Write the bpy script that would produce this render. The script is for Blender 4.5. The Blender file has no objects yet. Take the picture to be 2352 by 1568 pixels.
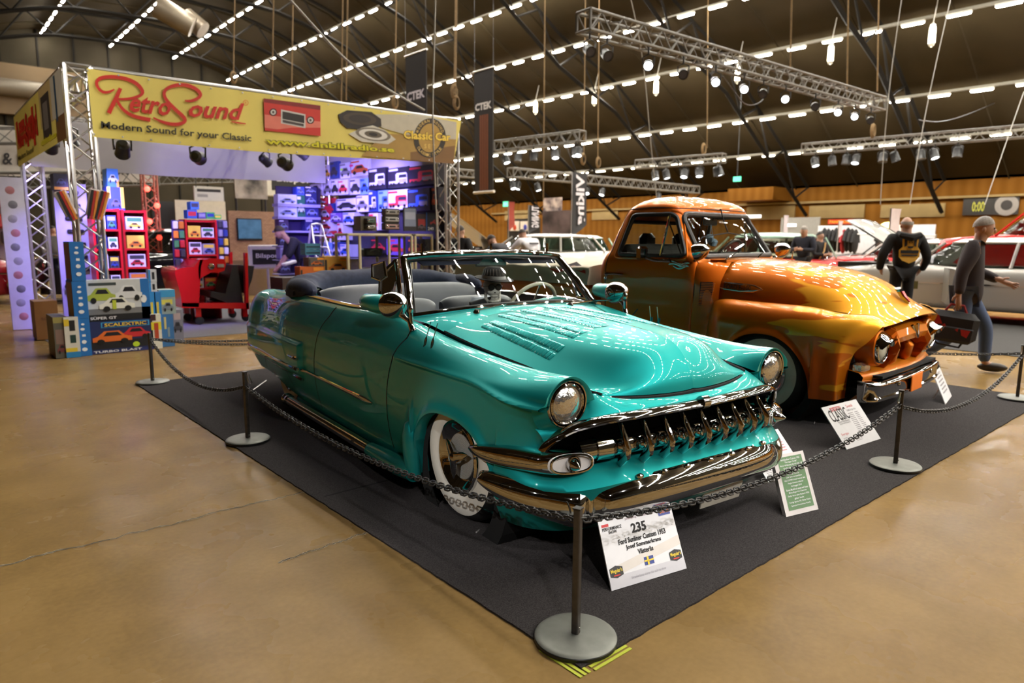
import bpy, math, random
import numpy as np
from mathutils import Vector, Matrix
random.seed(5); rnd = random.Random(11)
PI = math.pi
S = bpy.context.scene
COL = S.collection
# ------------------------------------------------------------------ camera
CH = 1.43; FPX = 1592.0; PITCH, ROLL, YAW = .14765, .0053, .7157
cam_d = bpy.data.cameras.new('camera'); cam = bpy.data.objects.new('camera', cam_d); COL.objects.link(cam); S.camera = cam
_fw = np.array([math.sin(YAW)*math.cos(PITCH), math.cos(YAW)*math.cos(PITCH), -math.sin(PITCH)])
_r = np.array([math.cos(YAW), -math.sin(YAW), 0.]); _u = np.cross(_r, _fw)
_r2 = _r*math.cos(ROLL)+_u*math.sin(ROLL); _u2 = -_r*math.sin(ROLL)+_u*math.cos(ROLL)
cam.matrix_world = Matrix(((_r2[0], _u2[0], -_fw[0], 0), (_r2[1], _u2[1], -_fw[1], 0), (_r2[2], _u2[2], -_fw[2], CH), (0, 0, 0, 1)))
cam_d.sensor_width = 36; cam_d.lens = FPX/2352*36; cam_d.clip_end = 300
cam_d.dof.use_dof = True; cam_d.dof.focus_distance = 3.3; cam_d.dof.aperture_fstop = 2.4
# ------------------------------------------------------------------ world, exposure
W = bpy.data.worlds.new('world'); S.world = W; W.use_nodes = True
W.node_tree.nodes['Background'].inputs[0].default_value = (1, .85, .65, 1)
W.node_tree.nodes['Background'].inputs[1].default_value = .0
S.view_settings.view_transform = 'Standard'; S.view_settings.look = 'None'
S.view_settings.exposure = 0.0; S.view_settings.gamma = 1.0
S.cycles.use_denoising = True
S.cycles.max_bounces = 7; S.cycles.diffuse_bounces = 3; S.cycles.glossy_bounces = 4; S.cycles.transmission_bounces = 4; S.cycles.transparent_max_bounces = 10
S.cycles.caustics_reflective = False; S.cycles.caustics_refractive = False
S.cycles.sample_clamp_indirect = 4.0
LAMP_E = 340.0          # fluorescent tubes
def ray(x, y): return _fw+_r2*(x-1176)/FPX-_u2*(y-784)/FPX
def on(x, y, ax, val):
    """world point seen at photo pixel (x, y) on the plane axis = val"""
    d = ray(x, y); o = np.array([0, 0, CH]); return o+d*(val-o[ax])/d[ax]
def G(x, y, z=0.): return on(x, y, 2, z)
def PX(x, y, X): return on(x, y, 0, X)
def PY(x, y, Y): return on(x, y, 1, Y)
def pr(p):
    q = np.asarray(p, float)-np.array([0, 0, CH]); z = q@_fw
    return (1176+FPX*(q@_r2)/z, 784-FPX*(q@_u2)/z, z)
# ------------------------------------------------------------------ materials
def mat(name, col, rough=.5, metal=0., coat=0., noise=0., nscale=20., emit=None, es=0., bump=0., bscale=200., spec=.5, col2=None, coatr=.03, alpha=1.):
    m = bpy.data.materials.new(name); m.use_nodes = True; nt = m.node_tree; b = nt.nodes['Principled BSDF']
    c = (*col, 1); b.inputs['Base Color'].default_value = c; b.inputs['Roughness'].default_value = rough
    b.inputs['Metallic'].default_value = metal; b.inputs['Coat Weight'].default_value = coat; b.inputs['Coat Roughness'].default_value = coatr
    b.inputs['Specular IOR Level'].default_value = spec
    if alpha < 1: b.inputs['Alpha'].default_value = alpha
    if emit: b.inputs['Emission Color'].default_value = (*emit, 1); b.inputs['Emission Strength'].default_value = es
    tc = None
    if noise or col2 or bump: tc = nt.nodes.new('ShaderNodeTexCoord')
    if noise or col2:
        n = nt.nodes.new('ShaderNodeTexNoise'); n.inputs['Scale'].default_value = nscale; n.inputs['Detail'].default_value = 4
        nt.links.new(tc.outputs['Object'], n.inputs['Vector'])
        r = nt.nodes.new('ShaderNodeValToRGB'); r.color_ramp.elements[0].position = .35; r.color_ramp.elements[1].position = .65
        d = col2 or tuple(max(0, v*(1-noise)) for v in col)
        r.color_ramp.elements[0].color = (*d, 1); r.color_ramp.elements[1].color = (*(col if col2 else tuple(min(1, v*(1+noise)) for v in col)), 1)
        nt.links.new(n.outputs['Fac'], r.inputs['Fac']); nt.links.new(r.outputs['Color'], b.inputs['Base Color'])
    if bump:
        n = nt.nodes.new('ShaderNodeTexNoise'); n.inputs['Scale'].default_value = bscale; n.inputs['Detail'].default_value = 3
        nt.links.new(tc.outputs['Object'], n.inputs['Vector'])
        u = nt.nodes.new('ShaderNodeBump'); u.inputs['Strength'].default_value = bump; u.inputs['Distance'].default_value = .01
        nt.links.new(n.outputs['Fac'], u.inputs['Height']); nt.links.new(u.outputs['Normal'], b.inputs['Normal'])
    return m
def glass(name, tint=(.85, .9, .88), refl=1.0, spec=.06):
    m = bpy.data.materials.new(name); m.use_nodes = True; nt = m.node_tree; nt.nodes.clear()
    o = nt.nodes.new('ShaderNodeOutputMaterial'); t = nt.nodes.new('ShaderNodeBsdfTransparent'); g = nt.nodes.new('ShaderNodeBsdfGlossy')
    t.inputs[0].default_value = (*tint, 1); g.inputs['Roughness'].default_value = .01
    f = nt.nodes.new('ShaderNodeFresnel'); f.inputs[0].default_value = 1.5; x = nt.nodes.new('ShaderNodeMixShader')
    nt.links.new(f.outputs[0], x.inputs[0]); nt.links.new(t.outputs[0], x.inputs[1]); nt.links.new(g.outputs[0], x.inputs[2]); nt.links.new(x.outputs[0], o.inputs[0])
    return m
def emis(name, col, s):
    return mat(name, tuple(.8*c for c in col), .4, emit=col, es=s)
_mc = {}
def cm(r, g, b, rough=.5, metal=0., coat=0.):
    """plain paint / print / plastic in an sRGB 0-255 colour"""
    k = (r, g, b, rough, metal, coat)
    if k not in _mc:
        f = lambda v: ((v/255+.055)/1.055)**2.4 if v > 10 else v/255/12.92
        _mc[k] = mat('paint_%d_%d_%d' % (r, g, b), (f(r), f(g), f(b)), rough, metal, coat, noise=.04, nscale=9)
    return _mc[k]
CHROME = mat('chrome', (.56, .555, .55), .035, 1., noise=.02, nscale=3)
STEEL = mat('brushed_steel', (.46, .45, .42), .35, 1., noise=.12, nscale=30)
ALU = mat('aluminium_tube', (.60, .59, .57), .32, .9, noise=.06, nscale=12)
BLACK = mat('black_plastic', (.012, .012, .012), .38, noise=.2)
RUBBER = mat('tyre_rubber', (.012, .012, .012), .6, noise=.2, nscale=40)
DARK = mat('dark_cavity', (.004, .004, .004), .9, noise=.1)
WHITEWALL = mat('whitewall_rubber', (.80, .78, .70), .5, noise=.03)
GLASS = glass('clear_glass'); TINT = glass('tinted_glass', (.5, .52, .48))
# ------------------------------------------------------------------ mesh tools
class MB:
    def __init__(s): s.v = []; s.f = []
    def add(s, vs, fs):
        n = len(s.v); s.v += [tuple(map(float, p)) for p in vs]; s.f += [tuple(i+n for i in f) for f in fs]; return s
    def box(s, c, d, R=None):
        x, y, z = (k/2 for k in d); P = [Vector(p) for p in ((-x, -y, -z), (x, -y, -z), (x, y, -z), (-x, y, -z), (-x, -y, z), (x, -y, z), (x, y, z), (-x, y, z))]
        if R is not None: P = [R @ p for p in P]
        return s.add([p+Vector(c) for p in P], [(3, 2, 1, 0), (4, 5, 6, 7), (0, 1, 5, 4), (1, 2, 6, 5), (2, 3, 7, 6), (3, 0, 4, 7)])
    def rbox(s, c, d, b=.02, R=None):
        """box with bevelled vertical and horizontal edges"""
        x, y, z = (k/2 for k in d); b = min(b, x*.9, y*.9, z*.9); o = []
        def ring(i, zz): return [(x-i, -y+b+0, zz), (x-i, y-b, zz), (x-b, y-i, zz), (-x+b, y-i, zz), (-x+i, y-b, zz), (-x+i, -y+b, zz), (-x+b, -y+i, zz), (x-b, -y+i, zz)]
        rs = [[(p[0]*(1-b/x), p[1]*(1-b/y), -z) for p in ring(0, 0)], ring(0, -z+b), ring(0, z-b), [(p[0]*(1-b/x), p[1]*(1-b/y), z) for p in ring(0, 0)]]
        P = [Vector(p) for r in rs for p in r]
        if R is not None: P = [R @ p for p in P]
        F = [(j*8+i, j*8+(i+1) % 8, j*8+8+(i+1) % 8, j*8+8+i) for j in range(3) for i in range(8)]+[tuple(range(7, -1, -1)), tuple(range(24, 32))]
        return s.add([p+Vector(c) for p in P], F)
    def grid(s, A, cu=False, cv=False):
        A = np.asarray(A, float); n, m = A.shape[:2]; F = []
        for i in range(n if cu else n-1):
            for j in range(m if cv else m-1):
                F.append((i*m+j, i*m+(j+1) % m, ((i+1) % n)*m+(j+1) % m, ((i+1) % n)*m+j))
        return s.add(A.reshape(-1, 3), F)
    def tube(s, path, r, n=8, closed=False, caps=True, flat=None):
        P = [Vector(p) for p in path]; k = len(P); R = r if hasattr(r, '__len__') else [r]*k; up = None; rings = []
        for i in range(k):
            a = P[i-1] if (i or closed) else P[0]; b = P[(i+1) % k] if (i < k-1 or closed) else P[-1]
            t = (b-a).normalized() if (b-a).length > 1e-9 else Vector((0, 0, 1))
            if up is None: up = Vector((0, 0, 1)) if abs(t.z) < .9 else Vector((1, 0, 0))
            x = up.cross(t)
            if x.length < 1e-6: x = Vector((1, 0, 0)).cross(t)
            x.normalize(); y = t.cross(x); up = y
            fx, fy = flat or (1, 1)
            rings.append([P[i]+x*math.cos(q*2*PI/n)*R[i]*fx+y*math.sin(q*2*PI/n)*R[i]*fy for q in range(n)])
        b0 = len(s.v); s.grid(rings, closed, True)
        if caps and not closed: s.f += [tuple(b0+q for q in range(n-1, -1, -1)), tuple(b0+(k-1)*n+q for q in range(n))]
        return s
    def lathe(s, prof, c=(0, 0, 0), ax=(0, 0, 1), n=24, cap=True):
        """prof: (radius, height) pairs around axis ax"""
        z = Vector(ax).normalized(); x = z.orthogonal().normalized(); y = z.cross(x); c = Vector(c); b0 = len(s.v)
        s.grid([[c+z*h+(x*math.cos(q*2*PI/n)+y*math.sin(q*2*PI/n))*r for q in range(n)] for r, h in prof], False, True)
        if cap:
            if prof[0][0] > 1e-5: s.f.append(tuple(b0+q for q in range(n-1, -1, -1)))
            if prof[-1][0] > 1e-5: s.f.append(tuple(b0+(len(prof)-1)*n+q for q in range(n)))
        return s
    def ball(s, c, r, n=16, R=None):
        r = r if hasattr(r, '__len__') else (r, r, r); V = []
        for i in range(n//2+1):
            a = PI*i/(n//2)
            V.append([])
            for q in range(n):
                p = Vector((r[0]*math.sin(a)*math.cos(q*2*PI/n), r[1]*math.sin(a)*math.sin(q*2*PI/n), r[2]*math.cos(a)))
                if R is not None: p = R @ p
                V[-1].append(p+Vector(c))
        return s.grid(V, False, True)
    def prism(s, pts, d):
        """polygon extruded by vector d"""
        n = len(pts); d = Vector(d); P = [Vector(p) for p in pts]
        return s.add(P+[p+d for p in P], [tuple(range(n-1, -1, -1)), tuple(range(n, 2*n))]+[(i, (i+1) % n, n+(i+1) % n, n+i) for i in range(n)])
    def poly(s, pts): return s.add(pts, [tuple(range(len(pts)))])
    def mirror(s, ax=1):
        n = len(s.v); k = [1, 1, 1]; k[ax] = -1
        s.v += [(p[0]*k[0], p[1]*k[1], p[2]*k[2]) for p in s.v]; s.f += [tuple(i+n for i in reversed(f)) for f in s.f]; return s
    def build(s, name, m, par=None, sharp=38, smooth=True, label=None):
        me = bpy.data.meshes.new(name); me.from_pydata(s.v, [], s.f); me.validate(); me.update()
        if smooth and len(me.polygons):
            me.shade_smooth()
            if sharp < 180: me.set_sharp_from_angle(angle=math.radians(sharp))
        me.materials.append(m); o = bpy.data.objects.new(name, me); COL.objects.link(o)
        if par: o.parent = par
        if label: o['label'] = label
        return o
def tag(o, label, cat, group=None, kind=None):
    o['label'] = label; o['category'] = cat
    if group: o['group'] = group
    if kind: o['kind'] = kind
    return o
def thing(name, label, cat, loc=(0, 0, 0), rz=0., group=None, M=None):
    o = bpy.data.objects.new(name, None); COL.objects.link(o); o.empty_display_size = .1
    if M is not None: o.matrix_world = M
    else: o.location = loc; o.rotation_euler = (0, 0, rz)
    return tag(o, label, cat, group)
def struct(o, label=None):
    o['kind'] = 'structure'
    if label: o['label'] = label
    return o
def dup(o, loc=None, rz=None, label=None, group=None, M=None, par=None):
    c = o.copy(); COL.objects.link(c)
    if M is not None: c.matrix_world = M
    if loc is not None: c.location = loc
    if rz is not None: c.rotation_euler = (0, 0, rz)
    if label: c['label'] = label
    if group: c['group'] = group
    if par: c.parent = par
    for ch in list(o.children): dup(ch, par=c)
    return c
def spl(s, P, q):
    """natural cubic spline through P at knots s, evaluated at q"""
    s = np.asarray(s, float); P = np.asarray(P, float); q = np.asarray(q, float); n = len(s); sh = P.shape[1:]; Y = P.reshape(n, -1); h = np.diff(s)
    A = np.zeros((n, n)); B = np.zeros_like(Y); A[0, 0] = A[-1, -1] = 1
    for i in range(1, n-1):
        A[i, i-1] = h[i-1]; A[i, i] = 2*(h[i-1]+h[i]); A[i, i+1] = h[i]; B[i] = 6*((Y[i+1]-Y[i])/h[i]-(Y[i]-Y[i-1])/h[i-1])
    M = np.linalg.solve(A, B); k = np.clip(np.searchsorted(s, q, 'right')-1, 0, n-2); H = h[k][:, None]; a = (s[k+1]-q)[:, None]; b = (q-s[k])[:, None]
    o = M[k]*a**3/(6*H)+M[k+1]*b**3/(6*H)+(Y[k]/H-M[k]*H/6)*a+(Y[k+1]/H-M[k+1]*H/6)*b
    return o.reshape((len(q),)+sh)
def loft(secs, nu, nv, s=None):
    """smooth surface through sections (K x M x 3)"""
    A = np.asarray(secs, float); K, M = A.shape[:2]; s = np.arange(K) if s is None else np.asarray(s, float)
    A = spl(s, A, np.linspace(s[0], s[-1], nu)); A = spl(np.arange(M), A.transpose(1, 0, 2), np.linspace(0, M-1, nv)); return A.transpose(1, 0, 2)
def curve(P, n): 
    P = np.asarray(P, float); return spl(np.arange(len(P)), P, np.linspace(0, len(P)-1, n))
_tc = {}
def txt(body, name, m, par, quad, lift=.0015, bold=0., fill=(0, 1)):
    """flat lettering stretched into quad = TL, TR, BL (three corner points of its plane)"""
    key = (body, bold)
    if key not in _tc:
        cu = bpy.data.curves.new('t', 'FONT'); cu.body = body; cu.offset = bold; cu.resolution_u = 2
        ob = bpy.data.objects.new('t', cu); COL.objects.link(ob); bpy.context.view_layer.update()
        me = bpy.data.meshes.new_from_object(ob); v = np.array([p.co[:2] for p in me.vertices]); f = [tuple(p.vertices) for p in me.polygons]
        bpy.data.objects.remove(ob); bpy.data.meshes.remove(me); bpy.data.curves.remove(cu)
        v -= v.min(0); v /= v.max(0); _tc[key] = (v, f)
    v, f = _tc[key]; TL, TR, BL = (np.asarray(p, float) for p in quad); nrm = np.cross(TR-TL, TL-BL); nrm = nrm/np.linalg.norm(nrm)
    P = BL+v[:, :1]*(TR-TL)+v[:, 1:]*(TL-BL)+nrm*lift
    return MB().add(P, f).build(name, m, par, smooth=False)
def ribbon(pts, w, n=40):
    """2-D brush stroke: list of points and widths -> outline strip (n x 2)"""
    P = np.asarray(pts, float); w = np.asarray(w if hasattr(w, '__len__') else [w]*len(P), float)
    s = np.arange(len(P)); q = np.linspace(0, len(P)-1, n); C = spl(s, P, q) if len(P) > 2 else np.array([P[0]+(P[1]-P[0])*t for t in np.linspace(0, 1, n)]); ww = np.interp(q, s, w)
    t = np.gradient(C, axis=0); t /= np.linalg.norm(t, axis=1)[:, None]+1e-9; nn = np.stack([-t[:, 1], t[:, 0]], 1)
    return np.stack([C+nn*ww[:, None]/2, C-nn*ww[:, None]/2], 1)
# ------------------------------------------------------------------ the hall
def roofz(x):
    return np.interp(abs(x-12), [0, 4.5, 8, 10.2, 12.7, 16.3, 19.4, 24.5, 27], [15.2, 15., 14.0, 12.6, 11.1, 9.8, 7.8, 4.6, 3.2])
XL, XR, YB, YF = -13.0, 37.0, 57.6, -24.0
def floor_mat():
    m = bpy.data.materials.new('polished_concrete'); m.use_nodes = True; nt = m.node_tree; b = nt.nodes['Principled BSDF']; L = nt.links
    tc = nt.nodes.new('ShaderNodeTexCoord')
    def nz(sc, det, lo, hi, c0, c1, st=None):
        n = nt.nodes.new('ShaderNodeTexNoise'); n.inputs['Scale'].default_value = sc; n.inputs['Detail'].default_value = det
        if st:
            mp = nt.nodes.new('ShaderNodeMapping'); mp.inputs['Scale'].default_value = st; mp.inputs['Rotation'].default_value = (0, 0, .5); L.new(tc.outputs['Object'], mp.inputs[0]); L.new(mp.outputs[0], n.inputs['Vector'])
        else: L.new(tc.outputs['Object'], n.inputs['Vector'])
        r = nt.nodes.new('ShaderNodeValToRGB'); r.color_ramp.elements[0].position = lo; r.color_ramp.elements[1].position = hi
        r.color_ramp.elements[0].color = c0; r.color_ramp.elements[1].color = c1; L.new(n.outputs['Fac'], r.inputs[0]); return r.outputs[0]
    a = nz(.55, 6, .3, .7, (.25, .158, .058, 1), (.33, .215, .085, 1))
    c = nz(2.5, 8, .35, .65, (.82, .80, .78, 1), (1.05, 1.03, 1, 1))
    d = nz(40, 4, .3, .7, (.93, .93, .93, 1), (1.04, 1.04, 1.04, 1))
    sc = nz(6, 3, .735, .765, (0, 0, 0, 1), (1, 1, 1, 1), (.25, 6, 1))
    def mul(x, y, k='MULTIPLY', f=1.):
        n = nt.nodes.new('ShaderNodeMix'); n.data_type = 'RGBA'; n.blend_type = k; n.inputs[0].default_value = f; L.new(x, n.inputs[6]); L.new(y, n.inputs[7]); return n
    e = mul(a, c); e2 = mul(e.outputs[2], d.node.outputs[0] if hasattr(d, 'node') else d)
    x = nt.nodes.new('ShaderNodeMix'); x.data_type = 'RGBA'; L.new(sc, x.inputs[0]); L.new(e2.outputs[2], x.inputs[6]); x.inputs[7].default_value = (.46, .38, .26, 1)
    L.new(x.outputs[2], b.inputs['Base Color'])
    rr = nz(1.2, 5, .3, .7, (.20, .20, .20, 1), (.34, .34, .34, 1)); L.new(rr, b.inputs['Roughness'])
    bn = nt.nodes.new('ShaderNodeTexNoise'); bn.inputs['Scale'].default_value = 7; bn.inputs['Detail'].default_value = 8; L.new(tc.outputs['Object'], bn.inputs['Vector'])
    bu = nt.nodes.new('ShaderNodeBump'); bu.inputs['Strength'].default_value = .12; bu.inputs['Distance'].default_value = .01; L.new(bn.outputs['Fac'], bu.inputs['Height']); L.new(bu.outputs[0], b.inputs['Normal'])
    b.inputs['Specular IOR Level'].default_value = .05
    return m
fl = MB().box(((XL+XR)/2, (YB+YF)/2, -.1), (XR-XL+2, YB-YF+2, .2)).build('floor', floor_mat(), smooth=False); struct(fl, 'polished brown concrete floor with scratches and cracks')
# saw-cut / cracked joints in the slab
JT = mat('joint_filler', (.36, .29, .19), .8, noise=.4, nscale=60); JD = mat('joint_crack', (.10, .075, .045), .9, noise=.3)
def joint(a, b, w=.022, wob=.02, nm='trim_1'):
    a = np.array(a); b = np.array(b); n = 90; d = (b-a)/np.linalg.norm(b-a); nn = np.array([-d[1], d[0]]); rows = []; rows2 = []; o = 0
    for i in range(n):
        t = i/(n-1); o = o*.8+rnd.uniform(-wob, wob)*.5; p = a+(b-a)*t+nn*o; ww = w*rnd.uniform(.4, 1.1)
        rows.append([(*(p-nn*ww/2), .0015), (*(p+nn*ww/2), .0015)]); rows2.append([(*(p-nn*.004), .0022), (*(p+nn*.003*rnd.uniform(.4, 2)), .0022)])
    j = struct(MB().grid(rows).build(nm, JT)); struct(MB().grid(rows2).build(nm+'_crack', JD, j)); return j
g0, g1 = G(-60, 1312)[:2], G(700, 1130)[:2]; joint(g0, g1, nm='trim_1')
g0, g1 = G(640, 1293)[:2], G(845, 1222)[:2]; joint(g0, g1, .02, .01, nm='trim_2')
g0, g1 = G(-60, 880)[:2], G(150, 858)[:2]; joint(g0, g1, .03, .01, nm='trim_3')
CEIL = mat('roof_sheet', (.030, .0225, .0118), .8, noise=.10, nscale=.6, spec=.04); STL = mat('dark_steelwork', (.006, .005, .0038), .8, noise=.2, spec=.15)
xs = np.linspace(XL, XR, 81); A = [[(x, y, roofz(x)) for y in (YF, 0, 20, 40, YB)] for x in xs]
mb = MB().grid(A)
struct(mb.build('ceiling', CEIL, sharp=180), 'dark brown vaulted hall roof')
mb = MB()
for y in np.arange(-20, 57, 3.25): mb.tube([(x, y, roofz(x)-.16) for x in xs[::4]], .05, 4, flat=(.5, 1.0))
struct(mb.build('trim_4', CEIL), 'roof purlins')
# arched lattice ribs across the hall
def rib(y, k):
    mb = MB(); mb2 = MB(); X = np.linspace(XL+.3, XR-.3, 37)
    lo = [(x, y, max(roofz(x)-1.75, 1.2 if abs(x-12) > 23.5 else 2.6)) for x in X]; up = [(x, y, roofz(x)-.3) for x in X]
    mb.tube(lo, .11, 4); mb.tube(up, .09, 4)
    for i in range(0, 36, 1):
        a, b = (lo[i], up[i+1]) if i % 2 else (up[i], lo[i+1]); mb2.tube([a, b], .05, 4)
    o = mb.build('trim_%d' % k, STL); struct(o, 'dark steel roof truss'); c = mb2.build('bracing', STL, o); return o
for k, y in enumerate((-14, -7.5, -1, 5.5, 11.7, 18.2, 24.7, 31.2, 37.7, 44.2, 50.7)): rib(y, 5+k)
# walls
def panel_mat(name, c1, c2, sc):
    m = mat(name, c1, .7, noise=.08, nscale=3, spec=.08); nt = m.node_tree; w = nt.nodes.new('ShaderNodeTexWave'); w.inputs['Scale'].default_value = sc; w.bands_direction = 'DIAGONAL' if False else 'Y'
    w.inputs['Distortion'].default_value = .6; w.inputs['Detail'].default_value = 2
    r = nt.nodes.new('ShaderNodeValToRGB'); r.color_ramp.elements[0].color = (*c1, 1); r.color_ramp.elements[1].color = (*c2, 1)
    tc = nt.nodes.new('ShaderNodeTexCoord'); nt.links.new(tc.outputs['Object'], w.inputs['Vector']); nt.links.new(w.outputs['Fac'], r.inputs[0]); nt.links.new(r.outputs[0], nt.nodes['Principled BSDF'].inputs['Base Color']); return m
WOOD = panel_mat('orange_pine_panelling', (.12, .047, .004), (.15, .062, .008), .6)
LIGHTWOOD = mat('beige_acoustic_panel', (.21, .15, .066), .7, noise=.06, nscale=2, spec=.08)
GREYP = mat('grey_wall_sheet', (.030, .0245, .0155), .7, noise=.10, nscale=.5, spec=.05)
struct(MB().box((XR+.15, (YB+YF)/2, 2.1), (.3, YB-YF, 4.2)).build('wall_right', WOOD, smooth=False), 'orange pine panelled end wall')
struct(MB().box((XL-.15, (YB+YF)/2, 2.1), (.3, YB-YF, 4.2)).build('wall_left', WOOD, smooth=False))
struct(MB().box(((XL+XR)/2, YF-.15, 8), (XR-XL, .3, 16)).build('wall_front', GREYP, smooth=False))
struct(MB().box(((XL+XR)/2, YB+.15, 8), (XR-XL, .3, 16)).build('wall_back', GREYP, smooth=False), 'dark grey sheet wall behind the booths')
mb = MB()
for x in np.arange(XL+2, XR, 2.1): mb.box((x, YB-.06, 9), (.10, .12, 14))
struct(mb.build('trim_20', STL, smooth=False))
struct(MB().box((6, YB-.35, 10.9), (14, .5, 3.2)).build('trim_21', mat('light_plywood', (.13, .08, .03), .6, noise=.06, nscale=.7), smooth=False), 'light wood band on the far wall')
struct(MB().tube([(-12, YB-1, 10.9), (10, YB-1, 10.9)], .55, 16).build('trim_22', mat('duct_metal', (.16, .135, .10), .5, .4, noise=.05)), 'round ventilation duct')
mb = MB()
for x0, x1, y0, y1 in ((1715, 1827, 471, 505), (1858, 1987, 469, 502), (2022, 2172, 466, 500), (1560, 1640, 473, 505), (1160, 1230, 482, 506), (1360, 1420, 478, 505)):
    a = PX(x0, y1, XR-.05); b = PX(x1, y0, XR-.05); mb.box((XR-.06, (a[1]+b[1])/2, (a[2]+b[2])/2), (.06, abs(a[1]-b[1]), abs(a[2]-b[2])))
struct(mb.build('trim_23', LIGHTWOOD, smooth=False), 'beige panels on the pine wall')
a = PX(1672, 434, XR-2); b = PX(1775, 458, XR-2)
struct(MB().box((XR-1, (a[1]+b[1])/2, (a[2]+b[2])/2), (2, abs(a[1]-b[1]), abs(a[2]-b[2]))).build('trim_24', WOOD, smooth=False), 'pine clad box under the roof')
struct(MB().box((XR-.1, 15, 3.42), (.25, 60, .10)).build('trim_25', LIGHTWOOD, smooth=False))
# ------------------------------------------------------------------ fluorescent lamp rows
TUBE = emis('fluorescent_tube', (1, .945, .85), LAMP_E); HOUS = mat('lamp_housing', (.5, .48, .42), .4, noise=.05); TRAY = mat('cable_tray', (.14, .13, .10), .5, .3, noise=.08)
P_ = 1.45
ROWS = [(8.05, 14.55, 57.3, .73), (12.1, 14.5, 57.0, .73), (16.1, 14.3, 56.6, .74), (19.9, 13.3, 56.6, .80), (22.3, 12.0, 56.6, .86), (24.55, 10.3, 56, 1.07), (28.1, 9.1, 56, 1.24), (31.3, 7.05, 56, 1.7), (34.2, 5.7, 56, 2),
        (4.0, 14.3, 57, 1), (.2, 13.4, 57, 1), (-3.2, 11.4, 57, 1), (-6.4, 9.5, 57, 1), (-9.6, 7.2, 57, 1)]
rown = ['leftmost row over the booth', 'second row from the left over the booth', 'third row from the left', 'fourth row from the left', 'fifth row crossing the middle of the roof', 'row behind the big spotlight truss', 'row with the grey cable tray', 'low row above the pine wall', 'dim last row by the pine wall']
proto = None; far = MB()
DIM = emis('dim_tube', (1, .9, .7), 20.)
protos = {}
for ri, (x, z, y1, pt) in enumerate(ROWS):
    trays = MB(); trays.box((x, (y1+YF)/2, z+.14), (.12 if ri in (6, 7, 8) else .05, y1-YF-1, .10 if ri in (6, 7, 8) else .04))
    tr = trays.build('cable_tray', TRAY, smooth=False); tag(tr, 'grey cable tray carrying the %s' % (rown[ri] if ri < 9 else ('first', 'second', 'third', 'fourth', 'fifth')[ri-9]+' row outside the photo'), 'cable tray')
    for k, y in enumerate(np.arange(y1-.6, YF+1, -P_)):
        p = pr((x, y, z)); ok = ri < 9 and p[2] > .5 and -30 < p[0] < 2382 and -30 < p[1] < 700
        if not ok:
            far.add([(x-.052, y-.36, z-.01), (x+.052, y-.36, z-.01), (x+.052, y+.36, z-.01), (x-.052, y+.36, z-.01)], [(3, 2, 1, 0)]); continue
        key = ri == 8
        if key not in protos:
            h = MB().box((0, 0, .055), (.13, .78, .07)).build('ceiling_lamp', HOUS, smooth=False)
            MB().rbox((0, 0, 0), (.105, .72, .05), .02).build('tube', DIM if key else TUBE, h); protos[key] = h; o = h
        else: o = dup(protos[key])
        o.location = (x, y, z); tag(o, 'white fluorescent ceiling lamp in the %s' % rown[ri], 'ceiling lamp', 'ceiling lamps, %s' % rown[ri])
far = tag(far.build('ceiling_lamp', TUBE, smooth=False), 'fluorescent lamp rows carrying on along the roof beyond the photo', 'ceiling lamp', kind='stuff')
# ------------------------------------------------------------------ teal convertible (local axes: x forward, y left, z up; origin under the front axle)
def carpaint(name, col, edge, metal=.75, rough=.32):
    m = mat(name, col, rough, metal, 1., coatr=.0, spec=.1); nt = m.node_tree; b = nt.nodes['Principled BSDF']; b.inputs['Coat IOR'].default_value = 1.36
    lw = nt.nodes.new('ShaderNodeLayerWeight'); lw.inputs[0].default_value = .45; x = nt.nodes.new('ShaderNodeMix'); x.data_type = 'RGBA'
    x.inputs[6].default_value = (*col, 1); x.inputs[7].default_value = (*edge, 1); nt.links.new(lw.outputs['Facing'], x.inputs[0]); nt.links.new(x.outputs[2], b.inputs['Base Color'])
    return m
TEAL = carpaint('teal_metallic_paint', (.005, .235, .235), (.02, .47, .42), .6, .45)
NAVY = mat('navy_canvas', (.022, .028, .06), .85, noise=.15, nscale=30, bump=.15, bscale=400)
VINYL = mat('grey_blue_vinyl', (.065, .072, .09), .42, noise=.08, nscale=5)
VINYLD = mat('navy_vinyl', (.035, .04, .065), .4, noise=.1, nscale=5)
IVORY = mat('ivory_plastic', (.75, .68, .5), .3, coat=.4, noise=.02)
LENS = mat('ribbed_headlight_glass', (.74, .73, .70), .14, .92, .6, bump=.55, bscale=38)
WHITE = mat('white_card', (.80, .79, .80), .5, noise=.02)
CAR = (2.8576, 2.6011); CARA = math.radians(-95.7886)
car = thing('convertible_car', 'teal 1950s convertible with chrome toothed grille and whitewall tyres on black carpet', 'car', (*CAR, 0), CARA)
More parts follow.
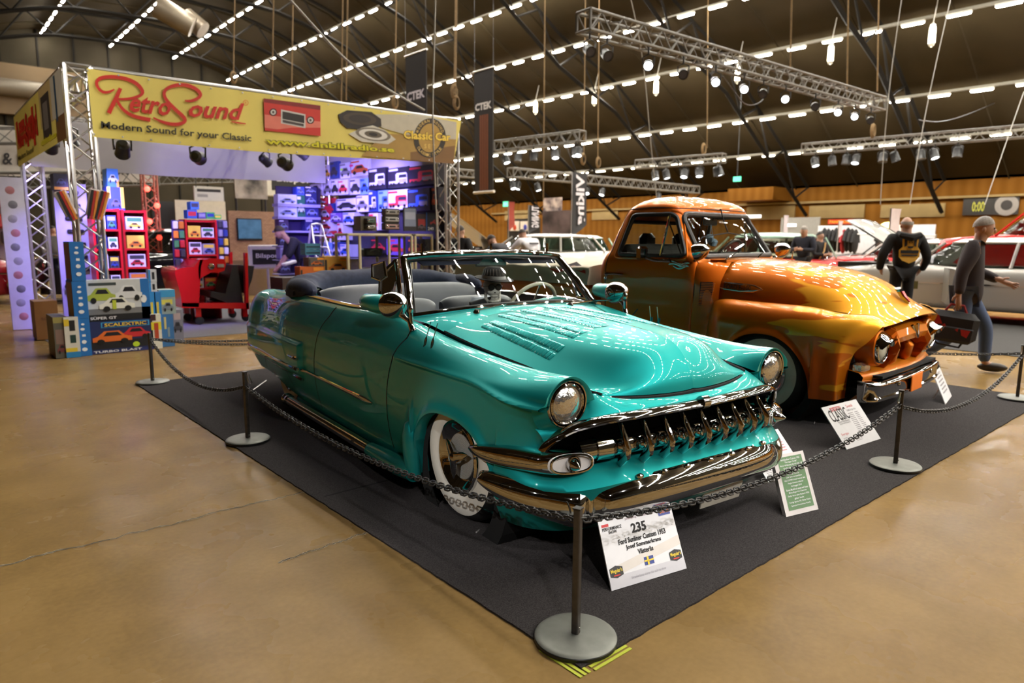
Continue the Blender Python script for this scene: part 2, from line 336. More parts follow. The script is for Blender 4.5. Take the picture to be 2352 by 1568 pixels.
# stations: x, then (y, z) from the cockpit/hood edge over the crown, shoulder, side, to the sill
ST = [(-4.02, (.40, .86), (.50, .875), (.60, .855), (.665, .79), (.685, .70), (.69, .56), (.66, .42), (.60, .31)),
      (-3.90, (.50, .905), (.61, .92), (.72, .895), (.79, .81), (.815, .70), (.82, .56), (.79, .40), (.73, .28)),
      (-3.50, (.62, .94), (.71, .955), (.81, .91), (.865, .81), (.89, .70), (.90, .55), (.88, .38), (.82, .24)),
      (-2.90, (.72, .965), (.77, .975), (.83, .935), (.88, .83), (.905, .71), (.915, .55), (.90, .37), (.85, .21)),
      (-2.20, (.765, .975), (.795, .98), (.84, .945), (.89, .83), (.912, .71), (.92, .55), (.905, .35), (.86, .17)),
      (-1.40, (.765, .97), (.795, .975), (.84, .945), (.89, .83), (.912, .71), (.92, .55), (.905, .34), (.86, .155)),
      (-.80, (.735, .96), (.775, .966), (.83, .94), (.89, .83), (.912, .71), (.92, .55), (.905, .33), (.86, .15)),
      (-.40, (.665, .878), (.735, .902), (.81, .897), (.888, .82), (.912, .715), (.92, .55), (.905, .33), (.86, .15)),
      (0.0, (.622, .822), (.695, .856), (.785, .864), (.878, .805), (.910, .725), (.918, .55), (.905, .33), (.86, .15)),
      (.35, (.58, .785), (.665, .828), (.76, .844), (.865, .797), (.900, .735), (.905, .56), (.89, .34), (.85, .16)),
      (.54, (.555, .757), (.63, .815), (.73, .847), (.84, .80), (.872, .735), (.855, .60), (.83, .36), (.78, .18)),
      (.60, (.575, .735), (.625, .81), (.72, .851), (.82, .80), (.845, .735), (.805, .61), (.765, .37), (.72, .20))]
sx = np.array([s[0] for s in ST]); SP = np.array([[(s[0]+(.065*[1, 1, 1, 1, .9, 0, 0, 0][j] if s[0] == .60 else .03*[1, 1, 1, 1, .9, 0, 0, 0][j] if s[0] == .54 else 0), *s[j+1]) for j in range(8)] for s in ST])
xq = np.unique(np.concatenate([np.linspace(-4.02, -.5, 150), np.linspace(-.5, .45, 120), np.linspace(.45, .60, 14)]))
NV = 113
def seclist(xq): return spl(np.arange(8), spl(sx, SP, xq).transpose(1, 0, 2), np.linspace(0, 7, NV)).transpose(1, 0, 2)
SEC = seclist(xq)
ARX, ARW, ARZ = -.02, .388, .565
def archz(x):
    u = abs((x-ARX)/ARW)
    return .15+(ARZ-.15)*(1-u**2.5)**(1/2.5) if u < 1 else 0
def smooth(a, b, x): t = np.clip((x-a)/(b-a), 0, 1); return t*t*(3-2*t)
def crease(x): return .768+.0*x-.045*smooth(.1, .62, x)
JC = 64
for k in range(len(xq)):
    P = SEC[k]; a = archz(xq[k]); lo = P[-1, 2]
    if a > lo:
        z0 = P[JC, 2]; zn = z0+(P[JC:, 2]-z0)*(z0-a)/(z0-lo); o = np.argsort(P[JC:, 2])
        yn = np.interp(zn, P[JC:, 2][o], P[JC:, 1][o]); P[JC:, 1] = yn; P[JC:, 2] = zn
    # pressed details: front fender crease, rear scoop bulge, arch lip
    x = xq[k]; z = P[:, 2]; side = (P[:, 1] > .6)
    cz = crease(x); f = smooth(-.75, -.45, x)*(.006+.016*smooth(.1, .55, x))
    P[:, 1] += side*f*(np.exp(-((z-cz)/.014)**2)*1.7-smooth(cz+.0, cz-.03, z)*.8)*(np.arange(NV) > 40)
    g = smooth(-3.98, -3.5, x)*smooth(-2.17, -2.20, x)
    P[:, 1] += side*.034*g*smooth(.655, .63, z)*smooth(.36, .42, z)*(np.arange(NV) > 40)
    if a > lo:
        P[:, 1] += .022*np.exp(-((z-a)/.045)**2)*(np.arange(NV) > JC+8)
    else:
        d = min(abs(x-ARX-ARW), abs(x-ARX+ARW))
        P[:, 1] += .022*np.exp(-(d/.045)**2)*smooth(.60, .45, z)*(np.arange(NV) > JC)
def side_pt(x, z, off=.0):
    P = spl(np.arange(8), spl(sx, SP, [x]).transpose(1, 0, 2), np.linspace(0, 7, NV)).transpose(1, 0, 2)[0] if False else SEC[int(np.argmin(abs(xq-x)))]
    o = np.argsort(P[40:, 2]); y = np.interp(z, P[40:, 2][o], P[40:, 1][o]); return (x, y+off, z)
inn = SEC[:, -1:, :].copy(); inn[:, :, 1] -= .07; inn2 = inn.copy(); inn2[:, :, 2] += .02
body = MB().grid(np.concatenate([SEC, inn, inn2], 1))
tail = SEC[0]; body.grid([[(p[0]-.10*t*(2-t), p[1]*(1-t*.999), p[2]) for p in tail] for t in np.linspace(0, 1, 8)])
body.mirror()
# rear deck behind the folded top
deck = [[(x, y*t, z+.035*(1-t*t)) for t in np.linspace(-1, 1, 15)] for x, y, z in zip(xq[xq < -2.55], SEC[xq < -2.55, 0, 1]+.003, SEC[xq < -2.55, 0, 2])]
body.grid(deck)
body.build('body', TEAL, car, sharp=60)
# cowl + hood
HS = [(-.50, [(0, 1.005), (.20, .999), (.40, .975), (.56, .94), (.655, .903)]), (-.25, [(0, 1.0), (.20, .993), (.38, .962), (.53, .905), (.635, .862)]), (0, [(0, .99), (.19, .983), (.36, .95), (.50, .88), (.608, .826)]),
      (.28, [(0, .972), (.18, .965), (.34, .93), (.465, .855), (.577, .789)]), (.48, [(0, .95), (.17, .943), (.32, .905), (.435, .83), (.552, .763)]),
      (.60, [(0, .915), (.17, .907), (.305, .868), (.42, .80), (.535, .75)]), (.675, [(0, .84), (.165, .835), (.30, .80), (.41, .762), (.52, .742)]), (.715, [(0, .765), (.16, .765), (.30, .757), (.40, .745), (.505, .738)]), (.725, [(0, .718), (.16, .719), (.30, .722), (.40, .727), (.495, .733)])]
HS3 = np.array([[(x-(0, .008, .03, .055, .085)[j]*smooth(.3, .7, x), y, z) for j, (y, z) in enumerate(p)] for x, p in HS])
hood = loft(HS3, 90, 33, s=[h[0] if h[0] < .6 else (.62, .75, .86, .93)[i-5] for i, h in enumerate(HS)])
yy = hood[:, :, 1]; hood[:, :, 2] += .006*np.exp(-yy/.03)*1.0
hood[:, :, 2] += .004
mbh = MB().grid(hood); lip = hood[-1].copy(); lip2 = lip.copy(); lip2[:, 2] -= .012; lip2[:, 0] -= .02; mbh.grid([lip, lip2]); ed = hood[:, -1].copy(); ed2 = ed.copy(); ed2[:, 2] -= .02; mbh.grid([ed, ed2]); mbh.mirror()
mbh.build('hood', TEAL, car, sharp=50)
gap = MB()   # shut line around the hood
gap.grid([[tuple(p+np.array([0, -.003, .0045])), tuple(p+np.array([0, .0085, .010]))] for p in hood[::2, -1]])
e3 = [tuple(p+np.array([0, .007, .003])) for p in hood[::3, -1]]; gap.tube(e3, .007, 5)
e4 = [tuple(p+np.array([.004, 0, -.012])) for p in hood[-1]]; gap.tube(e4, .009, 5); gap.mirror(); gap.build('hood_gap', DARK, car)
cow = []
for t in np.linspace(-1, 1, 41):
    a = abs(t); y0 = .655*a; z0 = np.interp(y0, [0, .2, .4, .56, .655], [1.005, .999, .975, .94, .903]); c = (-.50, y0*np.sign(t), z0)
    yb = .735*a; zb = 1.012-.052*a**2.2; b = (-.655-.16*a**2, yb*np.sign(t), zb); cow.append([(c[0]+.01, c[1], c[2]-.004)]+[tuple(np.array(c)*(1-s)+np.array(b)*s+np.array([0, 0, .012*math.sin(PI*s)])) for s in np.linspace(0, 1, 7)]+[(b[0]-.12, b[1], b[2]-.02)])
MB().grid(cow).build('cowl', TEAL, car, sharp=80)
# louvre strips pressed in the hood
def hoodz(x, y):
    P = hood.reshape(-1, 3); d = (P[:, 0]-x)**2+(P[:, 1]-abs(y))**2; i = np.argsort(d)[:6]; w = 1/(d[i]+1e-6); return float((P[i, 2]*w).sum()/w.sum())
for y0, x0, x1 in ((-.455, -.36, .26), (-.30, -.42, .25), (-.13, -.44, .22), (.07, -.46, .20), (.25, -.46, .22), (.40, -.42, .22)):
    mb = MB()
    for yo in (-.027, .027):
        for x in np.arange(x0, x1, .026):
            zc = hoodz(x, y0+yo); z2 = hoodz(x, y0+yo*2); n = 6; rows = []
            for a in np.linspace(0, PI, 7):
                yv = y0+yo-math.cos(a)*.023; zz = zc+(yv-y0-yo)*(z2-zc)/yo; h = math.sin(a)**.35 if 0 < a < 3.1 else 0
                rows.append([(x+.012, yv, zz+.0005), (x+.004, yv, zz+.005*h), (x-.006, yv, zz+.007*h+.0005), (x-.0075, yv, zz-.001)])
            mb.grid(rows)
    mb.build('louver_strip', TEAL, car, sharp=70)
# nose panel under the hood lip, chrome grille surround, lower pan, roll pan
def sym(P): P = [np.array(p, float) for p in P]; return [p*[1, -1, 1] for p in P[:0:-1]]+P
up = curve(sym([(.712, 0, .712), (.700, .25, .715), (.665, .42, .725), (.62, .52, .745), (.60, .58, .72), (.615, .66, .635), (.60, .75, .622), (.57, .83, .62)]), 90)
lo = curve(sym([(.775, 0, .665), (.765, .25, .665), (.745, .42, .662), (.72, .54, .656), (.695, .63, .645), (.665, .70, .628), (.635, .76, .60), (.60, .80, .545)]), 90)
mid = (up+lo)/2+np.array([.012, 0, .006]); MB().grid([up, (up*.5+mid*.5+[.004, 0, .002]), mid, (mid*.5+lo*.5)+[.006, 0, 0], lo]).build('nose_panel', TEAL, car, sharp=80)
gl = curve(sym([(.785, 0, .668), (.775, .25, .668), (.755, .42, .664), (.73, .54, .658), (.705, .63, .647), (.675, .70, .63), (.645, .755, .60), (.612, .80, .555), (.60, .815, .525)]), 80)
MB().tube(gl, .021, 10, flat=(.75, 1.25)).build('grille_surround', CHROME, car)
MB().tube([(.79, -.022, .672), (.79, .022, .672)], .032, 12, flat=(.9, 1)).build('grille_clip', CHROME, car)
p1 = curve(sym([(.70, 0, .455), (.69, .3, .455), (.66, .5, .452), (.62, .66, .445), (.57, .76, .44), (.48, .84, .45), (.36, .895, .47)]), 90)
p2 = curve(sym([(.845, 0, .40), (.835, .3, .398), (.81, .5, .39), (.755, .66, .37), (.68, .78, .36), (.55, .88, .36), (.36, .915, .37)]), 90)
p3 = curve(sym([(.83, 0, .26), (.82, .3, .26), (.79, .5, .25), (.72, .66, .24), (.64, .77, .24), (.52, .86, .24), (.36, .90, .25)]), 90)
p4 = curve(sym([(.76, 0, .17), (.75, .3, .17), (.71, .5, .16), (.65, .66, .15), (.56, .76, .14), (.45, .83, .14), (.36, .86, .15)]), 90)
MB().grid([p1, p1*.6+p2*.4+[.01, 0, .012], p1*.25+p2*.75+[.008, 0, .008], p2, p3, p4, p4+[-.25, 0, -.01]]).build('front_pan', TEAL, car, sharp=50)
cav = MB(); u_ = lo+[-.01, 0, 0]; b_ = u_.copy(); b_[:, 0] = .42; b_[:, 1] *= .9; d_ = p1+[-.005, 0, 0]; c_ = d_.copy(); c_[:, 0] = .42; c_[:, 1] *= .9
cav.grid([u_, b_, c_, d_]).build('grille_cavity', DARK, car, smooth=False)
# grille bar with nine bent teeth
bar = curve(sym([(.725, 0, .525), (.715, .3, .523), (.685, .52, .518), (.655, .66, .51)]), 41); MB().tube(bar, .047, 16).build('grille_bar', CHROME, car)
for s in (-1, 1):
    MB().tube([(.69, s*.50, .519), (.672, s*.585, .516)], .056, 16).build('bar_collar', CHROME, car)
for yv in np.linspace(-.475, .475, 9):
    bx = np.interp(yv, bar[:, 1], bar[:, 0]); a = -.35*yv; c, s_ = math.cos(a), math.sin(a)
    P = [(.0, .130), (.030, .108), (.068, .05), (.098, .002), (.094, -.022), (.055, -.066), (.016, -.108), (.0, -.118)]
    MB().tube([(bx+d*c, yv+d*s_*-1, .525+h) for d, h in P], [.009, .016, .021, .024, .023, .019, .013, .007], 10, flat=(.66, 1.1)).build('grille_tooth', CHROME, car)
    mbt = MB().lathe([(.030, 0), (.026, .02), (.016, .03)], (bx+.035, yv, .525), (1, 0, 0), 12); mbt.build('tooth_base', CHROME, car)
# parking-light pods sweeping back on the fenders
for s in (-1, 1):
    pts = [((.690, s*.725, .478), .086, .046), ((.665, s*.732, .479), .092, .053), ((.60, s*.77, .481), .080, .056), ((.50, s*.835, .478), .062, .054), ((.38, s*.895, .47), .044, .045), ((.26, s*.925, .462), .026, .028), ((.19, s*.93, .458), .006, .008)]
    rings = []
    for (c, wy, wz) in pts:
        d = np.array([.8, -s*.55, 0]) if c[0] < .58 else np.array([1, s*(.32 if c[0] > .68 else .18 if c[0] > .62 else -.2), 0]); n = np.array([-d[1], d[0], 0]); n /= np.linalg.norm(n)
        rings.append([np.array(c)+n*wy*1.25*np.sign(math.cos(q))*abs(math.cos(q))**.8+np.array([0, 0, wz*np.sign(math.sin(q))*abs(math.sin(q))**.8]) for q in np.linspace(0, 2*PI, 24, endpoint=False)])
    R = loft(np.array(rings), 26, 24) if False else np.array(rings)
    R = spl(np.arange(len(pts)), R, np.linspace(0, len(pts)-1, 28)); mb = MB().grid(R, False, True)
    pod = mb.build('parking_light', CHROME, car)
    f = R[0]; cc = f.mean(0); MB().grid([f, cc+(f-cc)*.86+[.006, 0, 0], cc+(f-cc)*.80+[-.004, 0, 0], cc+(f-cc)*.02+[-.004, 0, 0]], False, True).build('lens', mat('frosted_lens', (.62, .60, .58), .35, coat=.6, noise=.05), pod)
    MB().tube([f[i]*.88+cc*.12+[.006, 0, 0] for i in range(24)], .006, 6, closed=True).build('rim', CHROME, pod)
    MB().lathe([(.034, 0), (.034, .012), (.027, .025), (.015, .05), (.003, .066)], tuple(cc+np.array([0, -s*.012, 0])), (1, s*.3, 0), 16).build('bullet', CHROME, pod)
    MB().tube([(.50, s*.80, .525), (.505, s*.80, .565)], .009, 8).build('bolt', CHROME, pod)
# front bumper: broad centre blade, dip at each end, wings wrapped round the fenders
bp = [(0, .868, .415, .245), (.2, .865, .412, .243), (.4, .848, .405, .236), (.52, .822, .395, .225), (.60, .79, .378, .215), (.66, .765, .362, .195), (.72, .735, .37, .19), (.80, .665, .385, .21), (.87, .575, .39, .235), (.925, .46, .392, .265), (.955, .36, .388, .30), (.958, .315, .37, .325)]
B = np.array(bp); q = np.linspace(0, len(bp)-1, 60); C = spl(np.arange(len(bp)), B, q); rows = []
for (y, x, zt, zb) in C:
    kd = 1-.75*math.exp(-((y-.66)/.035)**2); zc = (zt+zb)/2; h = (zt-zb)/2; a = math.atan2(y**3*1.2, 1); dx, dy = math.cos(a), math.sin(a); r = []
    for t in np.linspace(-1, 1, 15):
        dep = .052*kd*(1-abs(t)**2.6)-.035; r.append((x+dep*dx, y+dep*dy, zc+h*t))
    r += [(x-.05*dx, y-.05*dy, zt-.004), (x-.05*dx, y-.05*dy, zb+.004)]; rows.append(r)
rows = np.array(rows); full = np.concatenate([rows[::-1]*[1, -1, 1], rows[1:]], 0)
bump = MB().grid(full, False, True).build('front_bumper', CHROME, car, sharp=60)
for i, yv in enumerate((-.44, -.30, -.16, 0, .16, .30, .44)):
    x = np.interp(yv, full[:, 7, 1], full[:, 14, 0]); MB().ball((x+.012, yv, .405), (.016, .022, .012), 10).build('bumper_bolt', CHROME, bump)
# headlights
for s in (-1, 1):
    c = (.648, s*.72, .732)
    hl = MB().lathe([(.106, -.03), (.107, .0), (.103, .012), (.098, .010), (.094, -.01)], c, (1, 0, -.06), 40, cap=False).build('headlight', CHROME, car)
    MB().lathe([(.094, -.02), (.092, .004), (.086, .010), (.081, .006), (.079, -.01)], (c[0]+.004, c[1], c[2]), (1, 0, -.06), 40, cap=False).build('bezel', CHROME, hl)
    MB().lathe([(.081, -.006), (.070, .008), (.048, .019), (.022, .025), (.0, .026)], c, (1, 0, -.06), 32).build('lens', LENS, hl)
    MB().lathe([(.096, -.012), (.07, -.014)], c, (1, 0, -.06), 32, cap=False).build('gap_ring', DARK, hl)
    # painted fender mouth closing the torpedo
    k = SEC[-1, :65].copy(); th = np.arctan2(k[:, 2]-.732, k[:, 1]-.72); m = MB()
    full_c = [np.array([.650, .72+.107*math.cos(t), .732+.107*math.sin(t)]) for t in th]
    m.grid([k, [(a*.45+b*.55+np.array([.006, 0, 0])) for a, b in zip(k, full_c)], full_c]); t2 = np.linspace(th[-1], th[0]-2*PI, 24)
    ins = [np.array([.648, .72+.107*math.cos(t), .732+.107*math.sin(t)]) for t in t2]
    ou = [np.array([.600-.02*math.sin(PI*i/23), .72+.15*math.cos(t), .737+.155*math.sin(t)]) for i, t in enumerate(t2)]; ou[0] = k[-1]; ou[-1] = k[0]
    m.grid([ins, ou])
    if s < 0: m.v = [(x, -y, z) for x, y, z in m.v]
    m.build('headlight_surround', TEAL, car, sharp=60)
# shut lines
def seam(P, w=.0045, m=DARK, nm='door_gap', n=40):
    P = curve(P, n); a = []
    for i, (x, z) in enumerate(P):
        t = P[min(i+1, n-1)]-P[max(i-1, 0)]; t /= np.linalg.norm(t); nn = np.array([-t[1], t[0]]); a.append([side_pt(x+nn[0]*w, z+nn[1]*w, .0012), side_pt(x-nn[0]*w, z-nn[1]*w, .0012)])
    a = np.array(a)
    for s in (1, -1): MB().grid(a*[1, s, 1]).build(nm, m, car)
seam([(-.50, .955), (-.555, .90), (-.64, .80), (-.70, .66), (-.728, .50), (-.73, .35), (-.725, .21)])
seam([(-1.60, .965), (-1.72, .90), (-1.85, .78), (-1.92, .62), (-1.94, .47), (-1.935, .30), (-1.93, .20)])
seam([(-3.42, .27), (-3.30, .37), (-3.05, .43), (-2.80, .43), (-2.62, .37), (-2.52, .25)], .003, DARK, 'skirt_gap')
for s in (-1, 1):
    f = lambda P: [(x, y*s, z) for x, y, z in P]
    xx = np.linspace(-3.85, -.93, 50); MB().tube(f([side_pt(x, .452-.006*(x+3.85)/3, .004) for x in xx]), [.011]*44+[.013, .014, .014, .013, .009, .002], 8, flat=(.7, 1.2)).build('side_spear', CHROME, car)
    for z in (.535, .455, .375): MB().tube(f([side_pt(x, z+.0*x, .006) for x in np.linspace(-2.42, -2.19, 8)]), [.004, .007, .009, .011, .013, .015, .016, .012], 8).build('scoop_trim', CHROME, car)
    MB().tube(f([side_pt(-1.9+.0, .15, -.01)]+[]) if False else [(x, s*.905, .135) for x in np.linspace(-2.60, -1.0, 10)], .038, 14).build('lake_pipe', CHROME, car)
    MB().lathe([(.047, 0), (.047, .04), (.040, .05), (.05, .06), (.05, .075), (.03, .08)], (-2.58, s*.905, .135), (-1, 0, 0), 16).build('pipe_tip', CHROME, car)
    MB().tube([(-1.0, s*.905, .135), (-.85, s*.905, .138), (-.6, s*.90, .14), (-.44, s*.895, .15)], [.046, .055, .06, .055], 14).build('pipe_cover', TEAL, car)
    MB().tube([(-.435, s*.90, .13), (-.45, s*.905, .25), (-.455, s*.91, .36), (-.45, s*.91, .42), (-.44, s*.905, .455)], [.05, .058, .055, .04, .006], 14, flat=(.75, 1)).build('arch_bead', TEAL, car)
    MB().tube([(x, s*.80, .12) for x in np.linspace(-2.6, -.45, 6)], .05, 8).build('sill', TEAL, car)
    # chrome belt moulding along the cockpit edge
    bx = np.linspace(-2.62, -.80, 30); bz = spl(sx, SP[:, 1], bx)
    MB().tube([(p[0], s*(p[1]-.012), p[2]+.006) for p in bz], .022, 8, flat=(1.35, .6)).build('belt_moulding', CHROME, car)
    MB().grid([[(p[0], s*(p[1]-.03), p[2]+.004) for p in bz], [(p[0], s*(p[1]-.06), p[2]-.10) for p in bz], [(p[0], s*(p[1]-.08), .35) for p in bz]]).build('door_panel', VINYLD, car)
    # frenched twin aerials
    for xa in (-.37, -.30):
        c = np.array(side_pt(xa, .885, .002)); c[1] *= s; t = MB(); ring = [c+np.array([math.cos(a)*.014+math.sin(a)*.012, 0, math.sin(a)*.030]) for a in np.linspace(0, 2*PI, 18, endpoint=False)]
        ring = [np.array([p[0], s*side_pt(p[0], p[2], .001)[1], p[2]]) for p in ring]; t.poly(ring).build('aerial_hole', mat('aerial_hole_teal', (.004, .07, .07), .4, noise=.1), car)
        MB().tube([tuple(c), (xa+.01, s*(abs(c[1])-.03), .99)], .0035, 6).build('aerial', CHROME, car)
# windscreen
wb = curve(sym([(-.648, 0, 1.022), (-.665, .3, 1.018), (-.715, .55, .998), (-.80, .725, .972)]), 41)
wt = curve(sym([(-.985, 0, 1.325), (-1.00, .3, 1.320), (-1.045, .50, 1.31), (-1.09, .615, 1.295)]), 41)
MB().grid([wb*(1-t)+wt*t+np.array([.02*math.sin(PI*t), 0, 0]) for t in np.linspace(0, 1, 7)]).build('windscreen_glass', GLASS, car, sharp=180)
fr = MB(); fr.tube(wb+[0, 0, -.004], .017, 8, flat=(1, 1.1)); fr.tube(wt+[0, 0, .008], .022, 10, flat=(1.3, .9))
fr.tube([wb[0], wb[0]*.5+wt[0]*.5+[.02, 0, 0], wt[0]+[0, 0, .006]], .026, 10); fr.tube([wb[-1], wb[-1]*.5+wt[-1]*.5+[.02, 0, 0], wt[-1]+[0, 0, .006]], .026, 10)
fr.build('windscreen_frame', CHROME, car)
fs = MB()
for e, w in ((wb+[.008, 0, .012], .007), (wt+[.02, 0, -.012], .010)): fs.tube(e*[1, .965, 1], w, 6)
for i in (0, 40): fs.tube([wb[i]*[1, .96, 1]+[.01, 0, .01], wt[i]*[1, .955, 1]+[.02, 0, -.01]], .009, 6)
fs.build('windscreen_seal', BLACK, car)
hd = curve(sym([(-1.03, 0, 1.345), (-1.05, .3, 1.34), (-1.10, .5, 1.33), (-1.14, .60, 1.31)]), 31); MB().tube(hd, .016, 8, flat=(1.6, .8)).build('header_rail', CHROME, car)
for yv in (-.50, .02, .50): MB().tube([(-1.06, yv, 1.34), (-1.065, yv, 1.395)], .009, 8).build('top_latch_pin', CHROME, car)
vis = MB()
for s in (-1, 1): vis.prism([(-1.03, s*.06, 1.30), (-1.05, s*.55, 1.285), (-1.0, s*.53, 1.258), (-.985, s*.12, 1.262)], (0, 0, .008))
vis.build('sun_visor', VINYLD, car, smooth=False)
mir = thing('mirror', '', ''); 
for k in ('label', 'category'): del mir[k]
bpy.data.objects.remove(mir)
mi = MB().rbox((-1.03, .0, 1.272), (.02, .25, .06), .012).build('rear_view_mirror', STEEL, car); MB().tube([(-1.0, .0, 1.31), (-1.0, .03, 1.28), (-1.01, .0, 1.28)], .010, 8).ball((-1.0, 0.01, 1.30), .022, 12).build('mirror_arm', CHROME, mi)
# wipers
for a, b, p in (((-.60, -.40, 1.0), (-.66, -.05, 1.035), (-.58, -.40, .985)), ((-.60, .30, 1.005), (-.68, .62, 1.012), (-.58, .32, .99))):
    w_ = MB().tube([p, a, b], .006, 6).build('wiper', CHROME, car); MB().lathe([(.022, 0), (.02, .015), (.012, .03)], p, (.2, 0, 1), 12).build('pivot', CHROME, w_)
    MB().tube([tuple(np.array(b)+np.array([.0, d*.16, -.006*abs(d)])) for d in (-1, 0, 1)], .005, 6).build('blade', CHROME, w_)
# open vent windows with peep mirrors
for s in (-1, 1):
    V = [(-.86, .745, .985), (-1.06, .80, 1.0), (-1.12, .76, 1.20), (-1.105, .66, 1.29)]
    V = [(x, y*s, z) for x, y, z in V]; MB().tube([V[0], V[3]], .014, 8).tube([V[1], V[2]], .013, 8).tube([V[0], V[1]], .010, 8).tube([V[2], V[3]], .013, 8).build('vent_frame', CHROME, car)
    MB().poly(V).build('vent_glass', GLASS, car)
    if s < 0:
        pm = [(-1.02, s*.86, 1.19), (-1.06, s*.84, 1.265), (-1.0, s*.79, 1.285), (-.955, s*.80, 1.20), (-.97, s*.83, 1.18)]; MB().tube(pm, .010, 8, closed=True).build('peep_mirror_frame', CHROME, car); MB().poly(pm).build('peep_mirror_glass', STEEL, car)
# spotlights on the A-posts with teal mirror housings
for s in (-1, 1):
    c = (-.70, s*.865, 1.055); d = Vector((.93, -s*.1, .12)).normalized()
    sp = MB().lathe([(.075, -.06), (.079, -.03), (.074, .0), (.062, .035), (.042, .065), (.02, .085), (.002, .092)], c, d, 28).build('spotlight', CHROME, car)
    MB().tube([(-.665, s*.85, 1.0), (-.60, s*.83, .97), (-.575, s*.82, .915)], [.016, .014, .02], 10).ball((-.59, s*.825, 1.035), (.016, .016, .03), 10).tube([(-.59, s*.825, 1.02), (-.585, s*.822, .93)], .012, 8).build('stalk', CHROME, sp)
    MB().tube([(-.76, s*.885, 1.045), (-.82, s*.90, 1.05), (-.96, s*.915, 1.055), (-.98, s*.915, 1.055)], [.060, .070, .062, .052], 16, flat=(1, .82)).build('mirror_housing', TEAL, sp)
# folded soft top boot
rows = []
for t in np.linspace(-1, 1, 61):
    a = abs(t); th = t*PI*.5; e = 1.0
    cx = -2.62-.42*math.cos(th)**.8 if a < 1 else -2.62; cy = .70*math.sin(th)*1.0+0*e
    cx, cy = -2.55-.50*(math.cos(th))**.7, .73*np.sign(t)*abs(math.sin(th))**.75
    h = .135+.035*math.cos(th)-.055*a**6; w = .17-.02*a; wr = .004*math.sin(t*17)+.003*math.sin(t*37+1)
    n = np.array([-math.cos(th)*1.0, math.sin(th)*.9]); n /= np.linalg.norm(n); r = []
    for q in np.linspace(0, PI, 13):
        o = -math.cos(q)*w*(1-.15*a); hh = (math.sin(q)**.5)*h*(1+.25*math.cos(q)*0)+wr*math.sin(q)
        r.append((cx-n[0]*o*-1, cy+n[1]*o, .962+hh+.02*(1-a)))
    rows.append(r)
rows = np.array(rows)
boot = MB().grid(rows).build('folded_top_cover', NAVY, car, sharp=180)
for s in (-1, 1):
    fl_ = MB(); fl_.tube([(-2.62, s*.80, .985), (-2.9, s*.79, .99), (-3.05, s*.70, .985)], .02, 8, flat=(1, .7)).ball((-2.62, s*.76, 1.02), (.26, .09, .085), 16)
    fl_.build('cover_edge', NAVY, car)
# cockpit: floor, bench seats, dash, wheel
MB().box((-1.7, 0, .22), (2.6, 1.5, .06)).box((-1.6, 0, .17), (3.4, 1.5, .06)).build('cabin_floor', VINYLD, car)
def bench(x, y0, y1, z0, ztop, rake, dep, nm, m):
    mb = MB(); n = 9; R = []
    for t in np.linspace(0, 1, 25):
        y = y0+(y1-y0)*t; e = 1-abs(2*t-1)**6; r = []
        for (px, pz) in ((dep*.5, 0), (dep*.52, .5), (dep*.45, .88), (dep*.2, .99), (-.0, 1.0), (-dep*.25, .98), (-dep*.45, .85), (-dep*.5, .5), (-dep*.5, 0)):
            r.append((x-rake*pz+px*(.55+.45*e), y, z0+(ztop-z0)*pz*(.93+.07*e)))
        R.append(r)
    A = loft(np.array(R), 40, 30); mb.grid(A); mb.f.append(tuple(range(30))); mb.f.append(tuple(len(mb.v)-30+i for i in range(29, -1, -1))); return mb.build(nm, m, car, sharp=70)
bench(-2.28, -.70, .70, .45, 1.055, .12, .22, 'rear_seat_back', VINYL)
s1_ = bench(-1.62, -.68, -.03, .42, .985, .16, .17, 'front_seat_back', VINYL); s2_ = bench(-1.62, .03, .68, .42, .985, .16, .17, 'front_seat_back', VINYL)
for y in (-.36, .36): MB().rbox((-1.71, y, .93), (.12, .22, .09), .03).build('seat_insert', mat('pale_blue_vinyl', (.30, .34, .42), .4, noise=.05), car)
MB().rbox((-1.30, 0, .44), (.6, 1.36, .2), .06).rbox((-1.98, 0, .44), (.5, 1.36, .2), .06).build('seat_cushion', VINYL, car)
dsh = [[(-.78, y, .96-.04*(y/.7)**2), (-.84, y, .965-.04*(y/.7)**2), (-.88, y, .93-.03*(y/.7)**2), (-.90, y, .80), (-.84, y, .70)] for y in np.linspace(-.72, .72, 15)]
MB().grid(dsh).build('dashboard', VINYLD, car)
MB().tube([(-.86, .22, .95), (-.85, .28, 1.0), (-.84, .38, 1.02), (-.85, .48, 1.0), (-.86, .54, .95)], .03, 10, flat=(3.2, .7)).build('instrument_hood', TEAL, car)
sw = Vector((-1.08, .38, .945)); ax = Vector((-.86, 0, .5)).normalized(); xx_ = Vector((0, 1, 0)); yy_ = ax.cross(xx_)
MB().tube([sw+(xx_*math.cos(a)+yy_*math.sin(a))*.20 for a in np.linspace(0, 2*PI, 40, endpoint=False)], .013, 8, closed=True).build('steering_wheel', IVORY, car)
MB().tube([sw+yy_*.19, sw, sw-yy_*.19], .008, 8).tube([sw+xx_*.19, sw-xx_*.19], .008, 8).tube([sw, sw-ax*.3], .02, 8).lathe([(.045, -.01), (.04, .02), (.01, .03)], sw, ax, 16).build('wheel_spokes', CHROME, car)
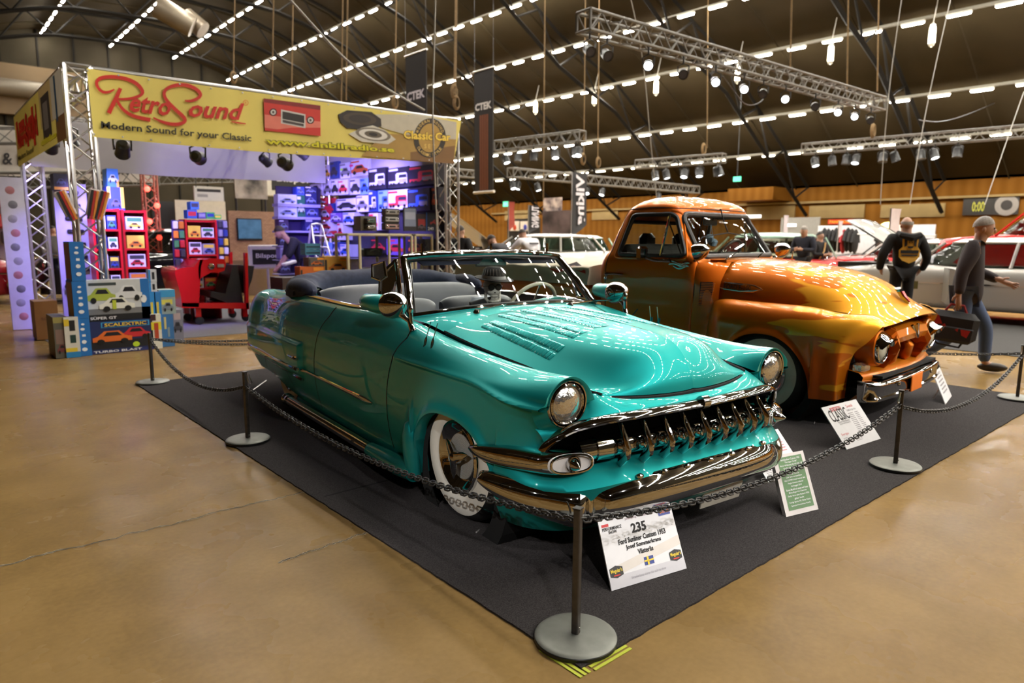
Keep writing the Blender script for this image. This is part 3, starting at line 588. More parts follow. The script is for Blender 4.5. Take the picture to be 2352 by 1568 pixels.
# wheels
def wheel(par, c, s, r=.335, ww=(.285, .20), w=.17, spinner=True, white=True):
    wh = MB().lathe([(ww[1]-.01, .0), (ww[1], .012), (ww[1]+.02, .022), (ww[0]-.02, .026), (ww[0], .018), (r-.02, .0), (r, -.03), (r, -w+.03), (r-.03, -w), (ww[1], -w)], c, (0, s, 0), 56, cap=False).build('wheel', RUBBER, par)
    if white: MB().lathe([(ww[1]-.004, .014), (ww[1]+.02, .0245), ((ww[0]+ww[1])/2, .0285), (ww[0]-.02, .0275), (ww[0], .0195)], c, (0, s, 0), 56, cap=False).build('whitewall', WHITEWALL, wh)
    MB().lathe([(ww[1], .006), (ww[1]-.008, .026), (ww[1]-.022, .032), (ww[1]-.04, .022), (ww[1]-.062, -.004), (ww[1]-.075, -.008), (ww[1]-.08, .002)], c, (0, s, 0), 48, cap=False).build('wheel_disc', CHROME, wh)
    if spinner:
        nm = bpy.data.materials.get('hub_mesh')
        if not nm:
            nm = mat('hub_mesh', (.8, .8, .76), .4); nt = nm.node_tree; tc = nt.nodes.new('ShaderNodeTexCoord'); br = nt.nodes.new('ShaderNodeTexBrick'); br.inputs['Scale'].default_value = 62
            mp = nt.nodes.new('ShaderNodeMapping'); mp.inputs['Rotation'].default_value = (PI/2, .5, 0); nt.links.new(tc.outputs['Object'], mp.inputs[0]); nt.links.new(mp.outputs[0], br.inputs['Vector'])
            br.inputs['Color1'].default_value = (.72, .72, .68, 1); br.inputs['Color2'].default_value = (.6, .6, .56, 1); br.inputs['Mortar'].default_value = (.005, .005, .005, 1); br.inputs['Mortar Size'].default_value = .05
            nt.links.new(br.outputs[0], nt.nodes['Principled BSDF'].inputs['Base Color'])
        MB().lathe([(ww[1]-.078, .0), (.06, .004), (.0, .006)], c, (0, s, 0), 32).build('hub_mesh', nm, wh)
        sp = MB()
        for k in range(3):
            a = k*2*PI/3+.35; t = Vector((math.cos(a), 0, math.sin(a))); n = Vector((0, s, 0)); cc = Vector(c)
            sp.tube([cc+n*.045, cc+t*.04+n*.042, cc+t*.085+n*.036, cc+t*.118+n*.034], [.026, .021, .017, .004], 8, flat=(.75, 1.1))
        sp.lathe([(.035, .02), (.033, .05), (.02, .064), (.0, .068)], c, (0, s, 0), 20); sp.build('spinner', CHROME, wh)
    else:
        MB().lathe([(ww[1]-.08, .0), (.09, .03), (.06, .055), (.0, .062)], c, (0, s, 0), 32).build('hub_cap', CHROME, wh)
    return wh
for s in (-1, 1):
    wheel(car, (-.045, s*.83, .335), s, ww=(.297, .196)); wheel(car, (-2.92, s*.78, .335), s, spinner=False)
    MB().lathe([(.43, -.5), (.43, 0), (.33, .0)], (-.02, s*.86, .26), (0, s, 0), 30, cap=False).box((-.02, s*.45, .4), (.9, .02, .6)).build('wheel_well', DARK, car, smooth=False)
# tail light boss, licence plate
for s in (-1, 1):
    MB().tube([(-4.03, s*.70, .62), (-4.07, s*.705, .52), (-4.06, s*.70, .42)], [.03, .05, .03], 12, flat=(.8, 1)).build('rear_bumper_guard', CHROME, car)
MB().tube(curve(sym([(-4.16, 0, .40), (-4.14, .4, .40), (-4.06, .72, .41), (-3.85, .86, .42)]), 30), .05, 10, flat=(.7, 1.2)).build('rear_bumper', CHROME, car)
pl = MB().prism([(.80, .03, .255), (.80, .33, .255), (.775, .33, .13), (.775, .03, .13)], (-.006, 0, 0)).build('licence_plate', mat('plate_back', (.36, .34, .29), .5, noise=.06), car, smooth=False)
txt('TOLINE', 'plate_lettering', BLACK, pl, ((.802, .045, .275), (.802, .315, .275), (.795, .045, .225)), .003)
# ------------------------------------------------------------------ orange pickup truck (same local axes)
def flame_paint():
    m = carpaint('orange_candy_paint', (.50, .088, .002), (.70, .235, .008), .5, .45); nt = m.node_tree; b = nt.nodes['Principled BSDF']; L = nt.links
    src = b.inputs['Base Color'].links[0].from_socket; tc = nt.nodes.new('ShaderNodeTexCoord'); sx_ = nt.nodes.new('ShaderNodeSeparateXYZ'); L.new(tc.outputs['Object'], sx_.inputs[0])
    mp = nt.nodes.new('ShaderNodeMapping'); mp.inputs['Scale'].default_value = (1.3, 3, 8.5); L.new(tc.outputs['Object'], mp.inputs[0])
    n = nt.nodes.new('ShaderNodeTexNoise'); n.inputs['Scale'].default_value = 1.3; n.inputs['Detail'].default_value = 1.2; n.inputs['Distortion'].default_value = .7; L.new(mp.outputs[0], n.inputs['Vector'])
    a = nt.nodes.new('ShaderNodeMath'); a.operation = 'MULTIPLY_ADD'; a.inputs[1].default_value = .30; zz_ = nt.nodes.new('ShaderNodeMath'); zz_.operation = 'MULTIPLY_ADD'; zz_.inputs[1].default_value = .9; L.new(sx_.outputs[2], zz_.inputs[0]); L.new(sx_.outputs[0], zz_.inputs[2]); L.new(zz_.outputs[0], a.inputs[0]); nh = nt.nodes.new('ShaderNodeMath'); nh.operation = 'MULTIPLY'; nh.inputs[1].default_value = .55; L.new(n.outputs['Fac'], nh.inputs[0]); L.new(nh.outputs[0], a.inputs[2])
    r = nt.nodes.new('ShaderNodeValToRGB'); e = r.color_ramp.elements; e[0].position = .578; e[0].color = (0, 0, 0, 1); e[1].position = .592; e[1].color = (1, 1, 1, 1)
    L.new(a.outputs[0], r.inputs[0]); x = nt.nodes.new('ShaderNodeMix'); x.data_type = 'RGBA'; L.new(r.outputs[0], x.inputs[0]); L.new(src, x.inputs[6]); x.inputs[7].default_value = (.80, .35, .019, 1); L.new(x.outputs[2], b.inputs['Base Color']); return m
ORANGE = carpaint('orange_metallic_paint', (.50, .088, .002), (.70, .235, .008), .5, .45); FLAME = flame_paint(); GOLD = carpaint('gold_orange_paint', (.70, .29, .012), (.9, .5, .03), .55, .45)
TRK = (6.1468, 2.7834); TA = math.radians(-87.5)
trk = thing('pickup_truck', 'orange 1950s pickup truck with flame painted nose parked behind the teal convertible', 'truck', (*TRK, 0), TA)
def mir3(A): A = np.asarray(A, float); return A*[1, -1, 1]
# hood
HT = [(-.86, [(0, 1.262), (.28, 1.25), (.49, 1.20), (.62, 1.07), (.66, .905)]), (-.45, [(0, 1.245), (.28, 1.235), (.50, 1.175), (.625, 1.04), (.665, .90)]), (0, [(0, 1.195), (.28, 1.183), (.495, 1.12), (.62, 1.0), (.665, .888)]),
      (.28, [(0, 1.125), (.27, 1.112), (.475, 1.05), (.60, .95), (.66, .877)]), (.47, [(0, 1.03), (.25, 1.015), (.45, .965), (.58, .905), (.648, .865)]), (.60, [(0, .925), (.24, .915), (.44, .892), (.57, .868), (.638, .85)]), (.70, [(0, .868), (.24, .86), (.43, .845), (.56, .83), (.63, .818)]), (.752, [(0, .838), (.24, .83), (.43, .812), (.555, .795), (.62, .778)])]
H3 = np.array([[(x-(0, .006, .022, .05, .085)[j]*smooth(.1, .7, x), y, z) for j, (y, z) in enumerate(p)] for x, p in HT])
hd3 = loft(H3, 80, 37, s=(-.86, -.45, 0, .28, .47, .60, .70, .78)); hd3[:, :, 2] += .012*np.exp(-(hd3[:, :, 1]/.05)**2)*smooth(.1, .5, hd3[:, :, 0])*smooth(.75, .6, hd3[:, :, 0])
l0 = hd3[-1].copy(); l1 = l0+[-.03, 0, -.018]; l2 = l0+[-.10, 0, -.01]
mb = MB().grid(hd3).grid([l0, l1, l2]); e0 = hd3[:, -1].copy(); mb.grid([e0, e0+[0, -.01, -.03]]); mb.mirror(); mb.build('hood', FLAME, trk, sharp=60)
mb = MB().tube([tuple(p+[0, .004, -.008]) for p in hd3[::3, -1]], .006, 5); mb.mirror(); mb.build('hood_gap', DARK, trk)
# front fenders
FT = [(-.76, (.66, .90), (.68, .86), (.70, .80), (.73, .70), (.76, .55), (.77, .22)), (-.66, (.655, .902), (.74, .90), (.80, .84), (.845, .74), (.86, .58), (.86, .22)), (-.45, (.66, .90), (.76, .918), (.85, .882), (.91, .78), (.93, .60), (.93, .22)), (-.1, (.665, .889), (.77, .912), (.875, .875), (.935, .775), (.95, .60), (.945, .21)),
      (.25, (.66, .876), (.765, .893), (.87, .855), (.932, .755), (.948, .59), (.94, .21)), (.45, (.648, .862), (.745, .865), (.84, .82), (.898, .72), (.91, .57), (.905, .21)), (.57, (.636, .848), (.705, .838), (.775, .788), (.825, .69), (.84, .55), (.84, .215)), (.62, (.625, .80), (.675, .785), (.715, .735), (.75, .645), (.765, .53), (.775, .22))]
fx = np.array([f[0] for f in FT]); F3 = np.array([[(f[0]+(([.05, .045, .03, -.02, -.085, -.11][j] if i == 6 else [.065, .055, .03, -.035, -.115, -.14][j]) if i > 5 else 0), *f[j+1]) for j in range(6)] for i, f in enumerate(FT)])
xf = np.unique(np.concatenate([np.linspace(-.76, .45, 130), np.linspace(.45, .62, 24)])); FS = spl(np.arange(6), spl(fx, F3, xf).transpose(1, 0, 2), np.linspace(0, 5, 45)).transpose(1, 0, 2)
for k, x in enumerate(xf):
    P = FS[k]; u = abs((x+.13)/.40); a = .2+(.675-.2)*(1-u**2.3)**(1/2.3) if u < 1 else 0; lo_ = P[-1, 2]; J = 22
    if a > lo_:
        z0 = P[J, 2]; zn = z0+(P[J:, 2]-z0)*(z0-a)/(z0-lo_); o = np.argsort(P[J:, 2]); P[J:, 1] = np.interp(zn, P[J:, 2][o], P[J:, 1][o]); P[J:, 2] = zn; P[:, 1] += .02*np.exp(-((P[:, 2]-a)/.035)**2)*(np.arange(45) > J+3)
    else:
        d = min(abs(x+.53), abs(x-.27)); P[:, 1] += .02*np.exp(-(d/.04)**2)*smooth(.7, .5, P[:, 2])*(np.arange(45) > J)
inn = FS[:, -1:, :].copy(); inn[:, :, 1] -= .06
fe = FS[-1]; ret = [fe, fe+[-.02, -.02, -.003], fe+[-.08, -.03, -.01]]
for s in (1, -1):
    mb = MB().grid(np.concatenate([FS, inn], 1)).grid(ret)
    if s < 0: mb.v = [(x, -y, z) for x, y, z in mb.v]
    mb.build('front_fender', FLAME, trk, sharp=60)
# lower front valance, splash shelf and cavity
v0 = curve(sym([(.66, 0, .42), (.65, .3, .42), (.62, .55, .425), (.585, .72, .43), (.575, .78, .43)]), 50); v1 = v0+[.03, 0, -.03]; v2 = v0+[.0, 0, -.16]; v3 = v0+[-.06, 0, -.22]
MB().grid([v0+[-.18, 0, .03], v0, v1, v2, v3]).build('front_valance', ORANGE, trk, sharp=60)
MB().box((.40, 0, .60), (.02, 1.36, .48)).box((.55, 0, .395), (.3, 1.3, .02)).build('grille_cavity', DARK, trk, smooth=False)
# grille beam with angled legs
HEX = [(.0, .06), (.055, .035), (.075, -.01), (.06, -.05), (.0, -.062), (-.06, -.03), (-.06, .04)]
def sect(c, k): return [(c[0]+a*k, c[1], c[2]+b*k) for a, b in HEX]
gb = MB(); b0 = [sect(c, k) for c, k in (((.60, -.40, .655), 1.), ((.615, -.36, .685), 1.15), ((.635, 0, .705), 1.2), ((.615, .36, .685), 1.15), ((.60, .40, .655), 1.))]; gb.grid(b0, False, True); gb.f += [tuple(range(6, -1, -1)), tuple(len(gb.v)-7+i for i in range(7))]
gb.build('grille_bar', ORANGE, trk, sharp=25)
for s in (-1, 1):
    g = MB(); R = [sect(c, k) for c, k in (((.60, s*.34, .70), 1.2), ((.615, s*.385, .62), 1.45), ((.60, s*.37, .53), 1.0), ((.575, s*.39, .44), .55))]; g.grid(R, False, True); g.f += [tuple(range(7)), tuple(len(g.v)-7+i for i in range(6, -1, -1))]; g.build('grille_leg', ORANGE, trk, sharp=25)
    MB().tube([(.56, s*.17, .62), (.60, s*.175, .55), (.585, s*.18, .47), (.56, s*.185, .42)], [.03, .055, .05, .02], 10).build('grille_pod', ORANGE, trk)
    c = (.635, s*.585, .612)
    hl = MB().lathe([(.150, -.13), (.148, -.03), (.138, .005), (.122, .015)], c, (1, 0, 0), 32, cap=False).build('headlight_bucket', ORANGE, trk)
    MB().lathe([(.124, -.01), (.127, .015), (.12, .032), (.108, .036), (.098, .024), (.096, .0)], c, (1, 0, 0), 36, cap=False).build('headlight_ring', CHROME, hl)
    MB().lathe([(.098, .008), (.08, .03), (.05, .045), (0, .052)], c, (1, 0, 0), 28).build('lens', cm(205, 208, 190, .15, 0, 1.), hl)
    vz = [[(c[0]+.025+d*(1-(t/1.15)**2*.6), c[1]+math.sin(t)*.122, c[2]+math.cos(t)*.124-d*.35*0-.04*(d > .04)) for t in np.linspace(-1.15, 1.15, 17)] for d in (0, .05, .095)]; MB().grid(vz).grid(np.array(vz)+[0, 0, -.006]).build('visor', CHROME, hl)
    MB().rbox((.545, s*.68, .462), (.10, .15, .085), .02).build('turn_signal', LENS, trk)
# bumper
rows = []
for y in np.linspace(-.80, .80, 41):
    a = abs(y)/.80; x = .735-.045*a**2-.05*max(0, a-.93)/.07; z = .29
    rows.append([(x+dx, y, z+dz) for dx, dz in ((-.07, .085), (-.02, .082), (.012, .066), (.016, .05), (.004, .04), (.0, -.04), (.012, -.05), (.008, -.072), (-.02, -.08), (-.06, -.078), (-.065, .0))])
mb = MB().grid(rows, False, True); mb.f += [tuple(range(10, -1, -1)), tuple(len(mb.v)-11+i for i in range(11))]; bp_ = mb.build('front_bumper', CHROME, trk, sharp=50)
MB().rbox((.748, .0, .285), (.012, .26, .14), .005).build('orange_plate', cm(232, 120, 30), bp_, smooth=False)
for y in (-.40, .40): MB().ball((.74, y, .32), (.012, .02, .02), 10).build('bumper_bolt', CHROME, bp_)
# wheels
for s in (-1, 1):
    wheel(trk, (-.13, s*.90, .345), s, r=.345, ww=(.285, .20), w=.2, spinner=False); wheel(trk, (-2.95, s*.80, .345), s, r=.345, w=.2, spinner=False)
    MB().lathe([(.42, -.5), (.42, 0), (.36, 0)], (-.13, s*.88, .30), (0, s, 0), 28, cap=False).box((-.13, s*.42, .42), (.95, .02, .7)).build('wheel_well', DARK, trk, smooth=False)
# cab
CT = np.array([(.30, -.92, -2.0, .78), (.9, -.86, -2.0, .80), (1.10, -.86, -2.0, .806), (1.22, -.868, -1.99, .802), (1.30, -.90, -1.965, .785), (1.50, -1.03, -1.89, .752), (1.66, -1.12, -1.82, .72), (1.735, -1.135, -1.775, .69), (1.785, -1.18, -1.715, .63), (1.825, -1.27, -1.63, .50), (1.846, -1.37, -1.54, .30), (1.852, -1.45, -1.47, .04)])
zs = np.concatenate([np.linspace(.30, 1.2, 30), np.linspace(1.215, 1.70, 44), np.linspace(1.71, 1.852, 26)]); ss = np.interp(zs, CT[:, 0], np.arange(len(CT))); CTI = spl(np.arange(len(CT)), CT, ss); CTI[:, 0] = zs
def ncab(z): return float(np.interp(z, [1.15, 1.32, 1.7, 1.82], [14, 6.5, 5.2, 3.0]))
def cabring(xf_, xr, b, n=5.0):
    xc, a = (xf_+xr)/2, (xf_-xr)/2; t = np.linspace(0, 2*PI, 208, endpoint=False); c, s = np.cos(t), np.sin(t); e = 2/n
    return np.stack([xc+a*np.sign(c)*abs(c)**e, b*np.sign(s)*abs(s)**e], 1)
RING = []
for z, xf_, xr, b in CTI:
    r = cabring(xf_, xr, b, ncab(z)); RING.append(np.concatenate([r, np.full((208, 1), z)], 1))
RING = np.array(RING)
def inpoly(p, P):
    c = False; n = len(P); j = n-1
    for i in range(n):
        if (P[i][1] > p[1]) != (P[j][1] > p[1]) and p[0] < (P[j][0]-P[i][0])*(p[1]-P[i][1])/(P[j][1]-P[i][1])+P[i][0]: c = not c
        j = i
    return c
def rounded(P, r, n=5):
    o = []; k = len(P); P = [np.array(p, float) for p in P]
    for i in range(k):
        a, b, c = P[i-1], P[i], P[(i+1) % k]; u = (a-b)/np.linalg.norm(a-b); v = (c-b)/np.linalg.norm(c-b); p0, p1 = b+u*r, b+v*r
        for t in np.linspace(0, 1, n): o.append((1-t)**2*p0+2*t*(1-t)*b+t*t*p1)
    return o
SW = rounded([(-1.75, 1.275), (-1.0, 1.275), (-1.19, 1.662), (-1.625, 1.662)], .05); WS = rounded([(-.67, 1.275), (.67, 1.275), (.60, 1.665), (-.60, 1.665)], .07); RW = rounded([(-.56, 1.30), (.56, 1.30), (.52, 1.60), (-.52, 1.60)], .08)
mb = MB().grid(RING, False, True); keep = []
for f in mb.f:
    c = np.mean([mb.v[i] for i in f], 0); kill = False
    if 1.2 < c[2] < 1.72:
        xm = (np.interp(c[2], CT[:, 0], CT[:, 1])+np.interp(c[2], CT[:, 0], CT[:, 2]))/2; b = np.interp(c[2], CT[:, 0], CT[:, 3])
        if abs(c[1]) > b-.10 and inpoly((c[0], c[2]), SW): kill = True
        elif c[0] > np.interp(c[2], CT[:, 0], CT[:, 1])-.17 and inpoly((c[1], c[2]), WS): kill = True
        elif c[0] < np.interp(c[2], CT[:, 0], CT[:, 2])+.12 and inpoly((c[1], c[2]), RW): kill = True
    if not kill: keep.append(f)
mb.f = keep; mb.f.append(tuple(range(207, -1, -1))); cab_ = mb.build('cab', ORANGE, trk, sharp=60)
def cabxyz(x=None, y=None, z=0, front=True):
    xf_, xr, b = (np.interp(z, CTI[:, 0], CTI[:, i]) for i in (1, 2, 3)); xc, a = (xf_+xr)/2, (xf_-xr)/2; n = ncab(z)
    if x is not None: return (x, b*max(0, 1-abs((x-xc)/a)**n)**(1/n), z)
    v = a*max(0, 1-abs(y/b)**n)**(1/n); return (xc+(v if front else -v), y, z)
wf = [cabxyz(y=p[0], z=p[1]) for p in WS]; rf = [cabxyz(y=p[0], z=p[1], front=False) for p in RW]
MB().tube(wf, .026, 8, closed=True).build('windscreen_seal', mat('grey_rubber', (.06, .055, .05), .5, noise=.1), trk); MB().tube(rf, .02, 8, closed=True).build('rear_window_seal', BLACK, trk)
MB().poly([np.array(p) for p in wf]).build('windscreen_glass', GLASS, trk, smooth=False) if False else MB().grid([[cabxyz(y=y, z=z) for y in np.linspace(-.66+.07*(z-1.275)/.39, .66-.07*(z-1.275)/.39, 25)] for z in np.linspace(1.275, 1.665, 8)]).build('windscreen_glass', GLASS, trk, sharp=180)
MB().grid([[cabxyz(y=y, z=z, front=False) for y in np.linspace(-.55, .55, 13)] for z in np.linspace(1.30, 1.60, 6)]).build('rear_window_glass', GLASS, trk, sharp=180)
for s in (-1, 1):
    m3 = lambda P, o=0.: [(p[0], s*(p[1]+o), p[2]) for p in P]
    wl_ = [cabxyz(x=p[0], z=p[1]) for p in SW]; MB().tube(m3(wl_, -.008), .022, 8, closed=True).build('window_seal', BLACK, trk)
    od = rounded([(-1.79, 1.245), (-.965, 1.245), (-1.165, 1.69), (-1.66, 1.69)], .05); MB().tube(m3([cabxyz(x=p[0], z=p[1]) for p in od], -.004), .012, 6, closed=True, flat=(1, 1)).build('door_window_frame', ORANGE, trk)
    MB().grid([m3([cabxyz(x=x, z=z) for x in np.linspace(-1.74+.13*(z-1.275)/.39, -1.0-.19*(z-1.275)/.39, 9)], -.02) for z in np.linspace(1.275, 1.66, 6)]).build('door_glass', TINT, trk, sharp=180)
    MB().tube(m3([cabxyz(x=-1.25, z=1.275), cabxyz(x=-1.225, z=1.655)]), .012, 8).tube(m3([cabxyz(x=-1.235, z=1.60), cabxyz(x=-1.05, z=1.30), cabxyz(x=-1.24, z=1.285)], -.012), .007, 6).build('vent_window_frame', CHROME, trk)
    sm = MB(); A = curve([(-1.885, .45), (-1.89, .9), (-1.885, 1.15), (-1.84, 1.33), (-1.73, 1.66), (-1.66, 1.715), (-1.40, 1.725), (-1.135, 1.715), (-1.09, 1.66), (-.93, 1.30), (-.885, 1.18), (-.895, .9), (-.92, .45)], 120)
    pts = [cabxyz(x=x, z=z) for x, z in A]; sm.tube(m3(pts, -.0015), .0055, 5); sm.build('door_gap', DARK, trk)
    mb = MB()
    for k in range(15): mb.box((-.80+.006*k*.3, s*.69, .86+.0135*k), (.085, .05, .0065), Matrix.Rotation(.35*s, 3, 'X'))
    MB().grid(loft([[(-.91, s*ya_, z), (-.85, s*yb_, z), (-.77, s*yc_, z), (-.69, s*yd_, z)] for z, ya_, yb_, yc_, yd_ in ((.3, .765, .765, .735, .68), (.9, .772, .772, .745, .69), (1.08, .774, .768, .72, .65), (1.17, .765, .74, .67, .57), (1.225, .74, .69, .60, .50))], 24, 16)).build('cowl_side', ORANGE, trk)
    vt = MB()
    for k in range(14):
        z = .85+.0145*k; xa, xb = -.835+.004*k*.3, -.745+.002*k; ya = lambda x: np.interp(x, [-.87, -.70], [.79, .70]); vt.prism([(xa, s*(ya(xa)+.0), z), (xb, s*(ya(xb)), z), (xb, s*(ya(xb)+.012), z+.002), (xa, s*(ya(xa)+.012), z+.002)], (0, 0, .006))
    vt.build('cowl_vent', ORANGE, trk, smooth=False)
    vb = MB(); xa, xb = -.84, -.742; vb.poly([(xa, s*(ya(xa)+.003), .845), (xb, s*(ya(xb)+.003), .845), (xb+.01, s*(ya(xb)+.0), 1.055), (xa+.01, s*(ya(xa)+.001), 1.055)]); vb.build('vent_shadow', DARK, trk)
    MB().tube(m3([cabxyz(x=-1.85, z=1.085), cabxyz(x=-1.83, z=1.088)], .035), .018, 8).tube(m3([cabxyz(x=-1.86, z=1.085), cabxyz(x=-1.75, z=1.092), cabxyz(x=-1.64, z=1.088)], .04), [.012, .012, .008], 8).tube(m3([cabxyz(x=-1.845, z=1.085)]+[(-1.845, cabxyz(x=-1.845, z=1.085)[1]+.04, 1.085)]), .02, 8).ball((-1.845, s*.845, 1.045), .022, 10).build('door_handle', CHROME, trk)
    fm = MB()
    for k, (dx, dz, l) in enumerate(((0, 0, .2), (.02, .022, .16), (.05, -.02, .15), (.09, .012, .12), (.11, -.008, .1))):
        P = [(-1.15+dx+l*t, 1.2+dz+.012*math.sin(t*6+k)) for t in np.linspace(0, 1, 12)]; fm.tube(m3([cabxyz(x=x, z=z) for x, z in P], .004), [.002]+[.006+.004*math.sin(PI*t) for t in np.linspace(.1, .9, 10)]+[.002], 6, flat=(.6, 1.2))
    fm.build('flame_emblem', CHROME, trk)
    my = s*.93; mr = MB().rbox((-1.36, my, 1.30), (.05, .16, .13), .03).build('door_mirror', CHROME, trk); MB().tube([(-1.33, my-s*.02, 1.26), (-1.24, s*.90, 1.235), (-1.14, s*.805, 1.235)], [.016, .014, .02], 8).build('mirror_arm', CHROME, mr)
    d = Vector((.9, -s*.15, .25)).normalized(); sp = MB().lathe([(.075, -.05), (.078, -.03), (.074, .0), (.062, .035), (.04, .065), (.018, .083), (.0, .09)], (-.83, s*.80, 1.325), d, 26).build('spotlight', CHROME, trk); MB().tube([(-.83, s*.80, 1.29), (-.87, s*.79, 1.25), (-.90, s*.77, 1.24)], .016, 8).build('stalk', CHROME, sp)
    bd = MB().tube([(-.72, s*.648, 1.0), (-.5, s*.66, .985), (-.38, s*.66, .988), (-.30, s*.655, 1.01), (-.38, s*.648, 1.038), (-.5, s*.64, 1.045), (-.68, s*.628, 1.052)], [.006, .010, .011, .012, .012, .012, .007], 8, flat=(.8, 1)).build('hood_badge', CHROME, trk)
    q = ((-.66, s*.655, 1.04), (-.40, s*.665, 1.035), (-.66, s*.660, 1.0)) if s < 0 else ((-.40, s*.655, 1.04), (-.66, s*.665, 1.035), (-.40, s*.660, 1.0)); txt('FORD F-100', 'badge_lettering', BLACK, bd, q, .004)
# interior of the cab
MB().rbox((-1.75, 0, 1.12), (.2, 1.4, .52), .06).rbox((-1.45, 0, .85), (.6, 1.4, .2), .06).build('bench_seat', mat('grey_seat_cloth', (.12, .115, .10), .7, noise=.1), trk)
for y in (-.3, .3): MB().rbox((-1.76, y, 1.40), (.1, .24, .18), .05).build('headrest', BLACK, trk)
MB().rbox((-1.0, 0, 1.16), (.25, 1.45, .2), .05).build('dashboard', BLACK, trk)
sw2 = Vector((-1.24, .37, 1.26)); ax2 = Vector((-.8, 0, .6)).normalized(); y2 = ax2.cross(Vector((0, 1, 0)))
MB().tube([sw2+(Vector((0, 1, 0))*math.cos(a)+y2*math.sin(a))*.2 for a in np.linspace(0, 2*PI, 32, endpoint=False)], .013, 8, closed=True).tube([sw2, sw2-ax2*.3], .02, 8).tube([sw2-Vector((0, .19, 0)), sw2+Vector((0, .19, 0))], .01, 6).build('steering_wheel', BLACK, trk)
rm = MB().rbox((-1.22, .0, 1.60), (.03, .24, .07), .012).tube([(-1.2, 0, 1.62), (-1.16, 0, 1.66)], .008, 6).build('rear_view_mirror', BLACK, trk)
DICE = cm(150, 175, 190, .8)
for k, (y, z) in enumerate(((-.03, 1.44), (.035, 1.40))): dd = MB().rbox((-1.2, y, z), (.07, .07, .07), .012, Matrix.Rotation(.5+k, 3, 'Z') @ Matrix.Rotation(.4, 3, 'X')).tube([(-1.2, y, z+.03), (-1.21, 0, 1.58)], .003, 5).build('fuzzy_dice', DICE, trk)
for a, b in ((-.35, -.02), (.25, .52)): MB().tube([(-.83, a, 1.25), (-.86, (a+b)/2, 1.285), cabxyz(y=b, z=1.30)], .007, 6).build('wiper', CHROME, trk)
MB().box((-.80, 0, 1.238), (.18, 1.1, .02)).build('cowl_panel', ORANGE, trk, smooth=False)
MB().tube([(-.70, .70, 1.0), (-.68, .70, 1.32)], .006, 6).build('aerial', CHROME, trk)
# nose badges
cr = MB().prism([(.545, -.04, 1.025), (.545, .04, 1.025), (.58, .045, .97), (.625, 0, .91), (.58, -.045, .97)], (.02, 0, .012)).ball((.55, 0, 1.03), (.02, .055, .018), 12).build('hood_crest', CHROME, trk)
MB().prism([(.575, -.026, 1.01), (.575, .026, 1.01), (.60, .03, .972), (.638, 0, .925), (.60, -.03, .972)], (.012, 0, .008)).build('crest_shield', cm(190, 30, 20, .2), cr, smooth=False)
MB().prism([(.69, -.075, .745), (.69, .075, .745), (.715, 0, .655)], (.02, 0, .006)).tube([(.70, -.07, .75), (.725, 0, .655), (.70, .07, .75)], .014, 6).build('vee_emblem', CHROME, trk, sharp=20)
# bed and cloth cover
MB().box((-3.1, 0, .62), (2.1, 1.62, .62)).build('bed', ORANGE, trk, smooth=False)
for s in (-1, 1): MB().tube([(-2.08, s*.80, .95), (-4.15, s*.80, .95)], .035, 8).build('bed_rail', ORANGE, trk); MB().ball((-2.95, s*.82, .48), (.62, .16, .36), 24).build('rear_fender', ORANGE, trk)
CLOTH = mat('cream_canvas', (.66, .58, .45), .8, noise=.05, nscale=4); rows = []
for i, x in enumerate(np.linspace(-2.06, -4.2, 24)):
    w = .008*math.sin(i*1.7); rows.append([(x, y, z+w*f) for y, z, f in ((-.86, .965, 0), (-.875+w, 1.0, 1), (-.85, 1.10, 1), (-.80, 1.155, .5), (-.4, 1.185, 0), (0, 1.20, 0), (.4, 1.185, 0), (.80, 1.155, .5), (.85, 1.10, 1), (.875, 1.0, 1), (.86, .965, 0))])
cc = np.array(rows); mb = MB().grid(spl(np.arange(11), cc.transpose(1, 0, 2), np.linspace(0, 10, 61)).transpose(1, 0, 2)); mb.f.append(tuple(range(61))); cv = tag(mb.build('bed_cover', CLOTH, None, sharp=50), 'cream canvas cover with red and grey zigzag over the truck bed', 'cover'); cv.location = (*TRK, 0); cv.rotation_euler = (0, 0, TA)
for P, m in (([(-2.10, 1.108), (-2.30, 1.15), (-2.48, 1.098), (-2.64, 1.14), (-2.66, 1.12), (-2.48, 1.066), (-2.30, 1.118), (-2.09, 1.074)], cm(190, 60, 40, .8)), ([(-2.12, 1.125), (-2.30, 1.19), (-2.5, 1.12), (-2.48, 1.102), (-2.30, 1.153), (-2.12, 1.112)], cm(95, 88, 90, .8))):
    def wr(z): return -.857-.012 if z < 1.10 else -(.857-.06*((z-1.10)/.055))-.012
    MB().poly([(x, wr(z), z+.004) for x, z in P]).build('zigzag_print', m, cv, smooth=False)
# ------------------------------------------------------------------ carpet, barrier posts, chains, signs
CARPET = mat('charcoal_carpet', (.048, .043, .043), .95, noise=.35, nscale=160, bump=.5, bscale=260, spec=.15)
x0, y0 = G(1335, 1538)[:2]; x1, y1 = 7.75, G(603, 848)[1]
def slab(x0, y0, x1, y1, h=.008):
    n = 120; mb = MB(); b = [(x0+(x1-x0)*i/n, y0+rnd.uniform(-.003, .003)) for i in range(n)]+[(x1+rnd.uniform(-.003, .003), y0+(y1-y0)*i/n) for i in range(n)]+[(x1-(x1-x0)*i/n, y1) for i in range(n)]+[(x0+rnd.uniform(-.003, .003), y1-(y1-y0)*i/n) for i in range(n)]
    return mb.prism([(x, y, 0) for x, y in b], (0, 0, h))
cp = tag(slab(x0, y0, x1, y1).build('carpet', CARPET, smooth=False), 'charcoal carpet under the teal convertible and the orange truck', 'carpet')
MB().box(((x0+x1)/2, (y0+2.0), .0082), (x1-x0-.1, .012, .002)).build('carpet_seam', DARK, cp, smooth=False)
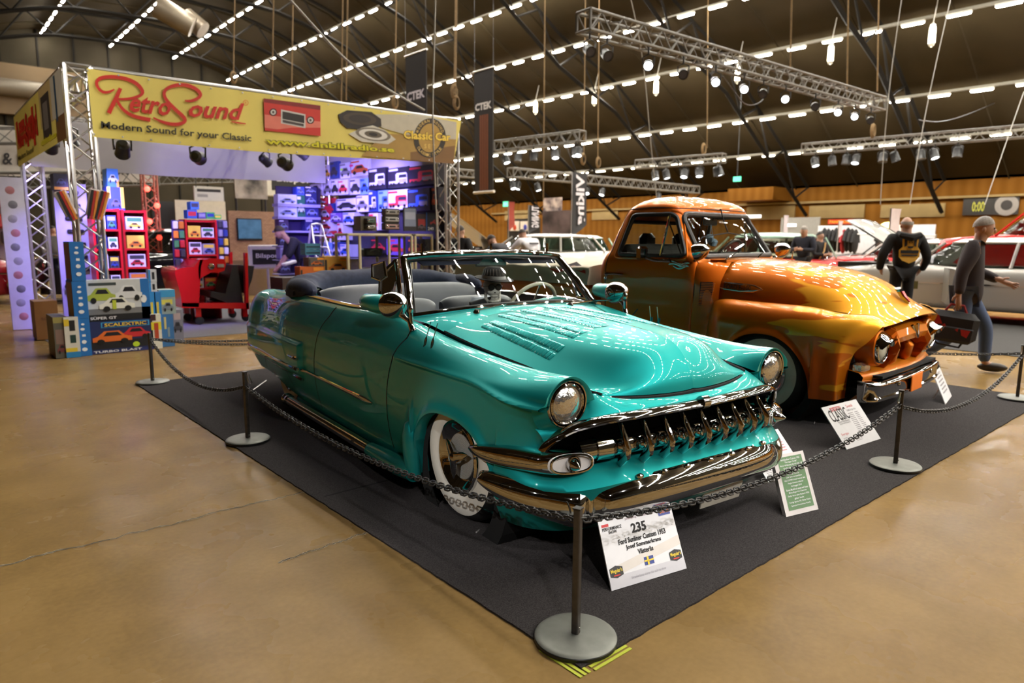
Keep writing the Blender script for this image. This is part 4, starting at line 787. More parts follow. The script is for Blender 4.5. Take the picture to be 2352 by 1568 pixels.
cp2 = tag(slab(8.6, -1.2, 13.5, 4.9).build('carpet', mat('dark_grey_carpet', (.045, .042, .040), .95, noise=.2, nscale=90, bump=.3, bscale=200), smooth=False), 'dark grey carpet under the silver car at the right edge', 'carpet'); cp2.location = (1.75, 0, 0)
cp3 = tag(slab(1.35, 10.4, 7.6, 15.2).build('carpet', mat('blue_grey_carpet', (.14, .135, .15), .9, noise=.15, nscale=80), smooth=False), 'blue grey carpet of the car audio booth under the red cart', 'carpet')
GT = cm(190, 200, 60, .7); c = np.array([x0-.03, y0-.03, .003])
tp = MB()
for k in range(3): tp.box((c[0]+.0+.05*0+.02*k, c[1]+.10, .0025), (.012, .2, .002)).box((c[0]+.157, c[1]+.02*k, .0025), (.19, .012, .002))
tag(tp.build('floor_tape', GT, smooth=False), 'yellow green tape marks on the floor under the nearest post base', 'tape')
POSTM = mat('dark_steel_post', (.085, .078, .072), .42, .6, noise=.15, nscale=25); DISC = mat('galvanised_disc', (.23, .235, .21), .5, .45, noise=.10, nscale=14)
PH = .492
def stanchion(px, label, carab=1, z=.009):
    p = G(px[0], px[1], z); t = thing('barrier_post', label, 'barrier post', (p[0], p[1], z), .3, 'chain barrier posts')
    MB().lathe([(.140, .0), (.148, .003), (.148, .016), (.142, .021), (.128, .0235), (.0, .0245)], n=48).build('base_disc', DISC, t)
    MB().lathe([(.1455, .0), (.1505, .002), (.1505, .014), (.1485, .0165)], n=48, cap=False).build('rubber_edge', BLACK, t)
    MB().rbox((0, 0, (PH+.022)/2), (.026, .026, PH-.022), .003).build('pole', POSTM, t)
    MB().box((0, 0, PH+.002), (.03, .03, .005)).build('cap', BLACK, t, smooth=False)
    MB().ball((-.0, -.014, .045), (.006, .004, .006), 8).build('bolt', STEEL, t)
    return np.array([p[0], p[1], z])
PA = stanchion((1322, 1467), 'nearest steel barrier post, in front of the chrome bumper', z=.004)
PB = stanchion((570, 1012), 'steel barrier post on the carpet edge beside the convertible\'s rear wheel')
PC = stanchion((351, 879), 'steel barrier post at the far left carpet corner by the toy boxes', z=.003)
PD = stanchion((2056, 1071), 'steel barrier post in front of the orange truck, between the two chains')
PE = stanchion((2336, 916), 'steel barrier post cut by the right edge of the photo')
LINKV = None
def chain(pts, label, pitch=.0295, carabs=()):
    P = [np.array(p, float) for p in pts]; P = curve(P, 300); L = np.concatenate([[0], np.cumsum(np.linalg.norm(np.diff(P, axis=0), axis=1))]); n = int(L[-1]/pitch); mb = MB(); ring = []
    for a in np.linspace(0, 2*PI, 14, endpoint=False): ring.append((.0118*math.cos(a)**1+.0095*np.sign(math.cos(a)), .0125*math.sin(a)))
    for k in range(n):
        s = (k+.5)*L[-1]/n; c = np.array([np.interp(s, L, P[:, i]) for i in range(3)]); t = np.array([np.interp(min(s+.01, L[-1]), L, P[:, i])-np.interp(max(s-.01, 0), L, P[:, i]) for i in range(3)]); t /= np.linalg.norm(t)
        u = np.cross(t, [0, 0, 1]); u /= np.linalg.norm(u); w = np.cross(t, u); a = (.75 if k % 2 else -.75)+rnd.uniform(-.15, .15); v = u*math.cos(a)+w*math.sin(a)
        mb.tube([c+t*x+v*y for x, y in ring], .0042, 6, closed=True)
    o = tag(mb.build('barrier_chain', mat('black_chain_plastic', (.018, .018, .018), .38, noise=.1) if 'black_chain_plastic' not in bpy.data.materials else bpy.data.materials['black_chain_plastic'], sharp=180), label, 'chain', 'black barrier chains')
    for p, d in carabs:
        p = np.array(p); d = np.array(d); MB().tube([p+np.array([d[0]*x, d[1]*x, z]) for x, z in ((0, .0), (.012, .004), (.016, -.02), (.03, -.055), (.022, -.068), (.008, -.06), (.0, -.03))], .0042, 6, closed=True).build('carabiner', STEEL, o)
    return o
def cat(a, b, ha, hb, sag, n=9):
    return [(*(a[:2]+(b[:2]-a[:2])*t), ha+(hb-ha)*t-sag*4*t*(1-t)) for t in np.linspace(0, 1, n)]
chain(cat(PB, PA, .40, .455, .125), 'black chain running along the convertible\'s side to the nearest post', carabs=[((PB[0]+.012, PB[1]-.01, PH-.01), (1, -.3)), ])
chain(cat(PA, PD, .455, .41, .14), 'black chain hanging across the numbered sign to the post by the truck', carabs=[((PD[0]-.016, PD[1], PH), (-1, .1))])
chain(cat(PD, PE, .40, .41, .20), 'black chain between the two posts in front of the truck', carabs=[((PE[0]-.015, PE[1], PH), (-1, .1))])
chain(cat(PB, PC, .40, .44, .19), 'black chain from the rear wheel post back to the corner post')
chain(cat(PC, np.array([4.5, PC[1]+.1]), .44, .43, .16), 'black chain behind the convertible from the corner post')
chain(cat(PC, np.array([4.5, PC[1]+.22]), .44, .43, .12), 'second black chain behind the convertible, hanging slightly higher')
chain(cat(np.array([7.3, PE[1]+2.2]), PE, .44, .43, .10), 'black chain on the far side of the truck running to the right post')
# signs
def board(BL, BR, TL, H, th=.006):
    BL, BR = G(*BL, .01), G(*BR, .01); d = ray(*TL); o = np.array([0, 0, CH]); q = o-BL; a, b, c = d@d, 2*d@q, q@q-H*H; D = max(b*b-4*a*c, 0); tt = (-b+math.sqrt(D))/(2*a); TLp = o+d*tt; return BL, BR, TLp, TLp+(BR-BL)
def sign(name, label, cat_, BLp, BRp, TLp, H, m, th=.006):
    BL, BR, TL, TR = board(BLp, BRp, TLp, H); n = np.cross(BR-BL, TL-BL); n /= np.linalg.norm(n); o = MB().prism([BL, BR, TR, TL], -n*th).build(name, m, None, smooth=False); tag(o, label, cat_)
    def q(u0, v0, u1, v1): f = lambda u, v: BL+(BR-BL)*u+(TL-BL)*v; return f(u0, v1), f(u1, v1), f(u0, v0)
    def pt(u, v, k=.001): return BL+(BR-BL)*u+(TL-BL)*v+n*k
    return o, q, pt, n
INK = cm(25, 22, 24, .7)
o, q, pt, n = sign('show_placard', 'white show placard numbered 235 standing in front of the bumper', 'sign', (1405, 1357), (1577, 1305), (1372, 1192), .297, WHITE)
def rect(pt, u0, v0, u1, v1, m, par, k=.001, nm='print'): return MB().poly([pt(u0, v0, k), pt(u1, v0, k), pt(u1, v1, k), pt(u0, v1, k)]).build(nm, m, par, smooth=False)
rect(pt, 0, 0, 1, .17, cm(205, 203, 208), o); 
MB().poly([pt(.1, .17), pt(1, .36), pt(1, .5), pt(.1, .30)]).build('print', cm(222, 214, 205), o, smooth=False)
for s_, b in (('235', (.40, .685, .60, .825)), ('Ford Sunliner Custom 1953', (.20, .565, .84, .645)), ('Josef Sommarkrans', (.28, .465, .755, .545)), ('Västerås', (.42, .375, .625, .45))): txt(s_, 'lettering', INK, o, q(*b), .002, .03)
txt('Jönköping • Sweden • 2017', 'lettering', cm(150, 120, 130, .7), o, q(.34, .885, .77, .925), .002); txt('Skruvkarlarna startar här och nu show', 'lettering', cm(170, 168, 175, .7), o, q(.27, .075, .73, .115), .002)
txt('PERFORMANCE', 'lettering', INK, o, q(.03, .80, .28, .85), .002, .02); txt('SHOW', 'lettering', INK, o, q(.10, .75, .21, .795), .002, .02); rect(pt, .03, .86, .12, .90, cm(200, 25, 30), o)
rect(pt, .80, .83, .965, .965, cm(60, 75, 150), o, .0015); txt('CUSTOM', 'lettering', cm(225, 130, 40), o, q(.815, .86, .95, .95), .003, .02)
rect(pt, .475, .20, .60, .315, cm(35, 60, 140), o, .0015); rect(pt, .51, .20, .535, .315, cm(240, 205, 40), o, .003); rect(pt, .475, .247, .60, .27, cm(240, 205, 40), o, .003)
for u in (.02, .815):
    MB().poly([pt(u+a, .14+b, .0015) for a, b in ((0, .03), (.08, 0), (.165, .03), (.165, .14), (.08, .17), (0, .14))]).build('print', cm(20, 18, 18), o, smooth=False); txt("Meguiar's", 'lettering', cm(240, 210, 50), o, q(u+.01, .20, u+.155, .27), .003, .02); rect(pt, u+.04, .17, u+.12, .185, cm(215, 40, 25), o, .003)
o, q, pt, n = sign('framed_sign', 'white framed green sign about the convertible, propped on a brown easel', 'sign', (1806, 1187), (1880, 1169), (1774, 1047), .375, cm(205, 198, 195), .025)
rect(pt, .12, .075, .90, .945, cm(70, 115, 60), o)
for k, (s_, w) in enumerate((('Ford Sunliner Custom 1953', .62), ('"The Sugar Candy"', .4), ('Motor V8 Mustang 302 HO 5,0 L -88', .7), ('Växellåda C4 AODE, Automat', .55), ('Inredning Gål med vitt mönstrad', .62), ('Rött från Thorelle', .36), ('Lack: Grön med pearlflame', .5), ('Hjul 215/70R15 med vitvända däck', .66), ('Avgas kromat sidorör', .5), ('Ombyggd 2013', .34), ('Kaross Modell och ersatt med huven', .68), ('Bilens färger från Chevrolet', .56), ('Stolar hel av Jens Packard 1950', .66), ('glas lack', .3), ('Sverige Sports, HC, Elmia, Classic', .66), ('Ägare Josef Sommarkrans Västerås', .6))):
    v = .905-k*.0505; txt(s_, 'lettering', WHITE, o, q(.51-w/2, v-.026, .51+w/2, v+.008), .0025, .01)
BR_ = G(1806, 1187, .01); MB().prism([pt(.15, .35, -.026), pt(.45, .35, -.026), pt(.45, .0, -.13), pt(.15, .0, -.13)], tuple(-n*.006)).build('easel_leg', cm(95, 50, 40), o, smooth=False)
o, q, pt, n = sign('info_board', 'white printed board headed CLASSIC lying in front of the truck', 'sign', (1945, 1032), (2023, 1007), (1886, 936), .32, WHITE)
rect(pt, .18, .86, .47, .945, cm(200, 35, 40), o); txt('BILSPORT', 'lettering', WHITE, o, q(.19, .875, .46, .93), .003); txt('CLASSIC', 'lettering', INK, o, q(.08, .62, .56, .90), .002); txt('BILSPORT PERFORMANCE', 'lettering', INK, o, q(.19, .575, .50, .605), .002); txt('& CUSTOM MOTOR SHOW', 'lettering', INK, o, q(.2, .53, .5, .56), .002)
txt('Svensk', 'lettering', cm(215, 90, 95), o, q(.62, .86, .80, .93), .002); txt('Sveriges', 'lettering', cm(215, 90, 95), o, q(.08, .28, .28, .35), .002); txt('FORD F-100 1954', 'lettering', cm(110, 105, 110), o, q(.58, .775, .83, .82), .002)
for k in range(12):
    for u0, u1 in ((.56, .70), (.75, .75+.08+.05*rnd.random())): rect(pt, u0, .72-k*.042, u1, .735-k*.042, cm(150, 146, 150), o)
for k in range(4): rect(pt, .08, .23-k*.03, .08+.15*rnd.uniform(.6, 1), .24-k*.03, cm(130, 126, 130), o); rect(pt, .38, .20-k*.03, .55, .208-k*.03, cm(150, 146, 150), o)
o, q, pt, n = sign('info_board', 'white printed board half hidden behind the bumper end and the green sign', 'sign', (1765, 1107), (1850, 1083), (1703, 1003), .33, WHITE)
for k in range(7): rect(pt, .08, .30-k*.035, .08+.3*rnd.uniform(.6, 1), .31-k*.035, cm(130, 126, 130), o); rect(pt, .70, .88-k*.06, .90, .90-k*.06, cm(205, 120, 130), o)
o, q, pt, n = sign('info_board', 'small white board seen almost edge on by the far truck corner', 'sign', (2172, 928), (2186, 909), (2144, 858), .36, WHITE)
for k in range(5): rect(pt, .2, .75-k*.12, .8, .80-k*.12, cm(150, 146, 150), o)
txt('INFO', 'lettering', cm(90, 88, 90), o, q(.25, .85, .75, .93), .002)
a, b = pt(.3, .5, -.01), pt(.3, 0, -.18); MB().tube([a, b], .006, 6).tube([pt(.7, .5, -.01), pt(.7, 0, -.18)], .006, 6).build('stand_leg', STEEL, o)
# thin rod props
def rods(label, segs):
    o = MB(); [o.tube([np.array(a), np.array(b)], .004, 6) for a, b in segs]; tag(o.build('prop_rod', mat('white_rod', (.72, .70, .68), .3, .5, noise=.03)), label, 'rod')
rods('white metal rod leaning from the chrome wheel to the carpet', [(G(1094, 1222, .012), on(1152, 1182, 1, G(1094, 1222)[1]+.18))])
rods('two crossed thin rods standing under the truck fender', [(G(1859, 945, .012), on(1888, 917, 1, G(1859, 945)[1]+.3)), (G(1870, 973, .012), on(1888, 919, 1, G(1859, 945)[1]+.3))])
rods('thin rod on the carpet behind the convertible\'s rear wheel', [(G(581, 895, .012), on(612, 873, 1, G(581, 895)[1]+.25))])
# skull dummy in the driver's seat
def carM(p): return Matrix.Translation((CAR[0], CAR[1], 0)) @ Matrix.Rotation(CARA, 4, 'Z') @ Matrix.Translation(p)
sk = thing('skull_dummy', 'grinning skull dummy in sunglasses and black fedora at the convertible\'s wheel', 'skull', M=carM((-1.46, .30, 1.0)) @ Matrix.Rotation(-.35, 4, 'Z'))
BONE = mat('bone', (.62, .58, .52), .6, noise=.12, nscale=14)
s_ = MB().ball((-.02, 0, .075), (.082, .066, .075), 24).ball((.03, 0, .04), (.045, .052, .04), 16).rbox((.045, 0, .005), (.04, .055, .03), .012).rbox((.04, 0, -.035), (.05, .075, .035), .014)
for y in (-.05, .05): s_.tube([(-.01, y*1.05, .03), (.0, y*1.05, -.02), (.03, y*.8, -.04)], .012, 8).ball((.045, y*.8, .035), (.018, .014, .012), 8)
for k in range(6):
    for z in (-.012, -.022): s_.rbox((.066-.004*abs(k-2.5), -.022+.0088*k, z), (.008, .0075, .009), .002)
s_.build('skull', BONE, sk); MB().prism([(.0705, -.008, .028), (.0705, .008, .028), (.0705, 0, .05)], (.003, 0, 0)).build('nose_hole', DARK, sk)
g = MB()
for y in (-.027, .027): g.lathe([(.004, -.004), (.025, -.003), (.026, .002), (.02, .006), (0, .008)], (.071, y, .072), (1, 0, 0), 16)
g.tube([(.07, -.05, .078), (.0, -.072, .075)], .004, 6).tube([(.07, .05, .078), (.0, .072, .075)], .004, 6).tube([(.074, -.01, .076), (.074, .01, .076)], .004, 6); g.build('sunglasses', BLACK, sk)
ht = MB(); T = Matrix.Rotation(.12, 3, 'X')
FELT = mat('black_felt', (.02, .02, .022), .9, noise=.2)
ht.lathe([(.001, .215), (.05, .222), (.075, .20), (.088, .135), (.09, .128)], (-.01, 0, 0), (.08, .05, 1), 28).lathe([(.085, .13), (.115, .122), (.145, .128), (.147, .134), (.115, .13), (.085, .138)], (-.01, 0, 0), (.10, .08, 1), 36, cap=False)
hat = ht.build('fedora', FELT, sk); MB().lathe([(.0915, .128), (.091, .15), (.089, .158)], (-.01, 0, 0), (.08, .05, 1), 28, cap=False).build('hat_band', WHITE, hat)
PIN = cm(120, 120, 118, .9); pm = MB()
for k in range(22):
    a = k*2*PI/22; pm.tube([(-.0+.012+.091*math.cos(a), .008+.091*math.sin(a), .158), (.006+.077*math.cos(a), .008+.077*math.sin(a), .203)], .0016, 4)
pm.build('pinstripes', PIN, hat)
MB().rbox((-.03, 0, -.25), (.16, .34, .38), .07).tube([(-.02, -.16, -.09), (-.02, 0, -.05), (-.02, .16, -.09)], .05, 10).build('black_coat', FELT, sk)
# ------------------------------------------------------------------ car audio booth
def truss(A, B, w, label, r=.024, name='truss_beam', group=None, side=None, br=.011, mt=ALU):
    A, B = Vector(A), Vector(B); d = (B-A).normalized(); L = (B-A).length; s = Vector(side) if side else (Vector((0, 0, 1)).cross(d) if abs(d.z) < .9 else Vector((1, 0, 0))); s.normalize(); u = d.cross(s)
    K = [(s*a+u*b)*w/2 for a, b in ((-1, -1), (1, -1), (1, 1), (-1, 1))]; o = MB()
    for k in K: o.tube([A+k, B+k], r, 7)
    t = tag(o.build(name, mt), label, 'truss', group); n = max(2, int(L/(w*.82))); g = MB()
    for f in range(4):
        a, b = K[f], K[(f+1) % 4]
        for i in range(n):
            p, q = (a, b) if i % 2 else (b, a); g.tube([A+d*L*i/n+p, A+d*L*(i+1)/n+q], br, 5)
        for e in (A, B): g.tube([e+a, e+b], r*.9, 6)
    g.build('bracing', mt, t); return t
H0 = 3.47; BX0, BX1, BY0, BY1 = 1.63, 7.48, 10.05, 14.75; hw = .145
TW = 'booth truss towers'
truss((BX0+hw, BY0+hw, 0), (BX0+hw, BY0+hw, H0), .27, 'aluminium truss tower at the yellow banner\'s left end behind the toy boxes', name='truss_tower', group=TW)
truss((BX1-hw, BY0+hw, 0), (BX1-hw, BY0+hw, H0), .27, 'aluminium truss tower at the right end of the yellow banner', name='truss_tower', group=TW)
truss((BX0+hw, BY1-hw, 0), (BX0+hw, BY1-hw, H0), .27, 'rear left truss tower lit violet beside the grey radio board', name='truss_tower', group=TW)
truss((BX1-.15, BY1-hw, 0), (BX1-.15, BY1-hw, H0), .27, 'rear right truss tower above the product wall corner', name='truss_tower', group=TW)
truss((BX1+.16, BY0+.85, 0), (BX1+.16, BY0+.85, 2.75), .25, 'shorter truss tower just behind the banner\'s right end tower', name='truss_tower', group=TW)
truss((BX0+.3, BY0+hw, H0-hw), (BX1-.3, BY0+hw, H0-hw), .27, 'truss beam carrying the yellow front banner', name='truss_beam')
truss((BX0+hw, BY0+.3, H0-hw), (BX0+hw, BY1-.3, H0-hw), .27, 'truss beam carrying the left side banner', name='truss_beam')
truss((BX0+.3, BY1-hw, H0-hw), (BX1-.3, BY1-hw, H0-hw), .27, 'truss beam behind the white rear valance', name='truss_beam')
truss((5.3, BY0+.3, H0-hw), (5.3, BY1-.3, H0-hw), .27, 'truss beam across the middle of the booth roof', name='truss_beam')
# ---- front banner
YB_ = 9.975
def bp_(x, y, k=0.): return PY(x, y, YB_-.0015*(1+k))
def z1(x, y): return x/3.92, y/3.92+80          # crop coordinates of two zoomed views
def z3(x, y): return 560+x/3.92, 130+y/3.92
YEL = mat('yellow_banner_vinyl', (.78, .64, .14), .5, noise=.06, nscale=1.5)
N = 40; top = curve([PY(*p, YB_) for p in ((200, 156), (430, 190), (660, 222), (860, 250), (1061, 277))], N); bot = curve([PY(*p, YB_) for p in ((216, 314), (430, 334), (650, 352), (850, 364), (1043, 375))], N)
def wav(i, t): return np.array([0, .012*math.sin(i*.9)*math.sin(PI*t)*1, 0])
ban = MB().grid([[top[i]*(1-t)+bot[i]*t+[0, .02, 0]+wav(i, t)*.5 for i in range(N)] for t in np.linspace(0, 1, 7)]).build('front_banner', YEL, None, sharp=180)
tag(ban, 'long yellow banner reading RetroSound across the booth front', 'banner')
def flat(P, m, par, nm='print', k=0.): return MB().poly([bp_(*p, k) for p in P]).build(nm, m, par, smooth=False)
RED = cm(205, 42, 25); KHA = cm(150, 118, 62); GRY = cm(188, 180, 160)
flat([z3(1180, 520), z3(1560, 520), z3(1915, 590), z3(1912, 745), z3(1800, 740), z3(1450, 700), z3(1240, 640)], GRY, ban, 'grey_print', -.6)
flat([z3(1260, 690), z3(1450, 700), z3(1912, 745), z3(1890, 965), z3(1500, 932), z3(1060, 895)], cm(165, 130, 60), ban, 'brown_print', -.6)
flat([z3(1500, 860), z3(1905, 800), z3(1890, 965), z3(1500, 932)], cm(120, 85, 40), ban, 'brown_print', -.4)
def stroke(P, w, cv=z1, m=RED, k=1., n=40, par=None, nm='script'):
    R = ribbon(P, w, n); A = [[bp_(*cv(*p), k) for p in row] for row in R]; return MB().grid(A).build(nm, m, par or ban, smooth=False)
stroke([(1030, 490), (985, 512), (925, 512), (880, 470), (872, 420), (920, 385), (1020, 378), (1130, 395), (1230, 440), (1282, 505), (1262, 545), (1180, 572), (1090, 578), (1035, 572)], [14, 22, 26, 26, 30, 34, 34, 34, 34, 32, 28, 24, 20, 14])
stroke([(1085, 480), (1050, 560), (1010, 640), (980, 705)], [34, 38, 38, 40], k=1.3); stroke([(1055, 590), (1095, 655), (1170, 715), (1270, 748), (1355, 765)], [22, 26, 30, 34, 36], k=1.6)
stroke([(1665, 592), (1730, 592), (1795, 560), (1795, 515), (1720, 465), (1610, 450), (1510, 480), (1478, 530), (1510, 600), (1600, 690), (1660, 750), (1650, 790), (1570, 805), (1470, 785), (1380, 745)], [14, 26, 30, 32, 34, 34, 30, 28, 30, 34, 34, 32, 32, 26, 12], k=1.3, n=60)
def quad(cv, TL, TR, BL, k=2.): return bp_(*cv(*TL), k), bp_(*cv(*TR), k), bp_(*cv(*BL), k)
def btxt(s, cv, TL, TR, BL, m, b=.02, nm='lettering'): return txt(s, nm, m, ban, quad(cv, TL, TR, BL), .001, b)
btxt('etro', z1, (1190, 540), (1560, 588), (1150, 690), RED, .025, 'script'); btxt('ound', z1, (1735, 580), (2200, 618), (1680, 738), RED, .025, 'script'); stroke([(2085, 780), (2150, 792), (2212, 800)], [10, 14, 10], k=1.5, n=10)
MB().grid([[bp_(*z1(2212+r*math.cos(a), 612+r*math.sin(a)), 1) for a in np.linspace(0, 2*PI, 24)] for r in (20, 25)]).build('script', cm(220, 110, 40), ban, smooth=False); btxt('R', z1, (2204, 600), (2222, 602), (2204, 624), cm(220, 110, 40), .01, 'script')
btxt('Modern Sound for your Classic', z1, (908, 775), (2262, 902), (912, 862), cm(30, 26, 20), .02)
btxt('www.dnbilradio.se', z3, (190, 728), (1357, 812), (196, 790), cm(80, 75, 10), .07); txt('www.dnbilradio.se', 'lettering', cm(215, 205, 20), ban, quad(z3, (196, 732), (1353, 815), (202, 787), 4.), .001, .03)
flat([z3(178, 375), z3(690, 440), z3(692, 715), z3(190, 665)], cm(200, 45, 30), ban, 'radio_picture', 1); flat([z3(185, 520), z3(360, 545), z3(690, 585), z3(691, 640), z3(430, 640), z3(300, 655), z3(188, 640)], cm(222, 120, 100), ban, 'radio_picture', 2); flat([z3(182, 375), z3(690, 440), z3(690, 480), z3(182, 410)], cm(130, 20, 15), ban, 'radio_picture', 2)
rp = lambda x0, y0, x1, y1, m, k: flat([z3(x0, y0), z3(x1, y0+(x1-x0)*.2), z3(x1, y1+(x1-x0)*.2), z3(x0, y1)], m, ban, 'radio_picture', k)
rp(335, 475, 555, 600, cm(205, 200, 195), 3); rp(348, 492, 545, 560, cm(30, 24, 22), 4); rp(350, 568, 540, 592, cm(70, 60, 58), 4); btxt('5 7 9 11 13 16', z3, (360, 512), (530, 545), (360, 535), cm(170, 160, 140), 0)
for x, y in ((265, 500), (600, 572)):
    for r, m, k in ((34, cm(60, 20, 15), 3), (24, cm(205, 200, 195), 4), (12, cm(90, 80, 75), 5)): flat([z3(x+r*math.cos(a), y+r*math.sin(a)) for a in np.linspace(0, 2*PI, 20, endpoint=False)], m, ban, 'radio_picture', k)
def ell(cx, cy, rx, ry, rot, m, k, n=28, cv=z3, nm='speaker_picture', r0=None, par=None):
    f = lambda a, q: cv(cx+q*(rx*math.cos(a)*math.cos(rot)-ry*math.sin(a)*math.sin(rot)), cy+q*(rx*math.cos(a)*math.sin(rot)+ry*math.sin(a)*math.cos(rot)))
    if r0 is None: return flat([f(a, 1) for a in np.linspace(0, 2*PI, n, endpoint=False)], m, par or ban, nm, k)
    return MB().grid([[bp_(*f(a, q), k) for a in np.linspace(0, 2*PI, n)] for q in (r0, 1)]).build(nm, m, par or ban, smooth=False)
flat([z3(850, 520), z3(930, 482), z3(1150, 498), z3(1235, 560), z3(1240, 625), z3(1150, 662), z3(930, 645), z3(870, 590)], cm(35, 25, 18), ban, 'speaker_picture', 1); ell(1045, 560, 150, 55, .1, cm(62, 48, 34), 2); ell(1045, 560, 100, 36, .1, cm(40, 30, 22), 3)
flat([z3(945, 695), z3(1060, 640), z3(1160, 618), z3(1270, 660), z3(1368, 745), z3(1300, 788), z3(1060, 765)], cm(200, 195, 180), ban, 'speaker_picture', 2.5)
for rx, ry, m, k in ((160, 58, cm(120, 110, 95), 3.5), (130, 46, cm(215, 210, 200), 4), (80, 30, cm(90, 80, 65), 4.5), (40, 16, cm(35, 30, 26), 5)): ell(1165, 700, rx, ry, .15, m, k)
ell(1675, 732, 145, 178, .1, cm(40, 32, 20), 2, nm='round_emblem'); ell(1675, 732, 100, 130, .1, cm(170, 135, 60), 3, nm='round_emblem')
def arc_text(s, a0, a1, rx, ry, h, flip=False):
    for ch, a in zip(s, np.linspace(a0, a1, len(s))):
        if ch == ' ': continue
        cx, cy = 1675+rx*math.cos(a), 732-ry*math.sin(a); t = (a-PI/2) if not flip else (a+PI/2); ux, uy = math.cos(t), -math.sin(t); vx, vy = -uy, ux; w = h*.8
        txt(ch, 'round_emblem', cm(200, 165, 90), ban, (bp_(*z3(cx-ux*w/2-vx*h/2*1, cy-uy*w/2-vy*h/2), 4), bp_(*z3(cx+ux*w/2-vx*h/2, cy+uy*w/2-vy*h/2), 4), bp_(*z3(cx-ux*w/2+vx*h/2, cy-uy*w/2+vy*h/2), 4)), .001, .02)
arc_text('MODERN SOUND', 2.75, .4, 122, 154, 26); arc_text('CLASSIC STYLE', 3.75, 5.6, 122, 154, 26, True)
txt('Classic Car', 'lettering', cm(90, 60, 20), ban, quad(z3, (1436, 658), (1862, 686), (1436, 742), 5.), .001, .06); txt('Classic Car', 'lettering', cm(235, 200, 70), ban, quad(z3, (1440, 662), (1862, 690), (1440, 738), 6.), .001, .03); txt('S E T', 'round_emblem', cm(215, 180, 90), ban, quad(z3, (1625, 785), (1722, 790), (1625, 825), 4.), .001, .02)
gm = MB()
for i in range(0, N, 3):
    for P in (top, bot): gm.lathe([(.012, 0), (.012, .004), (.006, .005)], P[i]+np.array([0, -.002, -.03 if P is top else .03]), (0, -1, 0), 8)
    
gm.build('eyelets', STEEL, ban)
# ---- left side banner (plane X)
XS = 1.60
def sp_(x, y, k=0.): return PX(x, y, XS-.003*k)
PXS = lambda y, z: np.array([XS, y, z])
sb = tag(MB().grid([[PXS(y, 3.42), PXS(y, 3.0), PXS(y, 2.60)] for y in np.linspace(10.06, 14.75, 12)]).build('side_banner', YEL, None), 'yellow side banner seen steeply at the booth\'s left side', 'banner')
def sr(y0, y1, z0, z1_, m, k=1): return MB().poly([(XS-.003*k, y0, z0), (XS-.003*k, y1, z0), (XS-.003*k, y1, z1_), (XS-.003*k, y0, z1_)]).build('print', m, sb, smooth=False)
sr(10.06, 10.9, 2.9, 3.42, GRY); sr(10.06, 10.7, 2.60, 2.9, cm(110, 75, 40)); sr(10.5, 10.62, 2.85, 3.4, cm(40, 70, 90), 2); sr(10.9, 11.9, 2.9, 3.42, cm(190, 165, 110)); sr(11.05, 11.75, 2.75, 3.3, cm(60, 54, 48), 2); sr(11.2, 11.6, 2.85, 3.2, cm(115, 108, 100), 3)
for y0, y1, z0, zz in ((12.5, 12.7, 2.75, 3.3), (12.7, 13.1, 3.1, 3.2), (13.2, 13.4, 2.8, 3.25), (13.5, 14.2, 3.15, 3.25), (13.0, 14.4, 2.95, 3.02), (14.3, 14.5, 2.95, 3.3)): sr(y0, y1, z0, zz, RED, 2)
txt('RetroSound', 'lettering', RED, sb, ((XS, 14.5, 3.3), (XS, 12.2, 3.3), (XS, 14.5, 2.85)), .01, .03); txt('Modern Sound', 'lettering', cm(30, 26, 20), sb, ((XS, 14.6, 2.76), (XS, 12.8, 2.76), (XS, 14.6, 2.68)), .01, .02)
txt('dnbilradio.se', 'lettering', cm(215, 205, 20), sb, ((XS, 12.0, 2.76), (XS, 10.7, 2.76), (XS, 12.0, 2.68)), .012, .03)
# rear valance
VAL = mat('white_valance_cloth', (.36, .345, .35), .8, noise=.04, nscale=2)
tag(MB().grid([[(x, 14.42+.01*math.sin(x*5), 3.4), (x, 14.42+.015*math.sin(x*5), 3.0), (x, 14.42+.02*math.sin(x*5), 2.58+.02*math.sin(x*1.2))] for x in np.linspace(1.75, 7.1, 40)]).build('valance', VAL, None, sharp=180), 'white cloth valance along the booth\'s rear truss', 'valance')
tag(MB().grid([[(7.2, y, 3.4), (7.2, y, 2.60)] for y in np.linspace(10.3, 14.4, 10)]).build('valance', VAL, None), 'white cloth valance above the booth\'s product wall', 'valance')
